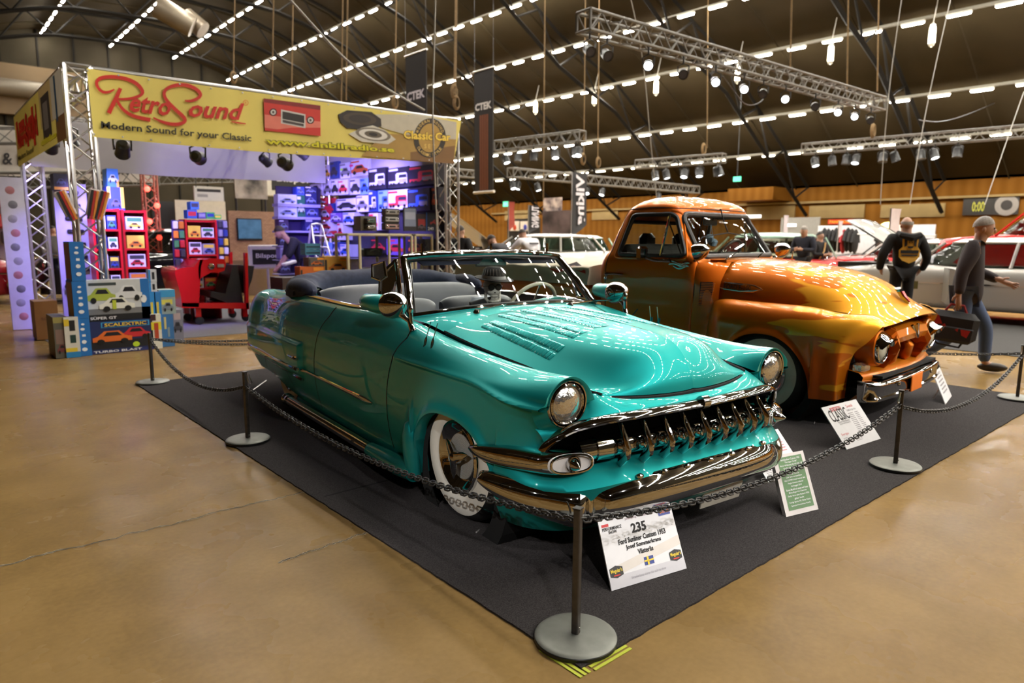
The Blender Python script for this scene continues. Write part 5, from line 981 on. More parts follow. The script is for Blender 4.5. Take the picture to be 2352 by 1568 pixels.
# ---- spot lamps
VIO = (.36, .28, 1.); VB = 1.5
def spotlamp(loc, aim, label, group=None, lens=(.8, .85, 1), es=12., sc=1., yoke=True, stem=None, col=None, W_=0, ang=70, name='spotlight'):
    loc = Vector(loc); d = (Vector(aim)-loc).normalized(); t = thing(name, label, 'spotlight', loc, 0, group)
    MB().lathe([(.045*sc, -.13*sc), (.075*sc, -.10*sc), (.08*sc, .05*sc), (.086*sc, .06*sc), (.086*sc, .075*sc), (.07*sc, .075*sc), (.068*sc, .055*sc)], (0, 0, 0), d, 20, cap=True).build('housing', BLACK, t)
    MB().lathe([(.07*sc, .062*sc), (.04*sc, .066*sc), (0, .067*sc)], (0, 0, 0), d, 20).build('lens', emis('lens_glow_%d_%d' % (int(es*10), int(lens[0]*100)), lens, es) if ('lens_glow_%d_%d' % (int(es*10), int(lens[0]*100))) not in bpy.data.materials else bpy.data.materials['lens_glow_%d_%d' % (int(es*10), int(lens[0]*100))], t)
    s = d.cross(Vector((0, 0, 1))).normalized()
    if yoke: MB().tube([s*.088*sc, s*.095*sc+Vector((0, 0, .12*sc)), Vector((0, 0, .17*sc)), -s*.095*sc+Vector((0, 0, .12*sc)), -s*.088*sc], .012*sc, 6).tube([(0, 0, .17*sc), (0, 0, stem or .24*sc)], .016*sc, 6).build('yoke', BLACK, t)
    if W_:
        l = bpy.data.lights.new('spot', 'SPOT'); l.energy = W_*VB; l.color = col or (1, 1, 1); l.spot_size = math.radians(ang); l.spot_blend = .6; l.shadow_soft_size = .06; o = bpy.data.objects.new('lamp_light', l); COL.objects.link(o); o.parent = t; o.location = d*.1*sc; o.rotation_euler = (-d).to_track_quat('Z', 'Y').to_euler()
    return t
for px, aim, lab, w in (((282, 345), (2.6, 13.4, .4), 'black spotlight under the yellow banner near its left end', 250), ((455, 362), (6, 14.6, 2.3), 'black spotlight hanging under the word Classic on the banner', 300), ((655, 376), (7.3, 12.6, 1.9), 'black spotlight hanging under the banner\'s website name', 700)):
    p = PY(*px, 10.35); spotlamp(p, aim, lab, lens=(.55, .5, 1), es=10, col=VIO, W_=w, sc=1.1, stem=3.22-p[2])
for p, aim, lab, w in (((1.80, 12.6, 2.75), (1.7, 14.9, 1.2), 'bright spotlight shining at the rear left booth tower', 260), ((5.3, 11.6, 2.85), (7.35, 12.0, 1.8), 'black spotlight close above the truck toy boxes', 420), ((5.3, 13.2, 2.85), (7.3, 13.9, 1.7), 'black spotlight in the product wall corner', 200), ((1.80, 11.1, 2.7), (2.7, 12.4, .6), 'spotlight over the red shelves by the left tower', 300)):
    spotlamp(p, aim, lab, lens=(.6, .55, 1), es=25, col=VIO, W_=w, sc=1.1, stem=3.35-p[2])
# ---- toy boxes
def carpic(f, u0, v0, w, h, m, k=1.):
    """little printed car: body, windows, wheels, in box-face coordinates"""
    o = []
    g = lambda P, mm, kk: o.append(([f(u0+w*a, v0+h*b, kk) for a, b in P], mm))
    g([(0, .2), (0, .5), (.12, .58), (.3, .95), (.68, .95), (.82, .6), (1, .5), (1, .2)], m, k); g([(.27, .6), (.36, .86), (.64, .86), (.74, .6)], cm(20, 20, 30), k+1)
    for c in (.2, .8): g([(c+.1*math.cos(a), .2+.19*math.sin(a)) for a in np.linspace(0, 2*PI, 10, endpoint=False)], cm(15, 15, 15), k+1)
    return o
def truckpic(f, u0, v0, w, h, m, k=1.):
    o = []; g = lambda P, mm, kk: o.append(([f(u0+w*a, v0+h*b, kk) for a, b in P], mm))
    g([(.38, .15), (.38, .9), (.45, 1), (.95, 1), (1, .85), (1, .15)], m, k); g([(0, .15), (0, .38), (.4, .38), (.4, .15)], m, k); g([(.55, .6), (.57, .85), (.95, .85), (.97, .6)], cm(25, 30, 45), k+1); g([(.55, .2), (.55, .5), (.97, .5), (.97, .2)], cm(150, 150, 165), k+1)
    for c in (.12, .28, .55, .88): g([(c+.075*math.cos(a), .12+.13*math.sin(a)) for a in np.linspace(0, 2*PI, 10, endpoint=False)], cm(15, 15, 15), k+2)
    return o
def toy(c0, c1, face, col, label, pics=(), group=None, name='toy_box', cat_='box', text=None, tcol=(235, 235, 240), stick=None, trect=(.1, .06, .7, .2)):
    """box between corners c0 and c1, printed on its face '-Y' or '-X'"""
    c0, c1 = np.minimum(c0, c1), np.maximum(c0, c1); m = cm(*col) if isinstance(col, tuple) else col
    b = tag(MB().box((c0+c1)/2, c1-c0).build(name, m, None, smooth=False), label, cat_, group)
    if face == '-Y': f = lambda u, v, k=0: np.array([c0[0]+(c1[0]-c0[0])*u, c0[1]-.0015*(k+1), c0[2]+(c1[2]-c0[2])*v])
    else: f = lambda u, v, k=0: np.array([c0[0]-.0015*(k+1), c1[1]-(c1[1]-c0[1])*u, c0[2]+(c1[2]-c0[2])*v])
    by = {}
    for p in pics:
        if p[0] == 'r': L = [([f(p[1], p[2], p[6] if len(p) > 6 else 0), f(p[3], p[2], p[6] if len(p) > 6 else 0), f(p[3], p[4], p[6] if len(p) > 6 else 0), f(p[1], p[4], p[6] if len(p) > 6 else 0)], cm(*p[5]))]
        elif p[0] == 'o': L = [([f(p[1]+p[3]*math.cos(a), p[2]+p[4]*math.sin(a), 3) for a in np.linspace(0, 2*PI, 12, endpoint=False)], cm(*p[5]))]
        else: L = (carpic if p[0] == 'c' else truckpic)(f, *p[1:5], cm(*p[5]), p[6] if len(p) > 6 else 1.)
        for P, mm in L: by.setdefault(mm.name, (mm, MB()))[1].poly(P)
    for mm, o in by.values(): o.build('print', mm, b, smooth=False)
    if text: txt(text, 'lettering', cm(*tcol), b, (f(trect[0], trect[3], 4), f(trect[2], trect[3], 4), f(trect[0], trect[1], 4)), .001, .02)
    if stick: MB().poly([f(stick[0]+.11*math.cos(a), stick[1]+.08*math.sin(a), 6) for a in np.linspace(0, 2*PI, 12, endpoint=False)]).build('price_sticker', cm(*stick[2]), b, smooth=False)
    return b
def c2(x, y): return x/3.92, 430+y/3.92
def onY(x0, y0, x1, y1, Y, dep, cv=c2, lift=0.):
    a, b = PY(*cv(x0, y1), Y), PY(*cv(x1, y0), Y); return np.array([a[0], Y, max(a[2], 0)]), np.array([b[0], Y+dep, b[2]])
BLU = (30, 110, 185)
def icons(): return [('o', .5, .85, .12, .03, (235, 240, 245)), ('o', .45, .72, .16, .035, (235, 240, 245)), ('r', .4, .52, .65, .58, (235, 240, 245)), ('o', .5, .38, .17, .05, (235, 240, 245)), ('o', .5, .18, .2, .05, (235, 240, 245))]
FY = 9.62
a, b = onY(806, 1180, 1368, 1480, FY, .12); a[2] = .004; zt = b[2]
toy(a, b, '-Y', (28, 42, 90), 'dark blue racing set box with orange and red cars, bottom right of the stack', [('r', .2, .80, .95, .97, (60, 160, 215)), ('r', .22, .82, .93, .95, (30, 50, 110), 2), ('r', 0, 0, 1, .09, (40, 48, 110)), ('r', 0, .14, 1, .4, (24, 24, 30)), ('c', .5, .38, .46, .4, (200, 40, 50), 2), ('c', .06, .28, .60, .44, (225, 110, 40), 5), ('o', .72, .22, .055, .085, (190, 220, 50))], text='SCALEXTRIC', tcol=(240, 205, 60), trect=(.25, .835, .9, .94))
ob = bpy.data.objects[-1] if False else None
f_ = lambda u, v: np.array([a[0]+(b[0]-a[0])*u, a[1]-.012, a[2]+(b[2]-a[2])*v])
bx_ = [o for o in COL.objects if o.name.startswith('toy_box')][-1]; txt('TURBO BLAST', 'lettering', cm(235, 235, 240), bx_, (f_(.06, .10), f_(.80, .10), f_(.06, .03)), .001, .03)
a2, b2 = onY(780, 820, 1335, 1160, FY+.03, .12); a2[2] = zt+.003; z2t = b2[2]
bx2 = toy(a2, b2, '-Y', (205, 210, 212), 'white racing set box with green and white sports cars, on the dark blue one', [('r', 0, 0, 1, .16, (20, 20, 24)), ('r', 0, .16, 1, .3, (120, 122, 125)), ('r', .86, 0, 1, 1, BLU), ('r', .06, .86, .48, .93, (60, 70, 70)), ('c', .03, .42, .45, .4, (170, 185, 70), 2), ('c', .46, .45, .42, .42, (225, 228, 230), 3), ('c', .20, .22, .55, .36, (235, 236, 225), 6), ('r', .40, .28, .46, .5, (190, 205, 60), 9), ('o', .9, .5, .05, .1, (235, 238, 240))], text='SÜPER GT', tcol=(240, 240, 245), trect=(.05, .04, .45, .12))
pv = 0
for i, (lab, pc) in enumerate((('bottom', (120, 112, 108)), ('middle', (150, 120, 70)), ('top', (130, 85, 60)))):
    y0, y1 = ((1178, 1515), (845, 1180), (490, 845))[i]; x0, x1 = ((705, 803), (672, 775), (650, 748))[i]; a, b = onY(x0, y0, x1, y1, FY-.05, .40); a[2] = pv+.003 if i else .004; pv = b[2]
    b[0] = min(b[0], (1.575, 1.50, 1.44)[i]+1 if False else b[0]); t = toy(a, b, '-Y', BLU, 'blue racing set box on its end with white track icons, %s of the tall stack' % lab, icons())
    MB().poly([(a[0]-.002, a[1]+.02, a[2]+.02), (a[0]-.002, b[1]-.02, a[2]+.02), (a[0]-.002, b[1]-.02, b[2]-.02), (a[0]-.002, a[1]+.02, b[2]-.02)]).build('side_picture', cm(*pc), t, smooth=False)
a, b = onY(600, 1165, 700, 1520, FY-.08, .12); a[2] = .004; toy(a, b, '-Y', (215, 212, 200), 'slim white and yellow box of slot cars left of the blue stack', [('r', 0, .78, .35, .95, (220, 190, 50)), ('r', 0, 0, 1, .14, (40, 130, 190)), ('r', 0, .14, .8, .24, (225, 200, 60)), ('r', .35, .66, .75, .92, (25, 25, 25)), ('r', .35, .36, .75, .56, (30, 60, 55))])
a, b = onY(503, 1165, 598, 1500, FY-.06, .5); a[2] = .004; toy(a, b, '-Y', (92, 90, 80), 'dull dark picture box at the far left of the toy box stack', [('r', .1, .35, .9, .7, (130, 105, 95)), ('c', .15, .1, .7, .25, (120, 60, 60)), ('r', 0, .86, 1, 1, (150, 140, 80))])
for i, (x0, y0, x1, y1, col) in enumerate(((1345, 940, 1395, 1125, (40, 130, 200)), (1398, 940, 1446, 1125, (40, 120, 190)))):
    a, b = onY(x0, y0, x1, y1, FY+.08, .1); a[2] = zt-.0; toy(a, b, '-Y', col, 'small bright blue box with yellow strip, %s of two beside the sports car box' % ('left', 'right')[i], [('r', .25, .1, .6, .6, (210, 190, 70))])
pv = None
for i, (x0, y0, x1, y1) in enumerate(((1345, 852, 1410, 940), (1340, 740, 1405, 852))):
    a, b = onY(x0, y0, x1, y1, FY+.08, .1)
    toy(a, b, '-Y', (200, 205, 212), 'small white and blue slot car box, %s of two at the right of the stack' % ('lower', 'upper')[i], [('r', -.0, 0, .25, 1, (40, 130, 200)), ('r', .42, .2, .75, .8, (30, 30, 36))])
a, b = onY(1376, 1140, 1445, 1455, FY+.0, .1); a[2] = .004; toy(a, b, '-Y', (222, 220, 205), 'narrow white and yellow box beside the dark blue racing set', [('r', 0, .55, 1, .78, (225, 210, 50)), ('r', .3, .3, .7, .75, (180, 70, 40), 2), ('r', 0, .82, .5, 1, (60, 30, 40))])
a, b = onY(1452, 1140, 1556, 1450, FY+.12, .3); a[2] = .004; z6 = b[2]; t = toy(a, b, '-Y', (50, 105, 160), 'pale blue box with vertical yellow lettering at the right of the stack', [('r', .33, .55, .48, .92, (190, 180, 120)), ('r', .55, .3, .7, .6, (120, 140, 150))])
a, b = onY(1560, 1100, 1640, 1400, FY+.4, .2); a[2] = .004; toy(a, b, '-Y', (120, 118, 130), 'grey blue picture box at the right end behind the pale blue box', [('c', .1, .3, .8, .35, (60, 60, 70)), ('r', .0, .0, .1, 1, (40, 120, 190)), ('r', .2, .7, .8, .9, (170, 150, 150))])
a, b = onY(1446, 920, 1572, 1125, FY+.14, .25); a[2] = z6+.002; toy(a, b, '-Y', (150, 165, 160), 'white and yellow toy box with a car picture on top of the pale blue box', [('r', 0, .7, 1, 1, (60, 150, 200)), ('r', .1, .4, .8, .6, (215, 205, 90)), ('c', .15, .1, .7, .4, (120, 130, 140))])
a, b = onY(318, 1020, 512, 1195, 11.4, .4); a[2] = .012; toy(a, b, '-Y', (140, 95, 50), 'plain brown cardboard box on the floor by the violet tower', [], name='cardboard_box', text='FRAGILE', tcol=(100, 60, 40), trect=(.25, .5, .6, .58))
# ---- grey radio display board and white board at the left
bd = tag(MB().box((1.70+.28, 12.0, 1.10), (.42, .08, 2.2)).build('radio_board', cm(150, 146, 160), None, smooth=False), 'grey display board with a column of car radios at the left', 'display'); bd.location = (-.05, .3, 0)
for k in range(8):
    r = MB().rbox((1.98+.01*k, 11.945, 2.07-.19*k), (.22, .05, .055), .012).build('car_radio', cm(25, 24, 28, .3), bd); MB().box((1.98+.01*k, 11.918, 2.07-.19*k), (.10, .01, .03)).build('radio_face', cm(120, 118, 125, .3), r, smooth=False)
MB().ball((1.97, 11.90, .68), (.17, .05, .10), 20).build('speaker', BLACK, bd); MB().ball((2.03, 11.86, .60), (.10, .05, .06), 16).build('speaker_cone', CHROME, bd)
o = tag(MB().box((1.28, 12.9, 1.15), (.30, .06, 2.28)).build('roll_up_display', cm(200, 196, 205), None, smooth=False), 'white roll up display with speaker pictures left of the violet tower', 'display')
for k in range(10): MB().lathe([(.06, 0), (.05, .005), (0, .008)], (1.26+.02*(k % 2), 12.87, 2.1-.21*k), (0, -1, 0), 14).build('print', cm(*((170, 110, 110), (110, 108, 112), (150, 146, 150))[k % 3]), o)
# ---- red shelf racks
def rack(x0, x1, Y, z0, z1_, label, rows, colx, side=True, dep=.35):
    RM = cm(190, 22, 30, .35); t = thing('shelf_rack', label, 'shelf rack', (x0, Y, 0)); w = x1-x0
    MB().box((.015, dep/2, z1_/2), (.03, dep, z1_)).build('upright', RM, t, smooth=False); MB().box((w-.015, dep/2, z1_/2), (.03, dep, z1_)).build('upright', RM, t, smooth=False); MB().box((w/2, dep-.01, z1_/2), (w-.06, .02, z1_)).build('back_panel', cm(150, 20, 30), t, smooth=False)
    hs = np.linspace(z0, z1_-.03, rows+1)
    for h in hs: MB().box((w/2, dep/2, h), (w-.06, dep, .03)).build('shelf', RM, t, smooth=False)
    return t, hs
PALC = [(225, 225, 232), (190, 40, 50), (40, 60, 140), (220, 130, 40), (60, 60, 70), (230, 200, 70), (70, 140, 90), (150, 150, 170)]
def fill(x0, x1, Y, hs, cols, lab, grp):
    for r in range(len(hs)-1):
        n = cols; w = (x1-x0-.08)/n; h = (hs[r+1]-hs[r])*.72
        for c in range(n):
            col = PALC[(r*3+c*5+int(x0*7)) % 8]; xa = x0+.04+w*c+.01; a = np.array([xa, Y+.02, hs[r]+.016]); b = np.array([xa+w-.02, Y+.25, hs[r]+.016+h*rnd.uniform(.8, 1)])
            toy(a, b, '-Y', (228, 226, 235) if (r+c) % 2 else col, '%s, shelf %s from top, %s' % (lab, ('one', 'two', 'three', 'four', 'five', 'six', 'seven')[len(hs)-2-r], ('leftmost', 'second box', 'third box', 'fourth box', 'fifth box')[c] if c else 'leftmost box'), [('r', .08, .62, .92, .92, PALC[(r+c+1) % 8]), ('c', .12, .08, .76, .5, PALC[(r*2+c+3) % 8], 2)], grp)
t, hs = rack(3.60, 4.12, 12.55, .25, 1.72, 'red framed shelf rack of model cars behind the red demo cart', 5, 3); fill(3.60, 4.12, 12.55, hs, 2, 'boxed model car on the middle red rack', 'model boxes on the middle rack')
t, hs = rack(2.06, 2.42, 11.55, .1, 1.83, 'tall red shelf rack behind the left truss tower', 6, 2); fill(2.06, 2.42, 11.55, hs, 2, 'boxed model on the tall red rack', 'model boxes on the tall rack')
t, hs = rack(2.52, 2.86, 11.9, .1, 1.83, 'red shelf rack glowing pink right of the left truss tower', 6, 2); fill(2.52, 2.86, 11.9, hs, 1, 'boxed model on the glowing red rack', 'model boxes on the glowing rack')
def pegs(x0, x1, Y, z0, z1_, label, cols, rows):
    o = tag(MB().box(((x0+x1)/2, Y, (z0+z1_)/2), (x1-x0, .04, z1_-z0)).build('peg_board', cm(70, 60, 110), None, smooth=False), label, 'display')
    w, h = (x1-x0)/cols, (z1_-z0)/rows
    for r in range(rows):
        for c in range(cols): MB().rbox((x0+w*(c+.5), Y-.05, z0+h*(r+.5)), (w*.82, .05, h*.8), .01).build('blister_pack', cm(*PALC[(r*5+c*3+int(x0*10)) % 8]), o)
    return o
pegs(3.40, 3.585, 12.6, .6, 1.70, 'peg board of blister packs on the left flank of the middle rack', 2, 7); pegs(4.13, 4.30, 12.6, .5, 1.72, 'peg board of blister packs on the right flank of the middle rack', 2, 8)
for i, (x, z, w, h, col) in enumerate(((3.66, 1.75, .16, .14, (40, 90, 170)), (3.72, 1.90, .14, .13, (60, 120, 190)), (3.84, 1.75, .12, .10, (90, 80, 140)), (3.97, 1.75, .14, .11, (70, 170, 90)), (4.10, 1.75, .12, .07, (60, 190, 90)))):
    toy((x, 12.6, z-.012), (x+w, 12.8, z+h-.012), '-Y', col, 'small %s toy pack lying on top of the middle red rack' % ('blue', 'light blue', 'violet', 'green topped', 'low bright green')[i], [('r', .1, .3, .9, .8, PALC[(i*3+1) % 8])])
toy(*onY(975, 0, 1110, 205, 12.0, .3), '-Y', (50, 70, 160), 'blue and yellow toy boxes pack on top of the glowing red rack', [('r', 0, .5, .2, 1, (220, 190, 60)), ('r', .8, .1, 1, 1, (220, 190, 60)), ('c', .2, .1, .6, .4, (90, 90, 130))])
toy(*onY(970, -165, 1060, -5, 12.0, .3), '-Y', (60, 130, 215), 'bright blue picture box at the top above the glowing red rack', [('c', .1, .2, .8, .5, (200, 220, 240)), ('r', .8, .0, 1, .4, (220, 170, 50))])
toy(*onY(490, -120, 610, 20, 11.9, .3), '-Y', (35, 35, 50), 'dark box with orange stripe high behind the left truss tower', [('r', 0, .0, 1, .18, (200, 140, 40)), ('c', .2, .3, .6, .4, (70, 80, 120))])
for i, (x0, y0, x1, y1) in enumerate(((545, 30, 640, 260), (800, 15, 880, 260), (880, 30, 960, 255))):
    a, b = onY(x0, y0, x1, y1, 9.995, .04); tag(MB().rbox((a+b)/2, np.abs(b-a), .01, Matrix.Rotation((-.35, .2, .3)[i], 3, 'Y')).build('wiper_pack', cm(215, 205, 200), None), 'clear tipped blister pack hung on the left truss tower, %s' % ('leftmost', 'middle one', 'rightmost')[i], 'pack'); pk = COL.objects[-1]
    c = (a+b)/2; R = Matrix.Rotation((-.35, .2, .3)[i], 3, 'Y')
    for dx, col in ((-.03, (30, 28, 30)), (.0, (180, 40, 30)), (.03, (225, 140, 50))): MB().box(Vector(c)+R @ Vector((dx, -.03, -.03)), (.025, .01, .36), R).build('print', cm(*col), pk, smooth=False)
# ---- product wall on the booth's right side (plane X)
XW = 7.30
WALLP = mat('black_slatwall', (.02, .018, .03), .5, noise=.1); pw = tag(MB().box((XW+.105, 12.39, 1.5), (.03, 4.04, 2.95)).build('slat_board', WALLP, None, smooth=False), 'black slat wall full of boxed toys under violet light', 'display wall')
def c4(x, y): return 560+x/3.92, 360+y/3.92
PW = [(655, 75, 758, 212, 'w', 'cY'), (762, 75, 833, 210, 'w', 'cY'), (838, 42, 908, 203, 'b', 'cK'), (912, 50, 1012, 203, 'w', 'cG'), (1015, 15, 1183, 188, 'w', 'cO'), (657, 216, 758, 358, 'w', 'cK'), (762, 210, 838, 354, 'w', 'cG'), (842, 208, 908, 350, 'w', 'cK'), (912, 207, 998, 348, 'w', 'cR'), (1002, 195, 1100, 345, 'w', 'cK'), (1104, 192, 1183, 344, 'lb', 'cB'),
      (1188, 95, 1343, 303, 'k', 'tW'), (1347, 87, 1533, 288, 'k', 'tW'), (1537, 67, 1778, 268, 'k', 'tR'), (1190, 308, 1258, 498, 'b', 'tW'), (1262, 302, 1348, 494, 'lb', 'tB'), (1352, 292, 1537, 480, 'w', 'tR'), (1541, 280, 1738, 490, 'k', 'tB'), (1742, 272, 1800, 480, 'k', 'cO'),
      (660, 368, 798, 438, 'r', 'cW'), (802, 420, 856, 508, 'b', 'cR'), (885, 372, 1073, 488, 'w', 'cK'), (1077, 346, 1184, 498, 'w', 'cG'), (740, 442, 836, 568, 'r', 'cW'), (842, 505, 940, 588, 'v', 'cW'), (945, 500, 1048, 612, 'w', 'cB'), (735, 578, 832, 664, 'w', 'cR'), (770, 668, 880, 728, 'r', 'cW'), (887, 592, 940, 748, 'w', 'cR'), (1190, 508, 1272, 660, 'w', 'cR'),
      (764, 772, 848, 885, 'lb', 'cW'), (852, 765, 922, 885, 'b', 'cW'), (928, 790, 1020, 895, 'w', 'cB'), (1190, 740, 1330, 860, 'k', 'cR'), (1345, 740, 1500, 880, 'v', 'cR'), (1540, 740, 1700, 880, 'k', 'cO')]
CN = {'w': ((205, 203, 215), 'white'), 'b': ((35, 55, 120), 'dark blue'), 'lb': ((120, 160, 220), 'light blue'), 'k': ((30, 26, 40), 'black'), 'r': ((180, 35, 50), 'red'), 'v': ((110, 80, 160), 'violet')}
PN = {'Y': ((215, 160, 50), 'yellow'), 'K': ((45, 42, 48), 'black'), 'G': ((120, 118, 122), 'grey'), 'O': ((200, 90, 40), 'orange'), 'R': ((195, 40, 50), 'red'), 'B': ((50, 90, 180), 'blue'), 'W': ((200, 205, 215), 'pale')}
ordn = ['first', 'second', 'third', 'fourth', 'fifth', 'sixth', 'seventh', 'eighth', 'ninth', 'tenth', 'eleventh', 'twelfth']
rowk = lambda y: 'top' if y < 130 else 'second' if y < 320 else 'third' if y < 470 else 'fourth' if y < 700 else 'bottom'
cnt = {}
STK = {0: (.4, .15, (240, 120, 30)), 1: (.3, .45, (240, 130, 40)), 3: (.2, .6, (170, 230, 60)), 4: (.08, .7, (230, 50, 120)), 5: (.2, .4, (170, 230, 60))}
for i, (x0, y0, x1, y1, c, p) in enumerate(sorted(PW, key=lambda q: ('top', 'second', 'third', 'fourth', 'bottom').index(rowk(q[1]))*1e5+q[0])):
    a, b = PX(*c4(x0, y1), XW-.01), PX(*c4(x1, y0), XW-.01); rk = rowk(y0); cnt[rk] = cnt.get(rk, 0)+1; k = 't' if p[0] == 't' else 'c'
    pics = [(k, .06, .1, .88, .62, PN[p[1]][0], 2.), ('r', .05, .84, .5, .94, PN[p[1]][0], 1), ('r', .0, .0, .06, 1, CN[c][0] if c != 'w' else (140, 130, 160), 1)]
    toy((XW-.13-.02*(i % 3), a[1], a[2]), (XW+.089, b[1]+.006, b[2]), '-X', CN[c][0], '%s toy box, %s %s picture, %s from the left, %s wall row' % (CN[c][1], PN[p[1]][1], 'lorry' if k == 't' else 'vehicle', ordn[cnt[rk]-1], rk), pics, 'boxed toys on the product wall', stick=STK.get(PW.index((x0, y0, x1, y1, c, p))))
for y in ():
    a, b = PX(*c4(700, y), XW), PX(*c4(1780, y), XW); MB().box((XW-.03, 12.4, (1.62, 1.30, .98, .72, .36)[(375, 500, 668, 740, 898).index(y)]), (.26, 4.0, .02)).build('shelf', cm(60, 52, 80), pw, smooth=False)
# corner shelf on the rear side
cs = tag(MB().box((6.55, 14.62, 1.25), (1.0, .05, 2.5)).build('corner_shelf', cm(48, 36, 84), None, smooth=False), 'violet lit corner shelf of boxes beside the product wall', 'shelf')
for i, (x0, y0, x1, y1, col, lab) in enumerate(((310, 342, 478, 428, (200, 200, 225), 'white box with a grey car picture at the corner shelf top'), (312, 442, 478, 540, (190, 195, 225), 'white box with a blue car picture on the corner shelf'), (480, 272, 543, 342, (60, 80, 190), 'square blue box at the top of the corner shelf'), (482, 346, 548, 545, (30, 90, 70), 'tall green box in the corner shelf'), (552, 272, 655, 330, (30, 32, 80), 'dark blue box top right in the corner shelf'), (555, 335, 655, 430, (28, 34, 90), 'navy box second from the top right in the corner shelf'), (556, 435, 670, 545, (35, 40, 110), 'navy box third from the top right in the corner shelf'),
        (318, 565, 400, 660, (70, 55, 90), 'dark violet box on the third shelf of the corner shelf'), (325, 690, 400, 790, (60, 55, 80), 'dark box behind the man on the corner shelf'), (330, 812, 400, 920, (150, 140, 190), 'pale violet box low on the corner shelf'), (330, 945, 420, 1045, (60, 52, 80), 'dark box on the lowest corner shelf board'), (555, 560, 680, 690, (35, 35, 90), 'navy box right of the bending man'))):
    a, b = onY(x0, y0, x1, y1, 14.35, .22, c4); toy(a, b, '-Y', col, lab, [('c', .1, .15, .8, .5, (120, 130, 170) if i != 3 else (180, 190, 180), 1), ('r', .05, .8, .5, .93, (220, 220, 235))], 'boxes on the corner shelf')
for y in (435, 548, 670, 800, 925, 1050): a, b = onY(308, y, 690, y+8, 14.3, .3, c4); MB().box((a+b)/2, np.abs(b-a)+np.array([0, 0, .01])).build('shelf_board', cm(150, 145, 190), cs, smooth=False)
# ---- cream display cabinets with radios on top
CREAM = cm(205, 195, 160, .45)
def cabinet(x0, x1, y0, y1, zt_, label, mids=()):
    t = thing('display_cabinet', label, 'cabinet', (x0, y0, 0)); w, d = x1-x0, y1-y0; r = .045
    for x in (r/2, w-r/2, *mids):
        for y in (r/2, d-r/2): MB().rbox((x, y, zt_/2), (r, r, zt_), .012).build('post', CREAM, t)
    for z in (zt_-r/2, .35):
        for y in (r/2, d-r/2): MB().rbox((w/2, y, z), (w, r, r), .012).build('rail', CREAM, t)
        for x in (r/2, w-r/2): MB().rbox((x, d/2, z), (r, d, r), .012).build('rail', CREAM, t)
    for z in (.75, 1.08): MB().box((w/2, d/2, z), (w-.06, d-.06, .012)).build('glass_shelf', TINT, t, smooth=False)
    MB().box((w/2, .02, zt_/2+.1), (w-.06, .005, zt_-.3)).build('glass_pane', GLASS, t, smooth=False); MB().box((w/2, d/2, zt_-.004), (w-.02, d-.02, .01)).build('top_panel', cm(150, 145, 130), t, smooth=False); MB().box((w/2, d/2, .2), (w-.06, d-.06, .36)).build('plinth', cm(60, 56, 62), t, smooth=False)
    return t
cabinet(5.46, 6.74, 10.4, 10.85, 1.50, 'cream framed glass display cabinet with radios on top', (.24, .80)); cabinet(6.80, 7.20, 10.45, 10.85, 1.50, 'narrow cream framed glass cabinet right of the wide one')
RAD = MB
def radio(c, w, h, label, fc):
    o = tag(MB().rbox(c, (w, .12, h), .01).build('car_radio', cm(60, 56, 50, .4), None), label, 'radio'); c = np.array(c)
    MB().rbox(c+[0, -.062, .0], (w*.86, .012, h*.6), .008).build('face_plate', cm(*fc, .25), o)
    for s in (-1, 1): MB().lathe([(.018, 0), (.016, .02), (0, .022)], c+[s*w*.36, -.066, h*.05], (0, -1, 0), 12).build('knob', CHROME, o)
    MB().box(c+[0, -.069, -.0], (w*.4, .004, h*.25)).build('dial', cm(30, 30, 32), o, smooth=False)
a, b = onY(1055, 535, 1195, 665, 10.45, .25, c4); bx = toy(a, b, '-Y', (90, 84, 70), 'open carton holding two car radios on the wide cabinet', [], name='carton'); 
radio(((a[0]+b[0])/2, 10.42, a[2]+.26*(b[2]-a[2])), .17, .08, 'lower white car radio in the open carton', (200, 200, 200)); radio(((a[0]+b[0])/2, 10.42, a[2]+.68*(b[2]-a[2])), .17, .09, 'upper car radio with teal strip in the open carton', (110, 150, 140))
for i in range(3): a, b = onY(1280, 662-65*(i+1), 1415, 662-65*i-4, 10.45, .2, c4); radio((a+b)/2, b[0]-a[0], b[2]-a[2], 'car radio in the stack of three on the cabinet, %s' % ('lowest, with red strip', 'middle, white', 'topmost, silver')[i], ((190, 150, 145), (190, 188, 185), (170, 168, 165))[i])
a, b = onY(1442, 458, 1554, 668, 10.5, .03, c4); toy(a, b, '-Y', (40, 38, 42), 'dark upright leaflet stand on the cabinet beside the radio stack', [('r', .06, .2, .94, .96, (130, 140, 165)), ('r', .1, .5, .9, .8, (170, 175, 195), 1)], name='leaflet_stand', cat_='stand')
a, b = onY(1562, 515, 1638, 668, 10.5, .2, c4); toy(a, b, '-Y', (45, 30, 34), 'small dark box with red print between the leaflet stand and the blue box', [('r', .1, .3, .9, .7, (150, 40, 40)), ('c', .1, .1, .8, .3, (90, 80, 90))])
a, b = onY(1642, 508, 1868, 668, 10.5, .2, c4); toy(a, b, '-Y', (18, 24, 44), 'wide navy box numbered 240 at the right end of the cabinets', [('r', 0, 0, .04, 1, (30, 80, 150)), ('r', .96, 0, 1, 1, (30, 80, 150)), ('c', .15, .3, .6, .35, (150, 40, 40)), ('r', .8, .04, .95, .18, (200, 60, 50))], text='240', trect=(.06, .05, .28, .22))
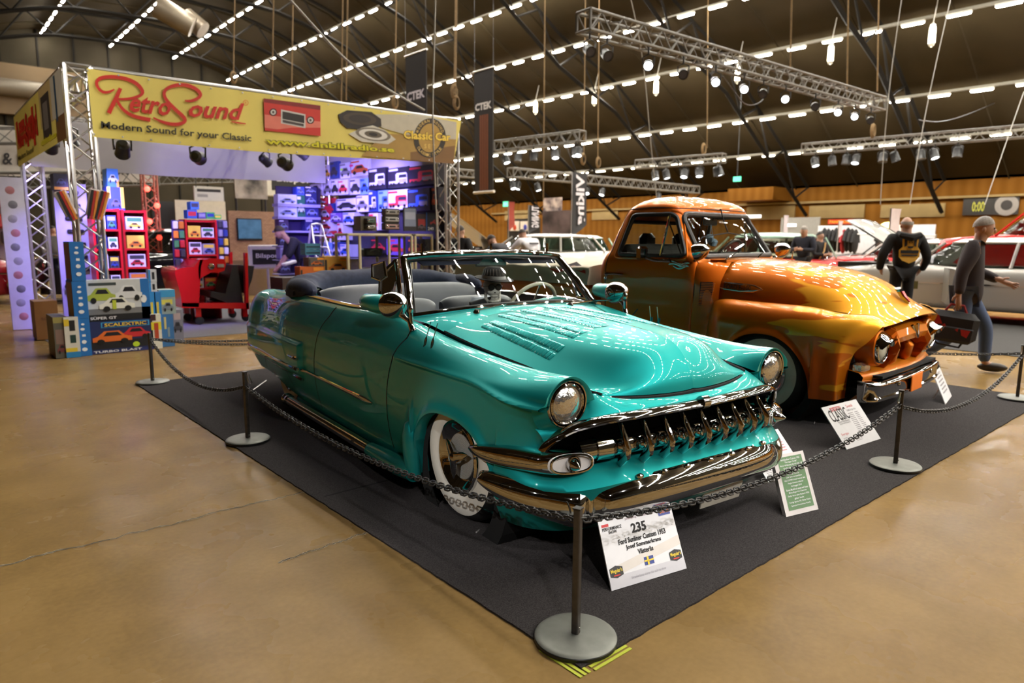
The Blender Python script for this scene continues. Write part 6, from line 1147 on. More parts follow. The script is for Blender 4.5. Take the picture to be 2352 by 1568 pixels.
for i, (x, z, lab) in enumerate(((5.86, .76, 'black toolbox lying on the lower cabinet shelf'), (5.86, 1.09, 'black toolbox with chrome latches on the upper cabinet shelf'), (6.4, .76, 'red and black amplifier on the right lower cabinet shelf'))):
    o = tag(MB().rbox((x+.17, 10.62, z+.09), (.36, .2, .15), .03).build('toolbox', cm(30, 30, 34, .3) if i < 2 else cm(120, 30, 40), None), lab, 'toolbox'); MB().tube([(x+.08, 10.5, z+.12), (x+.17, 10.48, z+.14), (x+.26, 10.5, z+.12)], .012, 6).build('handle', STEEL, o)
# ---- counter with boxed construction toys, TV wall, sign stands, ladder
ct = tag(MB().box((4.95, 10.95, .40), (.95, .5, .78)).build('counter', cm(60, 45, 40), None, smooth=False), 'low dark counter under the orange toy truck boxes', 'counter')
for i, (x0, y0, x1, y1, Y, col, lab, pc) in enumerate(((510, 985, 725, 1130, 10.7, (190, 95, 30), 'orange and black construction toy box on the counter, lower left', (30, 28, 28)), (728, 895, 960, 1045, 10.72, (200, 150, 60), 'yellow box with a digger picture on the counter, upper right', (190, 110, 30)), (735, 1052, 1030, 1150, 10.7, (190, 140, 60), 'long yellow box under the digger box', (150, 90, 40)), (585, 905, 725, 985, 10.72, (90, 84, 78), 'grey box with an orange corner on the counter, upper left', (200, 100, 30)))):
    a, b = onY(x0, y0, x1, y1, Y, .2, c4); toy(a, b, '-Y', col, lab, [('c', .15, .1, .7, .5, pc, 1), ('r', .55, .72, .97, .95, (235, 150, 40)), ('r', .02, .1, .1, .8, (40, 34, 30))])
for i, (y0, y1) in enumerate(((835, 885), (780, 832))): a, b = onY(555, y0, 690, y1, 11.2, .2, c4); toy(a, b, '-Y', (90, 160, 190), 'flat light blue box in front of the bending man, %s' % ('lower', 'upper')[i], [('r', .05, .3, .95, .5, (40, 50, 60))])
BRK = mat('brick_print', (.40, .22, .12), .8); nt = BRK.node_tree; br = nt.nodes.new('ShaderNodeTexBrick'); br.inputs['Scale'].default_value = 7; br.inputs['Color1'].default_value = (.42, .24, .13, 1); br.inputs['Color2'].default_value = (.32, .17, .09, 1); br.inputs['Mortar'].default_value = (.2, .12, .07, 1); tcx = nt.nodes.new('ShaderNodeTexCoord'); mpx = nt.nodes.new('ShaderNodeMapping'); mpx.inputs['Rotation'].default_value = (PI/2, 0, 0); nt.links.new(tcx.outputs['Object'], mpx.inputs[0]); nt.links.new(mpx.outputs[0], br.inputs['Vector']); nt.links.new(br.outputs[0], nt.nodes['Principled BSDF'].inputs['Base Color'])
a, b = PY(530, 598, 17.2), PY(648, 487, 17.2); tag(MB().box((a+b)/2+np.array([0, .05, 0]), (b[0]-a[0], .08, b[2]-a[2])).build('brick_panel', BRK, None, smooth=False), 'brick patterned panel behind the television', 'panel'); 
tag(MB().box(((a+b)/2)*[1, 1, 0]+[0, .05, a[2]/2], (b[0]-a[0], .07, a[2])).build('counter', cm(110, 85, 60), None, smooth=False), 'wooden counter below the brick patterned panel', 'counter')
a, b = PY(546, 552, 17.185), PY(600, 502, 17.185); tv = tag(MB().rbox((a+b)/2, (b[0]-a[0], .05, b[2]-a[2]), .01).build('television', BLACK, None), 'flat television showing a blue picture on the brick panel', 'television')
c = (a+b)/2; MB().box(c+np.array([0, -.03, .01]), ((b[0]-a[0])*.94, .005, (b[2]-a[2])*.86)).build('screen', mat('tv_picture', (.05, .12, .2), .3, emit=(.05, .14, .25), es=.6, col2=(.01, .02, .03), nscale=4), tv, smooth=False)
def framed(px, Y, label, word, frame=True, post=True):
    (x0, y0, x1, y1) = px; a, b = PY(x0, y1, Y), PY(x1, y0, Y); c = (a+b)/2; o = tag(MB().rbox(c, (b[0]-a[0], .06, b[2]-a[2]), .12).build('sign_stand', cm(215, 208, 190), None), label, 'sign'); w, h = b[0]-a[0], b[2]-a[2]
    MB().rbox(c+np.array([0, -.04, 0]), (w*.82, .02, h*.62), .06).build('black_panel', cm(28, 24, 22), o); txt(word, 'lettering', cm(220, 215, 205), o, (c+[-w*.33, -.055, h*.15], c+[w*.33, -.055, h*.15], c+[-w*.33, -.055, -h*.1]), .002, .02)
    if post: MB().tube([c*[1, 1, 0], c-[0, 0, h/2]], .03, 8).lathe([(.25, 0), (.25, .02), (0, .03)], c*[1, 1, 0], (0, 0, 1), 20).build('stand', cm(190, 185, 170), o)
framed((572, 562, 655, 618), 15.6, 'cream framed black sign stand reading Bilsport below the brick panel', 'Bilsport')
framed((612, 384, 742, 450), 22, 'large black Bilsport banner partly hidden by the white valance', 'Bilsport', post=False)
a, b = PY(540, 455, 22), PY(612, 402, 22); o = tag(MB().box((a+b)/2, (b[0]-a[0], .05, b[2]-a[2])).build('photo_banner', mat('photo_print', (.42, .36, .32), .6, col2=(.03, .025, .022), nscale=1.6), None, smooth=False), 'black and white photo banner left of the Bilsport banner', 'banner')
for q in (a[0]+.05, b[0]-.05): MB().tube([(q, 22.05, 0), (q, 22.05, a[2])], .03, 6).build('post', BLACK, o)
a, b = PY(447, 460, 19), PY(513, 430, 19); toy(a*[1, 1, 1], b+[0, .05, 0], '-Y', (205, 200, 190), 'white hanging price sign above the middle red rack', [('r', .1, .62, .9, .82, (40, 36, 36)), ('r', .1, .25, .45, .45, (150, 145, 140))], name='hanging_sign', cat_='sign')
MB().tube([PY(450, 430, 19), PY(450, 405, 19)], .01, 5).tube([PY(510, 430, 19), PY(510, 405, 19)], .01, 5).build('cord', BLACK, COL.objects['hanging_sign'])
ld = thing('step_ladder', 'aluminium step ladder behind the bending man', 'ladder', (0, 0, 0))
for x0, x1 in ((714, 722), (740, 757)): pass
L0, L1 = PY(715, 516, 12.6), PY(738, 516, 12.6); M0, M1 = PY(724, 578, 12.3), PY(757, 582, 12.3)
for nm, A, B in (('front_rail', L0, M0), ('front_rail', L1, M1), ('rear_rail', L0, L0*[1, 1, 0]+[-.15, .3, .01]), ('rear_rail', L1, L1*[1, 1, 0]+[.0, .3, .01])):
    A, B = np.array(A), np.array(B); d = B-A; B = A+d*(A[2]-.012)/(A[2]-B[2]); MB().tube([A, B], .022, 6).build(nm, ALU, ld)
MB().tube([L0, (L0+L1)/2+[0, 0, .02], L1], .022, 6).build('top_rail', ALU, ld)
for k in range(1, 5):
    f = k/5; A, B = L0*(1-f*2)+M0*f*2, L1*(1-f*2)+M1*f*2
    if min(A[2], B[2]) > .1: MB().tube([A, B], .018, 6).build('step', ALU, ld)
# ---- red demo cart (dash and seat of a red car on castors)
Y0, Y1 = 11.75, 12.55; CR = carpaint('red_gloss_paint', (.55, .012, .012), (.25, .004, .006), .1, .3)
cart = thing('demo_cart', 'red car dashboard and black seat mounted on a red castor cart', 'demo cart', (0, 0, 0))
def xz(x, y): p = PY(*c2(x, y), Y0); return p
def prof(P, y0, y1, nm, m, sharp=35): return MB().prism([(*xz(*p)[[0]], y0, xz(*p)[2]) for p in P], (0, y1-y0, 0)).build(nm, m, cart, sharp=sharp)
prof([(1640, 1075), (1625, 960), (1575, 780), (1580, 745), (1640, 725), (1750, 715), (1790, 650), (1830, 645), (1810, 720), (1790, 1080)], Y0, Y1, 'cowl_panel', CR)
prof([(1785, 720), (1800, 655), (1900, 640), (2020, 645), (2035, 690), (2020, 750), (1960, 770), (1900, 765), (1790, 830)], Y0, Y1, 'dashboard', CR)
prof([(1640, 1040), (2245, 1040), (2245, 1095), (1640, 1085)], Y0, Y1, 'base_frame', CR); prof([(2205, 590), (2230, 590), (2242, 1100), (2215, 1100)], Y0, Y0+.08, 'upright', CR); prof([(2205, 590), (2230, 590), (2242, 1100), (2215, 1100)], Y1-.08, Y1, 'upright', CR)
prof([(2120, 700), (2160, 700), (2215, 1040), (2060, 1040), (1920, 990), (1920, 940), (2055, 960)], Y0+.12, Y1-.12, 'seat', BLACK); prof([(2235, 705), (2310, 710), (2290, 830), (2240, 960)], Y0+.1, Y1-.1, 'seat_back_cover', BLACK)
p = xz(1900, 712); MB().lathe([(.05, 0), (.05, .03), (.042, .035), (0, .03)], (p[0], Y0, p[2]), (0, -1, 0), 20).build('gauge', CHROME, cart); p = xz(1985, 705); MB().box((p[0], Y0-.01, p[2]), (.10, .03, .05)).build('radio', STEEL, cart, smooth=False)
for q in (1795, 2215):
    for yy_c in (Y0+.08, Y1-.08):
        p = xz(q, 1130); MB().box((p[0], yy_c, p[2]+.0), (.08, .08, .14)).build('leg', CR, cart, smooth=False); MB().lathe([(.02, -.025), (.065, -.02), (.065, .02), (.02, .025)], (p[0]+.02, yy_c, .077), (0, 1, 0), 16).build('castor', BLACK, cart)
# toy boxes low on the booth floor
for i, (px, col, lab) in enumerate((((265, 1180, 400, 1270), (150, 135, 190), 'white violet box on the floor behind the convertible\'s tail'), ((1855, 870, 1920, 930), (215, 215, 225), 'white box of models under the red dashboard'))):
    a, b = onY(*px, 11.3 if i == 0 else 12.62, .15, c4 if i == 0 else c2); a[2] = .012 if i == 0 else a[2]; toy(a, b, '-Y', col, lab, [('r', .1, .5, .6, .8, (50, 45, 60)), ('c', .2, .1, .6, .4, (120, 100, 150))])
# ------------------------------------------------------------------ other show cars
def bgcar(name_label, loc, rz, col, L=4.9, W_=1.82, H=1.48, roof=None, lower=None, belt=.95, hood_open=False, cab=(-.42, .18), white_wall=True, low=.2, seatm=None, door_open=False):
    t = thing('show_car', name_label, 'car', loc, rz); w = W_/2; h = L/2; P = carpaint('paint_'+name_label[:18].replace(' ', '_'), col, tuple(c*.6 for c in col), .3, .3); n = 41
    def top(x):
        u = x/h; return belt-.10*smooth(.45, 1, u)-.04*smooth(.5, 1, -u)-.25*smooth(.93, 1.02, abs(u))
    rows = []
    for x in np.linspace(-h, h, n):
        u = abs(x/h); ww = w*(1-.12*u**4-.30*smooth(.92, 1.0, u)); z = top(x)
        arch = max(low, *(low+.42*math.sqrt(max(0, 1-((x-c)/.42)**2)) for c in (-h*.58, h*.60)))
        rows.append([(x, 0, z+.05), (x, ww*.55, z+.035), (x, ww*.86, z), (x, ww*.97, z-.10), (x, ww, max(z-.28, arch+.02)), (x, ww*.99, max(low+.15, arch+.01)), (x, ww*.93, max(low, arch)), (x, ww*.6, max(low, arch)+.02)])
    A = np.array(rows); A = spl(np.arange(8), A.transpose(1, 0, 2), np.linspace(0, 7, 29)).transpose(1, 0, 2)
    mb = MB(); mb.grid(A); mb.f += [tuple(range(28, -1, -1)), tuple(range(len(mb.v)-29, len(mb.v)))]; mb.mirror(); mb.build('body', P, t, sharp=50)
    c0, c1 = cab[0]*L, cab[1]*L; rp = carpaint('roof_'+name_label[:18].replace(' ', '_'), roof, tuple(c*.6 for c in roof), .2, .3) if roof else P
    g = []; zz = top(0)+.0
    for z, f0, f1, ww in ((zz, 0, 0, .88), (zz+(H-zz)*.45, .16, -.26, .80), (zz+(H-zz)*.8, .30, -.50, .72)):
        r = []
        for a in np.linspace(0, 2*PI, 40, endpoint=False):
            c, s = math.cos(a), math.sin(a); cx = (c0+f0+c1+f1)/2; ax_ = (c1+f1-c0-f0)/2; r.append((cx+ax_*np.sign(c)*abs(c)**.45, w*ww*np.sign(s)*abs(s)**.45, z))
        g.append(r)
    MB().grid(g, False, True).build('cabin_glass', TINT if not seatm else GLASS, t, sharp=60)
    r3 = np.array(g[2]); cc = r3.mean(0); MB().grid([r3*[1, 1, 1]+[0, 0, -.02], cc+(r3-cc)*1.01+[0, 0, .02], cc+(r3-cc)*.86+[0, 0, (H-zz)*.15], cc+(r3-cc)*.5+[0, 0, (H-zz)*.2], cc+(r3-cc)*.01+[0, 0, (H-zz)*.21]], False, True).build('roof', rp, t, sharp=60)
    for s in (-1, 1):
        for a, b in (((c0+.02, 0), (c0+.30, 2)), ((c1-.02, 0), (c1-.50, 2)), (((c0+c1)/2, 0), ((c0+c1)/2-.05, 2))): MB().tube([(a[0], s*w*.88, zz-.01), (b[0], s*w*.725, zz+(H-zz)*.82)], .028, 6).build('pillar', rp, t)
        MB().tube([(-h*.97, s*w*.9, belt-.30), (0, s*w*1.005, belt-.30), (h*.93, s*w*.88, belt-.32)], .018, 6).build('side_trim', CHROME, t)
        if lower: MB().grid([[(x, s*w*(1.004-.12*abs(x/h)**4), zq) for x in np.linspace(-h*.88, h*.88, 20)] for zq in (max(low+.46, .64), belt-.31)]).build('two_tone_panel', cm(*lower, .2, 0, 1.), t)
        for c in (-h*.58, h*.60): wheel(t, (c, s*(w-.04), .32), s, r=.32, ww=(.27, .19), w=.2, spinner=False, white=white_wall)
        MB().lathe([(.10, -.02), (.105, .01), (.09, .02), (0, .035)], (h*.965, s*w*.62, belt-.22), (1, 0, 0), 20).build('headlight', CHROME, t)
    for c in (-h*.58, h*.60): MB().box((c, 0, .42), (.80, W_*.93, .4)).build('wheel_well', DARK, t, smooth=False)
    MB().box((0, 0, (zz+low)/2), (L*.5, W_*.86, zz-low-.1)).build('cabin_interior', seatm or cm(60, 52, 48), t, smooth=False)
    for s in (-1, 1): MB().tube(curve([(s*(h-.12), -w*.95, .42), (s*(h+.05), -w*.6, .42), (s*(h+.08), 0, .42), (s*(h+.05), w*.6, .42), (s*(h-.12), w*.95, .42)], 20), .065, 8, flat=(.7, 1.2)).build('bumper', CHROME, t)
    if hood_open:
        x0 = h*.33; th = hood_open; pts = lambda d, y, k: (x0+d*math.cos(th)-k*math.sin(th), y, belt+.04+d*math.sin(th)+k*math.cos(th)); Lh = h*.62
        MB().grid([[pts(d, y, .05*(1-(y/w/.8)**2)-.04*max(0, d/Lh-.8)/.2) for y in np.linspace(-w*.8, w*.8, 9)] for d in np.linspace(0, Lh, 9)]).grid([[pts(d, y, -.03) for y in np.linspace(-w*.8, w*.8, 3)] for d in (0, Lh)]).build('open_hood', P, t, sharp=60)
        MB().box((h*.62, 0, belt-.03), (h*.58, W_*.7, .12)).build('engine_bay', BLACK, t, smooth=False); e = MB()
        for k in range(5): e.rbox((h*.45+.16*k, (-.25, .1, -.1, .25, 0)[k], belt+.06), (.16, .25, .12), .03)
        e.build('engine', CHROME, t)
    if door_open:
        s = door_open; MB().prism([(h*.1, s*w, .35), (h*.1, s*w, belt-.02), (h*.1-.35, s*(w+.85), belt-.02), (h*.1-.35, s*(w+.85), .35)], (.08, .03*s, 0)).build('open_door', P, t, smooth=False)
    return t
bgcar('white coupe with its hood open behind the orange truck', (11.5, 12.75, .0), PI-.38, (.66, .64, .58), L=5.0, H=1.55, belt=1.12, hood_open=.62, cab=(-.36, .12), white_wall=False)
sc_ = bgcar('silver and cream hardtop with open hood and door behind the walking man', (14.95, 4.0, .02), PI/2, (.52, .50, .46), L=5.2, H=1.47, roof=(.62, .60, .56), lower=(205, 188, 170), hood_open=.55, door_open=1)
bgcar('mint green and red sedan beyond the truck windscreen', (18.0, 10.4, 0), PI*.5, (.62, .03, .03), L=4.8, H=1.62, roof=(.40, .62, .50))
bgcar('mint roofed sedan seen through the truck cab window', (15.2, 15.6, 0), PI*.5, (.42, .62, .50), L=4.8, H=1.55)
bgcar('red and white hardtop beyond the bald man', (21.7, 7.7, 0), PI*.5, (.60, .03, .03), L=5.0, H=1.45, roof=(.7, .68, .66))
bgcar('tall glossy red truck cab at the top right edge', (19.5, 3.6, .0), PI/2, (.62, .02, .02), L=5.0, H=2.15, belt=1.55, cab=(-.3, .25))
bgcar('dark car parked beyond the bald man\'s shoulder', (24.6, 9.0, 0), PI*.5, (.03, .03, .035), L=4.8, H=1.5)
bgcar('cream car far behind the truck hood', (24.6, 14.6, 0), PI*.5, (.60, .55, .42), L=4.9, H=1.5)
bgcar('black 1950s sedan behind the red display racks', (4.7, 18.2, 0), PI, (.006, .006, .006), L=5.2, H=1.62, belt=1.05, cab=(-.30, .16))
bgcar('dark red and cream car at the far left edge', (-.75, 18.8, 0), PI*.98, (.25, .01, .012), L=5.0, H=1.5, roof=(.6, .55, .45), lower=(150, 20, 25))
# ------------------------------------------------------------------ overhead lighting trusses
GT_ = mat('grey_truss_tube', (.15, .142, .125), .45, .15, noise=.08)
def htruss(p0, p1, z, w, label, spots, aim, grp, dz=.45, n_on=None, sc=1.5, r=.026):
    a, b = G(*p0, z), G(*p1, z); t = truss(a, b, w, label, r=r, br=.013, mt=GT_); d = (b-a)[:2]/np.linalg.norm((b-a)[:2])
    for i, (x, y, lit) in enumerate(spots):
        q = G(x, y, z-dz); s = min(max(np.dot(q[:2]-a[:2], d), .15), float(np.linalg.norm((b-a)[:2]))-.15); q = np.array([*(a[:2]+d*s), z-dz]); lit_ = bool(lit)
        am = q+np.array([rnd.uniform(-1.5, .5), rnd.uniform(-1.5, .2), -3]) if not aim else np.array(aim[i % len(aim)])
        spotlamp(q, am, '%s spotlight %s' % ('lit' if lit_ else 'dark', grp[1] % ordn[i]), grp[0] if False else None, lens=(.9, .95, 1) if lit_ else (.05, .05, .06), es=9 if lit_ else .1, sc=sc, stem=dz-.05, W_=(lit if lit > 1 else 0), col=(1, .95, .88), ang=24)
    return t
htruss((1340, 48), (2020, 240), 4.8, .30, 'big grey lighting truss hanging diagonally above the orange truck', [(1367, 90, 0), (1425, 118, 0), (1530, 140, 220), (1590, 165, 0), (1672, 182, 220), (1713, 203, 240), (1780, 210, 0), (1800, 228, 200), (1887, 242, 0), (1917, 258, 1), (1975, 265, 200), (2003, 275, 0)],
       [(6.0, 2.4, .9), (6.2, 2.6, 1), (2.9, 2.3, .8), (5, 3, .8), (6.05, 2.6, 1.0), (6.2, 1.9, .6), (6.5, 4, 1), (6.15, 3.8, 1.7), (7, 3, 1), (8, 3, 0), (9, 4, 0), (9, 3, 0)], ('spotlights on the big truss', '%s from the left on the big diagonal truss'), dz=.42, sc=1.05)
htruss((1845, 343), (2400, 298), 4.6, .34, 'long grey lighting truss at the right above the bald man', [(1853, 370, 1), (1880, 364, 0), (1922, 364, 0), (1957, 366, 1), (2005, 357, 0), (2043, 358, 1), (2098, 352, 0), (2133, 351, 1), (2182, 345, 0)], None, ('', '%s from the left on the right hand truss'), dz=.5, sc=1.6)
htruss((1463, 378), (1663, 363), 4.4, .32, 'short grey truss with six lamps above the truck roof', [(1466, 399, 1), (1497, 398, 1), (1536, 395, 1), (1573, 393, 1), (1613, 390, 1), (1652, 388, 1)], None, ('', '%s on the short truss over the truck roof'), dz=.5, sc=1.7)
htruss((1143, 336), (1338, 312), 4.6, .32, 'short grey truss with six lamps right of the hanging black banner', [(1148, 366, 1), (1182, 364, 0), (1215, 360, 0), (1252, 353, 1), (1292, 347, 1), (1328, 344, 1)], None, ('', '%s on the truss right of the black banner'), dz=.5, sc=1.5)
htruss((1172, 396), (1600, 436), 3.9, .34, 'low long grey truss running behind the tall feather flag', [(1175, 416, 1), (1247, 424, 1), (1305, 427, 1), (1418, 436, 1), (1470, 438, 1), (1593, 449, 1)], None, ('', '%s from the left on the low long truss'), dz=.5, sc=1.5)
htruss((1000, 392), (1093, 401), 4.2, .3, 'short piece of truss between the booth and the black banner', [(1060, 398, 1), (1071, 417, 1)], None, ('', '%s on the truss piece beside the booth'), dz=.5, sc=1.6)
tb = truss((-2.0, -3.2, 5.3), (9.0, -3.2, 5.3), .4, 'lighting truss behind the photographer, outside the photo', mt=GT_)  # added out of view; its lamps brighten the car fronts and the placard
for i, (x, am, w) in enumerate(((-1.0, (2.4, 2.2, .8), 330), (1.6, (2.7, 2.6, .8), 330), (4.2, (3.2, 2.2, .7), 260), (6.6, (6.1, 2.6, .9), 420), (8.4, (6.1, 3.4, 1.0), 300))):
    spotlamp((x, -3.2, 4.75), am, 'lit spotlight on the truss behind the photographer, %s' % ordn[i], None, lens=(.9, .95, 1), es=14, sc=1.25, stem=.5, W_=w, col=(1, .97, .95), ang=26)
tb = truss((-4.2, -1.5, 5.3), (-4.2, 6.5, 5.3), .4, 'lighting truss off to the left outside the photo', mt=GT_)  # added unseen truss; one lamp lifts the front whitewall, one the side banner
for i, (y, am, w) in enumerate(((0.5, (2.02, 2.62, .25), 520), (3.5, (1.6, 12.2, 3.0), 800))): spotlamp((-4.2, y, 4.75), am, 'lit spotlight on the truss off to the left, %s' % ordn[i], None, lens=(.9, .95, 1), es=9, sc=1.25, stem=.5, W_=w, col=(1, .97, .94), ang=9 if i == 0 else 26)
# hanging black banners
def hbanner(x0, y0, x1, y1, X, label, txt_y, stripe=None):
    a, b = PX(x0, y0, X), PX(x1, y0, X); c = PX((x0+x1)/2, y1, X); o = tag(MB().box((X, (a[1]+b[1])/2, (a[2]+c[2])/2), (.03, abs(a[1]-b[1]), a[2]-c[2])).build('hanging_banner', cm(36, 32, 28, .7), None, smooth=False), label, 'banner'); w = a[1]-b[1]
    MB().tube([(X, a[1]+.05, a[2]), (X, b[1]-.05, a[2])], .035, 8).build('top_bar', ALU, o); MB().tube([(X, a[1]+.05, c[2]), (X, b[1]-.05, c[2])], .045, 8).build('bottom_bar', cm(225, 215, 200), o)
    z0, z1_ = PX(x0, txt_y[1], X)[2], PX(x0, txt_y[0], X)[2]; txt('CTEK', 'lettering', cm(225, 220, 212), o, ((X-.02, a[1]-w*.06, z1_), (X-.02, b[1]+w*.06, z1_), (X-.02, a[1]-w*.06, z0)), .004, .04)
    if stripe:
        s0, s1 = PX(x0, stripe[0], X)[2], PX(x0, stripe[1], X)[2]; m = MB()
        for k in range(4): yy = a[1]-w*(.30+.12*k); m.add([(X-.02, yy, s0), (X-.02, yy-w*.10, s0), (X-.02, yy-w*.10, s1), (X-.02, yy, s1)], [(0, 1, 2, 3)])
        m.build('orange_stripes', cm(120, 70, 45), o, smooth=False)
    for y in (a[1], b[1]): MB().tube([(X, y, a[2]), (X, y, roofz(X)-.1)], .008, 5).build('wire', BLACK, o)
hbanner(1090, 166, 1133, 441, 14.0, 'black hanging banner with orange stripes right of the booth', (240, 257), (268, 438))
hbanner(932, 130, 979, 330, 12.2, 'black hanging banner partly hidden behind the booth\'s yellow banner', (215, 235))
# ropes and cables from the roof
ROPE = mat('hemp_rope', (.14, .085, .03), .8, noise=.2); CAB = mat('pale_cable', (.34, .32, .28), .5, noise=.1)
def rope(P, Y, label, m=ROPE, r=.02, coil=None):
    pts = [PY(*p, Y) for p in P]; pts[0][2] = min(pts[0][2], roofz(pts[0][0])-.05); o = MB().tube(curve(pts, 24) if len(pts) > 2 else pts, r, 6)
    if coil:
        c = PY(*coil, Y)
        for k in range(4): o.tube([c+np.array([.14*math.cos(a)*(1-.1*k), -.02*k, .24*math.sin(a)*(1-.08*k)]) for a in np.linspace(0, 2*PI, 20, endpoint=False)], .018, 5, closed=True)
    return tag(o.build('hanging_rope', m, None), label, 'rope')
rope([(1001, -60), (997, 120), (994, 270), (1000, 440), (1008, 640)], 9.2, 'pale cable hanging in front of the yellow banner\'s round emblem', CAB, .012)
rope([(640, -30), (730, 70), (830, 165), (975, 253)], 10.9, 'pale cable slanting down to the booth\'s top bar', CAB, .018)
rope([(1440, -40), (1475, 130), (1492, 300), (1508, 452)], 11.5, 'pale cable hanging over the truck roof', CAB, .012)
for i, (x, y, c, Y) in enumerate(((625, 200, None, 22), (784, 235, None, 22), (795, 230, None, 23), (1043, 215, (1043, 210), 20), (1046, 235, (1048, 236), 20.5), (907, 240, (907, 235), 24), (670, 215, None, 28), (1248, 460, None, 22), (1341, 360, (1339, 365), 20), (1373, 370, (1374, 373), 21), (1815, 160, None, 9), (1945, 240, None, 9.5), (2015, 210, (2004, 300), 10), (1624, 340, (1616, 342), 17), (536, 190, (536, 178), 30))):
    rope([(x+4, -40), (x, y)], Y, 'thin hanging hemp rope, %s counted from the left' % ordn[[536, 625, 670, 784, 795, 907, 1043, 1046, 1248, 1341, 1373, 1624].index(x)] if x < 1700 else 'thin hanging rope over the big truss, %s from its left end' % ordn[[1815, 1945, 2015].index(x)], ROPE, .022, c)
for i, P in enumerate((((2075, -30), (2040, 230), (2022, 470)), ((2190, -30), (2130, 240), (2090, 470)), ((2352, 210), (2310, 330), (2262, 470)))): rope(P, (7.5, 7.5, 6)[i], 'long pale wire slanting down at the right, %s from the left' % ordn[i], CAB, .010)
rope([(1760, 215), (1745, 235), (1715, 240), (1690, 215), (1660, 175)], 9, 'cable loop sagging under the big diagonal truss', BLACK, .012)
rope([(2110, 275), (2200, 270), (2352, 205)], 9, 'cable sagging across the upper right corner', BLACK, .014)
# upright pendant lamps under the cable tray row
for i, (x, y) in enumerate(((1230, 247), (1365, 226), (1507, 201), (1694, 171), (1908, 125), (2141, 82))):
    p = PX(x, y, 27.6); o = tag(MB().lathe([(.03, .42), (.09, .36), (.10, -.30), (.06, -.36)], p, (0, 0, 1), 12).tube([p+[0, 0, .4], p+[0.3, 0, 1.4]], .015, 5).build('pendant_lamp', HOUS, None), 'upright glowing lamp hanging below the cable tray, %s from the left' % ordn[i], 'lamp'); MB().lathe([(.095, .28), (.105, .2), (.108, -.24), (.0, -.38)], p, (0, 0, 1), 12).build('glow_tube', emis('pendant_glow', (1, .9, .62), 14) if i == 0 else bpy.data.materials['pendant_glow'], o)
p = G(410, 35, 12.5); o = tag(MB().tube([p+[-.9, .3, .3], p+[.6, -.2, -.5]], .55, 16).tube([p+[.6, .9, .3], p+[1.3, .4, -.4]], .45, 16).build('air_nozzle', mat('nozzle_metal', (.16, .13, .09), .45, .4, noise=.05), None), 'pair of round air nozzles under the roof at the upper left', 'air nozzle')
# ------------------------------------------------------------------ flags, boards, signs at the back
def flag(x0, y0, x1, y1, Y, label, col, word=None, wcol=(215, 210, 215), base=545):
    a, b = PY(x0, y1, Y), PY(x1, y0, Y); w, h = b[0]-a[0], b[2]-a[2]; o = MB(); n = 16
    L = [(a[0]+w*(.05*math.sin(t*3)), Y, a[2]+h*t) for t in np.linspace(0, 1, n)]; R = [(a[0]+w*(1-.85*smooth(.78, 1, t)), Y+.03*math.sin(t*5), a[2]+h*t) for t in np.linspace(0, 1, n)]
    o.grid([L, [(np.array(p)+np.array(q))/2+[0, .03, 0] for p, q in zip(L, R)], R]); f = tag(o.build('feather_flag', cm(*col, .7), None, sharp=180), label, 'flag')
    MB().tube([(a[0], Y, 0), (a[0], Y, a[2]), (a[0]-.0, Y, b[2])], .02, 6).lathe([(.2, 0), (.18, .03), (0, .04)], (a[0], Y, 0), (0, 0, 1), 14).build('pole', ALU, f)
    if word: txt(word, 'lettering', cm(*wcol), f, ((a[0]+w*.2, Y-.04, a[2]+h*.03), (a[0]+w*.2, Y-.04, a[2]+h*.8), (a[0]+w*.92, Y-.04, a[2]+h*.03)), -.02, .03)
    return f
flag(1314, 545, 1346, 395, 18.6, 'tall black feather flag with white script left of the truck cab', (40, 40, 42), 'Viking'); flag(1214, 535, 1237, 471, 19, 'small black feather flag behind the white coupe', (40, 38, 40), 'TUNING'); flag(1168, 530, 1182, 463, 21, 'narrow red feather flag behind the open white hood', (150, 60, 45))
flag(2047, 560, 2064, 478, 7.0, 'narrow white flag with a yellow spot beside the bald man\'s head', (200, 190, 185)); flag(1801, 560, 1808, 494, 14.6, 'thin white flag pole banner beyond the truck windscreen', (190, 180, 185)); flag(1927, 545, 1934, 507, 12.7, 'thin pinkish flag behind the open silver hood', (190, 175, 180)); 
def wallboard(x0, y0, x1, y1, X, label, m, name='board', cat_='board', word=None, wcol=(30, 28, 26), pad=.12, foot=False):
    a, b = PX(x0, y0, X), PX(x1, y1, X); b[2] = .0 if foot else b[2]; o = tag(MB().box((X, (a[1]+b[1])/2, (a[2]+b[2])/2), (.06, abs(a[1]-b[1]), abs(a[2]-b[2]))).build(name, m, None, smooth=False), label, cat_)
    if word: h = a[2]-b[2]; w = a[1]-b[1]; txt(word, 'lettering', cm(*wcol), o, ((X-.04, a[1]-w*pad, a[2]-h*.2), (X-.04, b[1]+w*pad, a[2]-h*.2), (X-.04, a[1]-w*pad, b[2]+h*.2)), .004, .02)
    return o
GRN = emis('exit_green', (.10, .75, .40), 1.6)
wallboard(1156, 463, 1168, 474, 36.96, 'green lit exit sign far behind the open white hood', GRN, 'exit_sign', 'sign', '⇦', (235, 245, 235)); eo_ = wallboard(1685, 406, 1701, 416, 30, 'green lit exit sign hanging under the roof above the truck', GRN, 'exit_sign', 'sign'); a = PX(1693, 408, 30); MB().tube([a, (30, a[1], roofz(30)-.02)], .02, 5).build('hanger', BLACK, eo_)
DKP = mat('dark_car_print', (.02, .015, .015), .4, col2=(.14, .10, .10), nscale=.9)
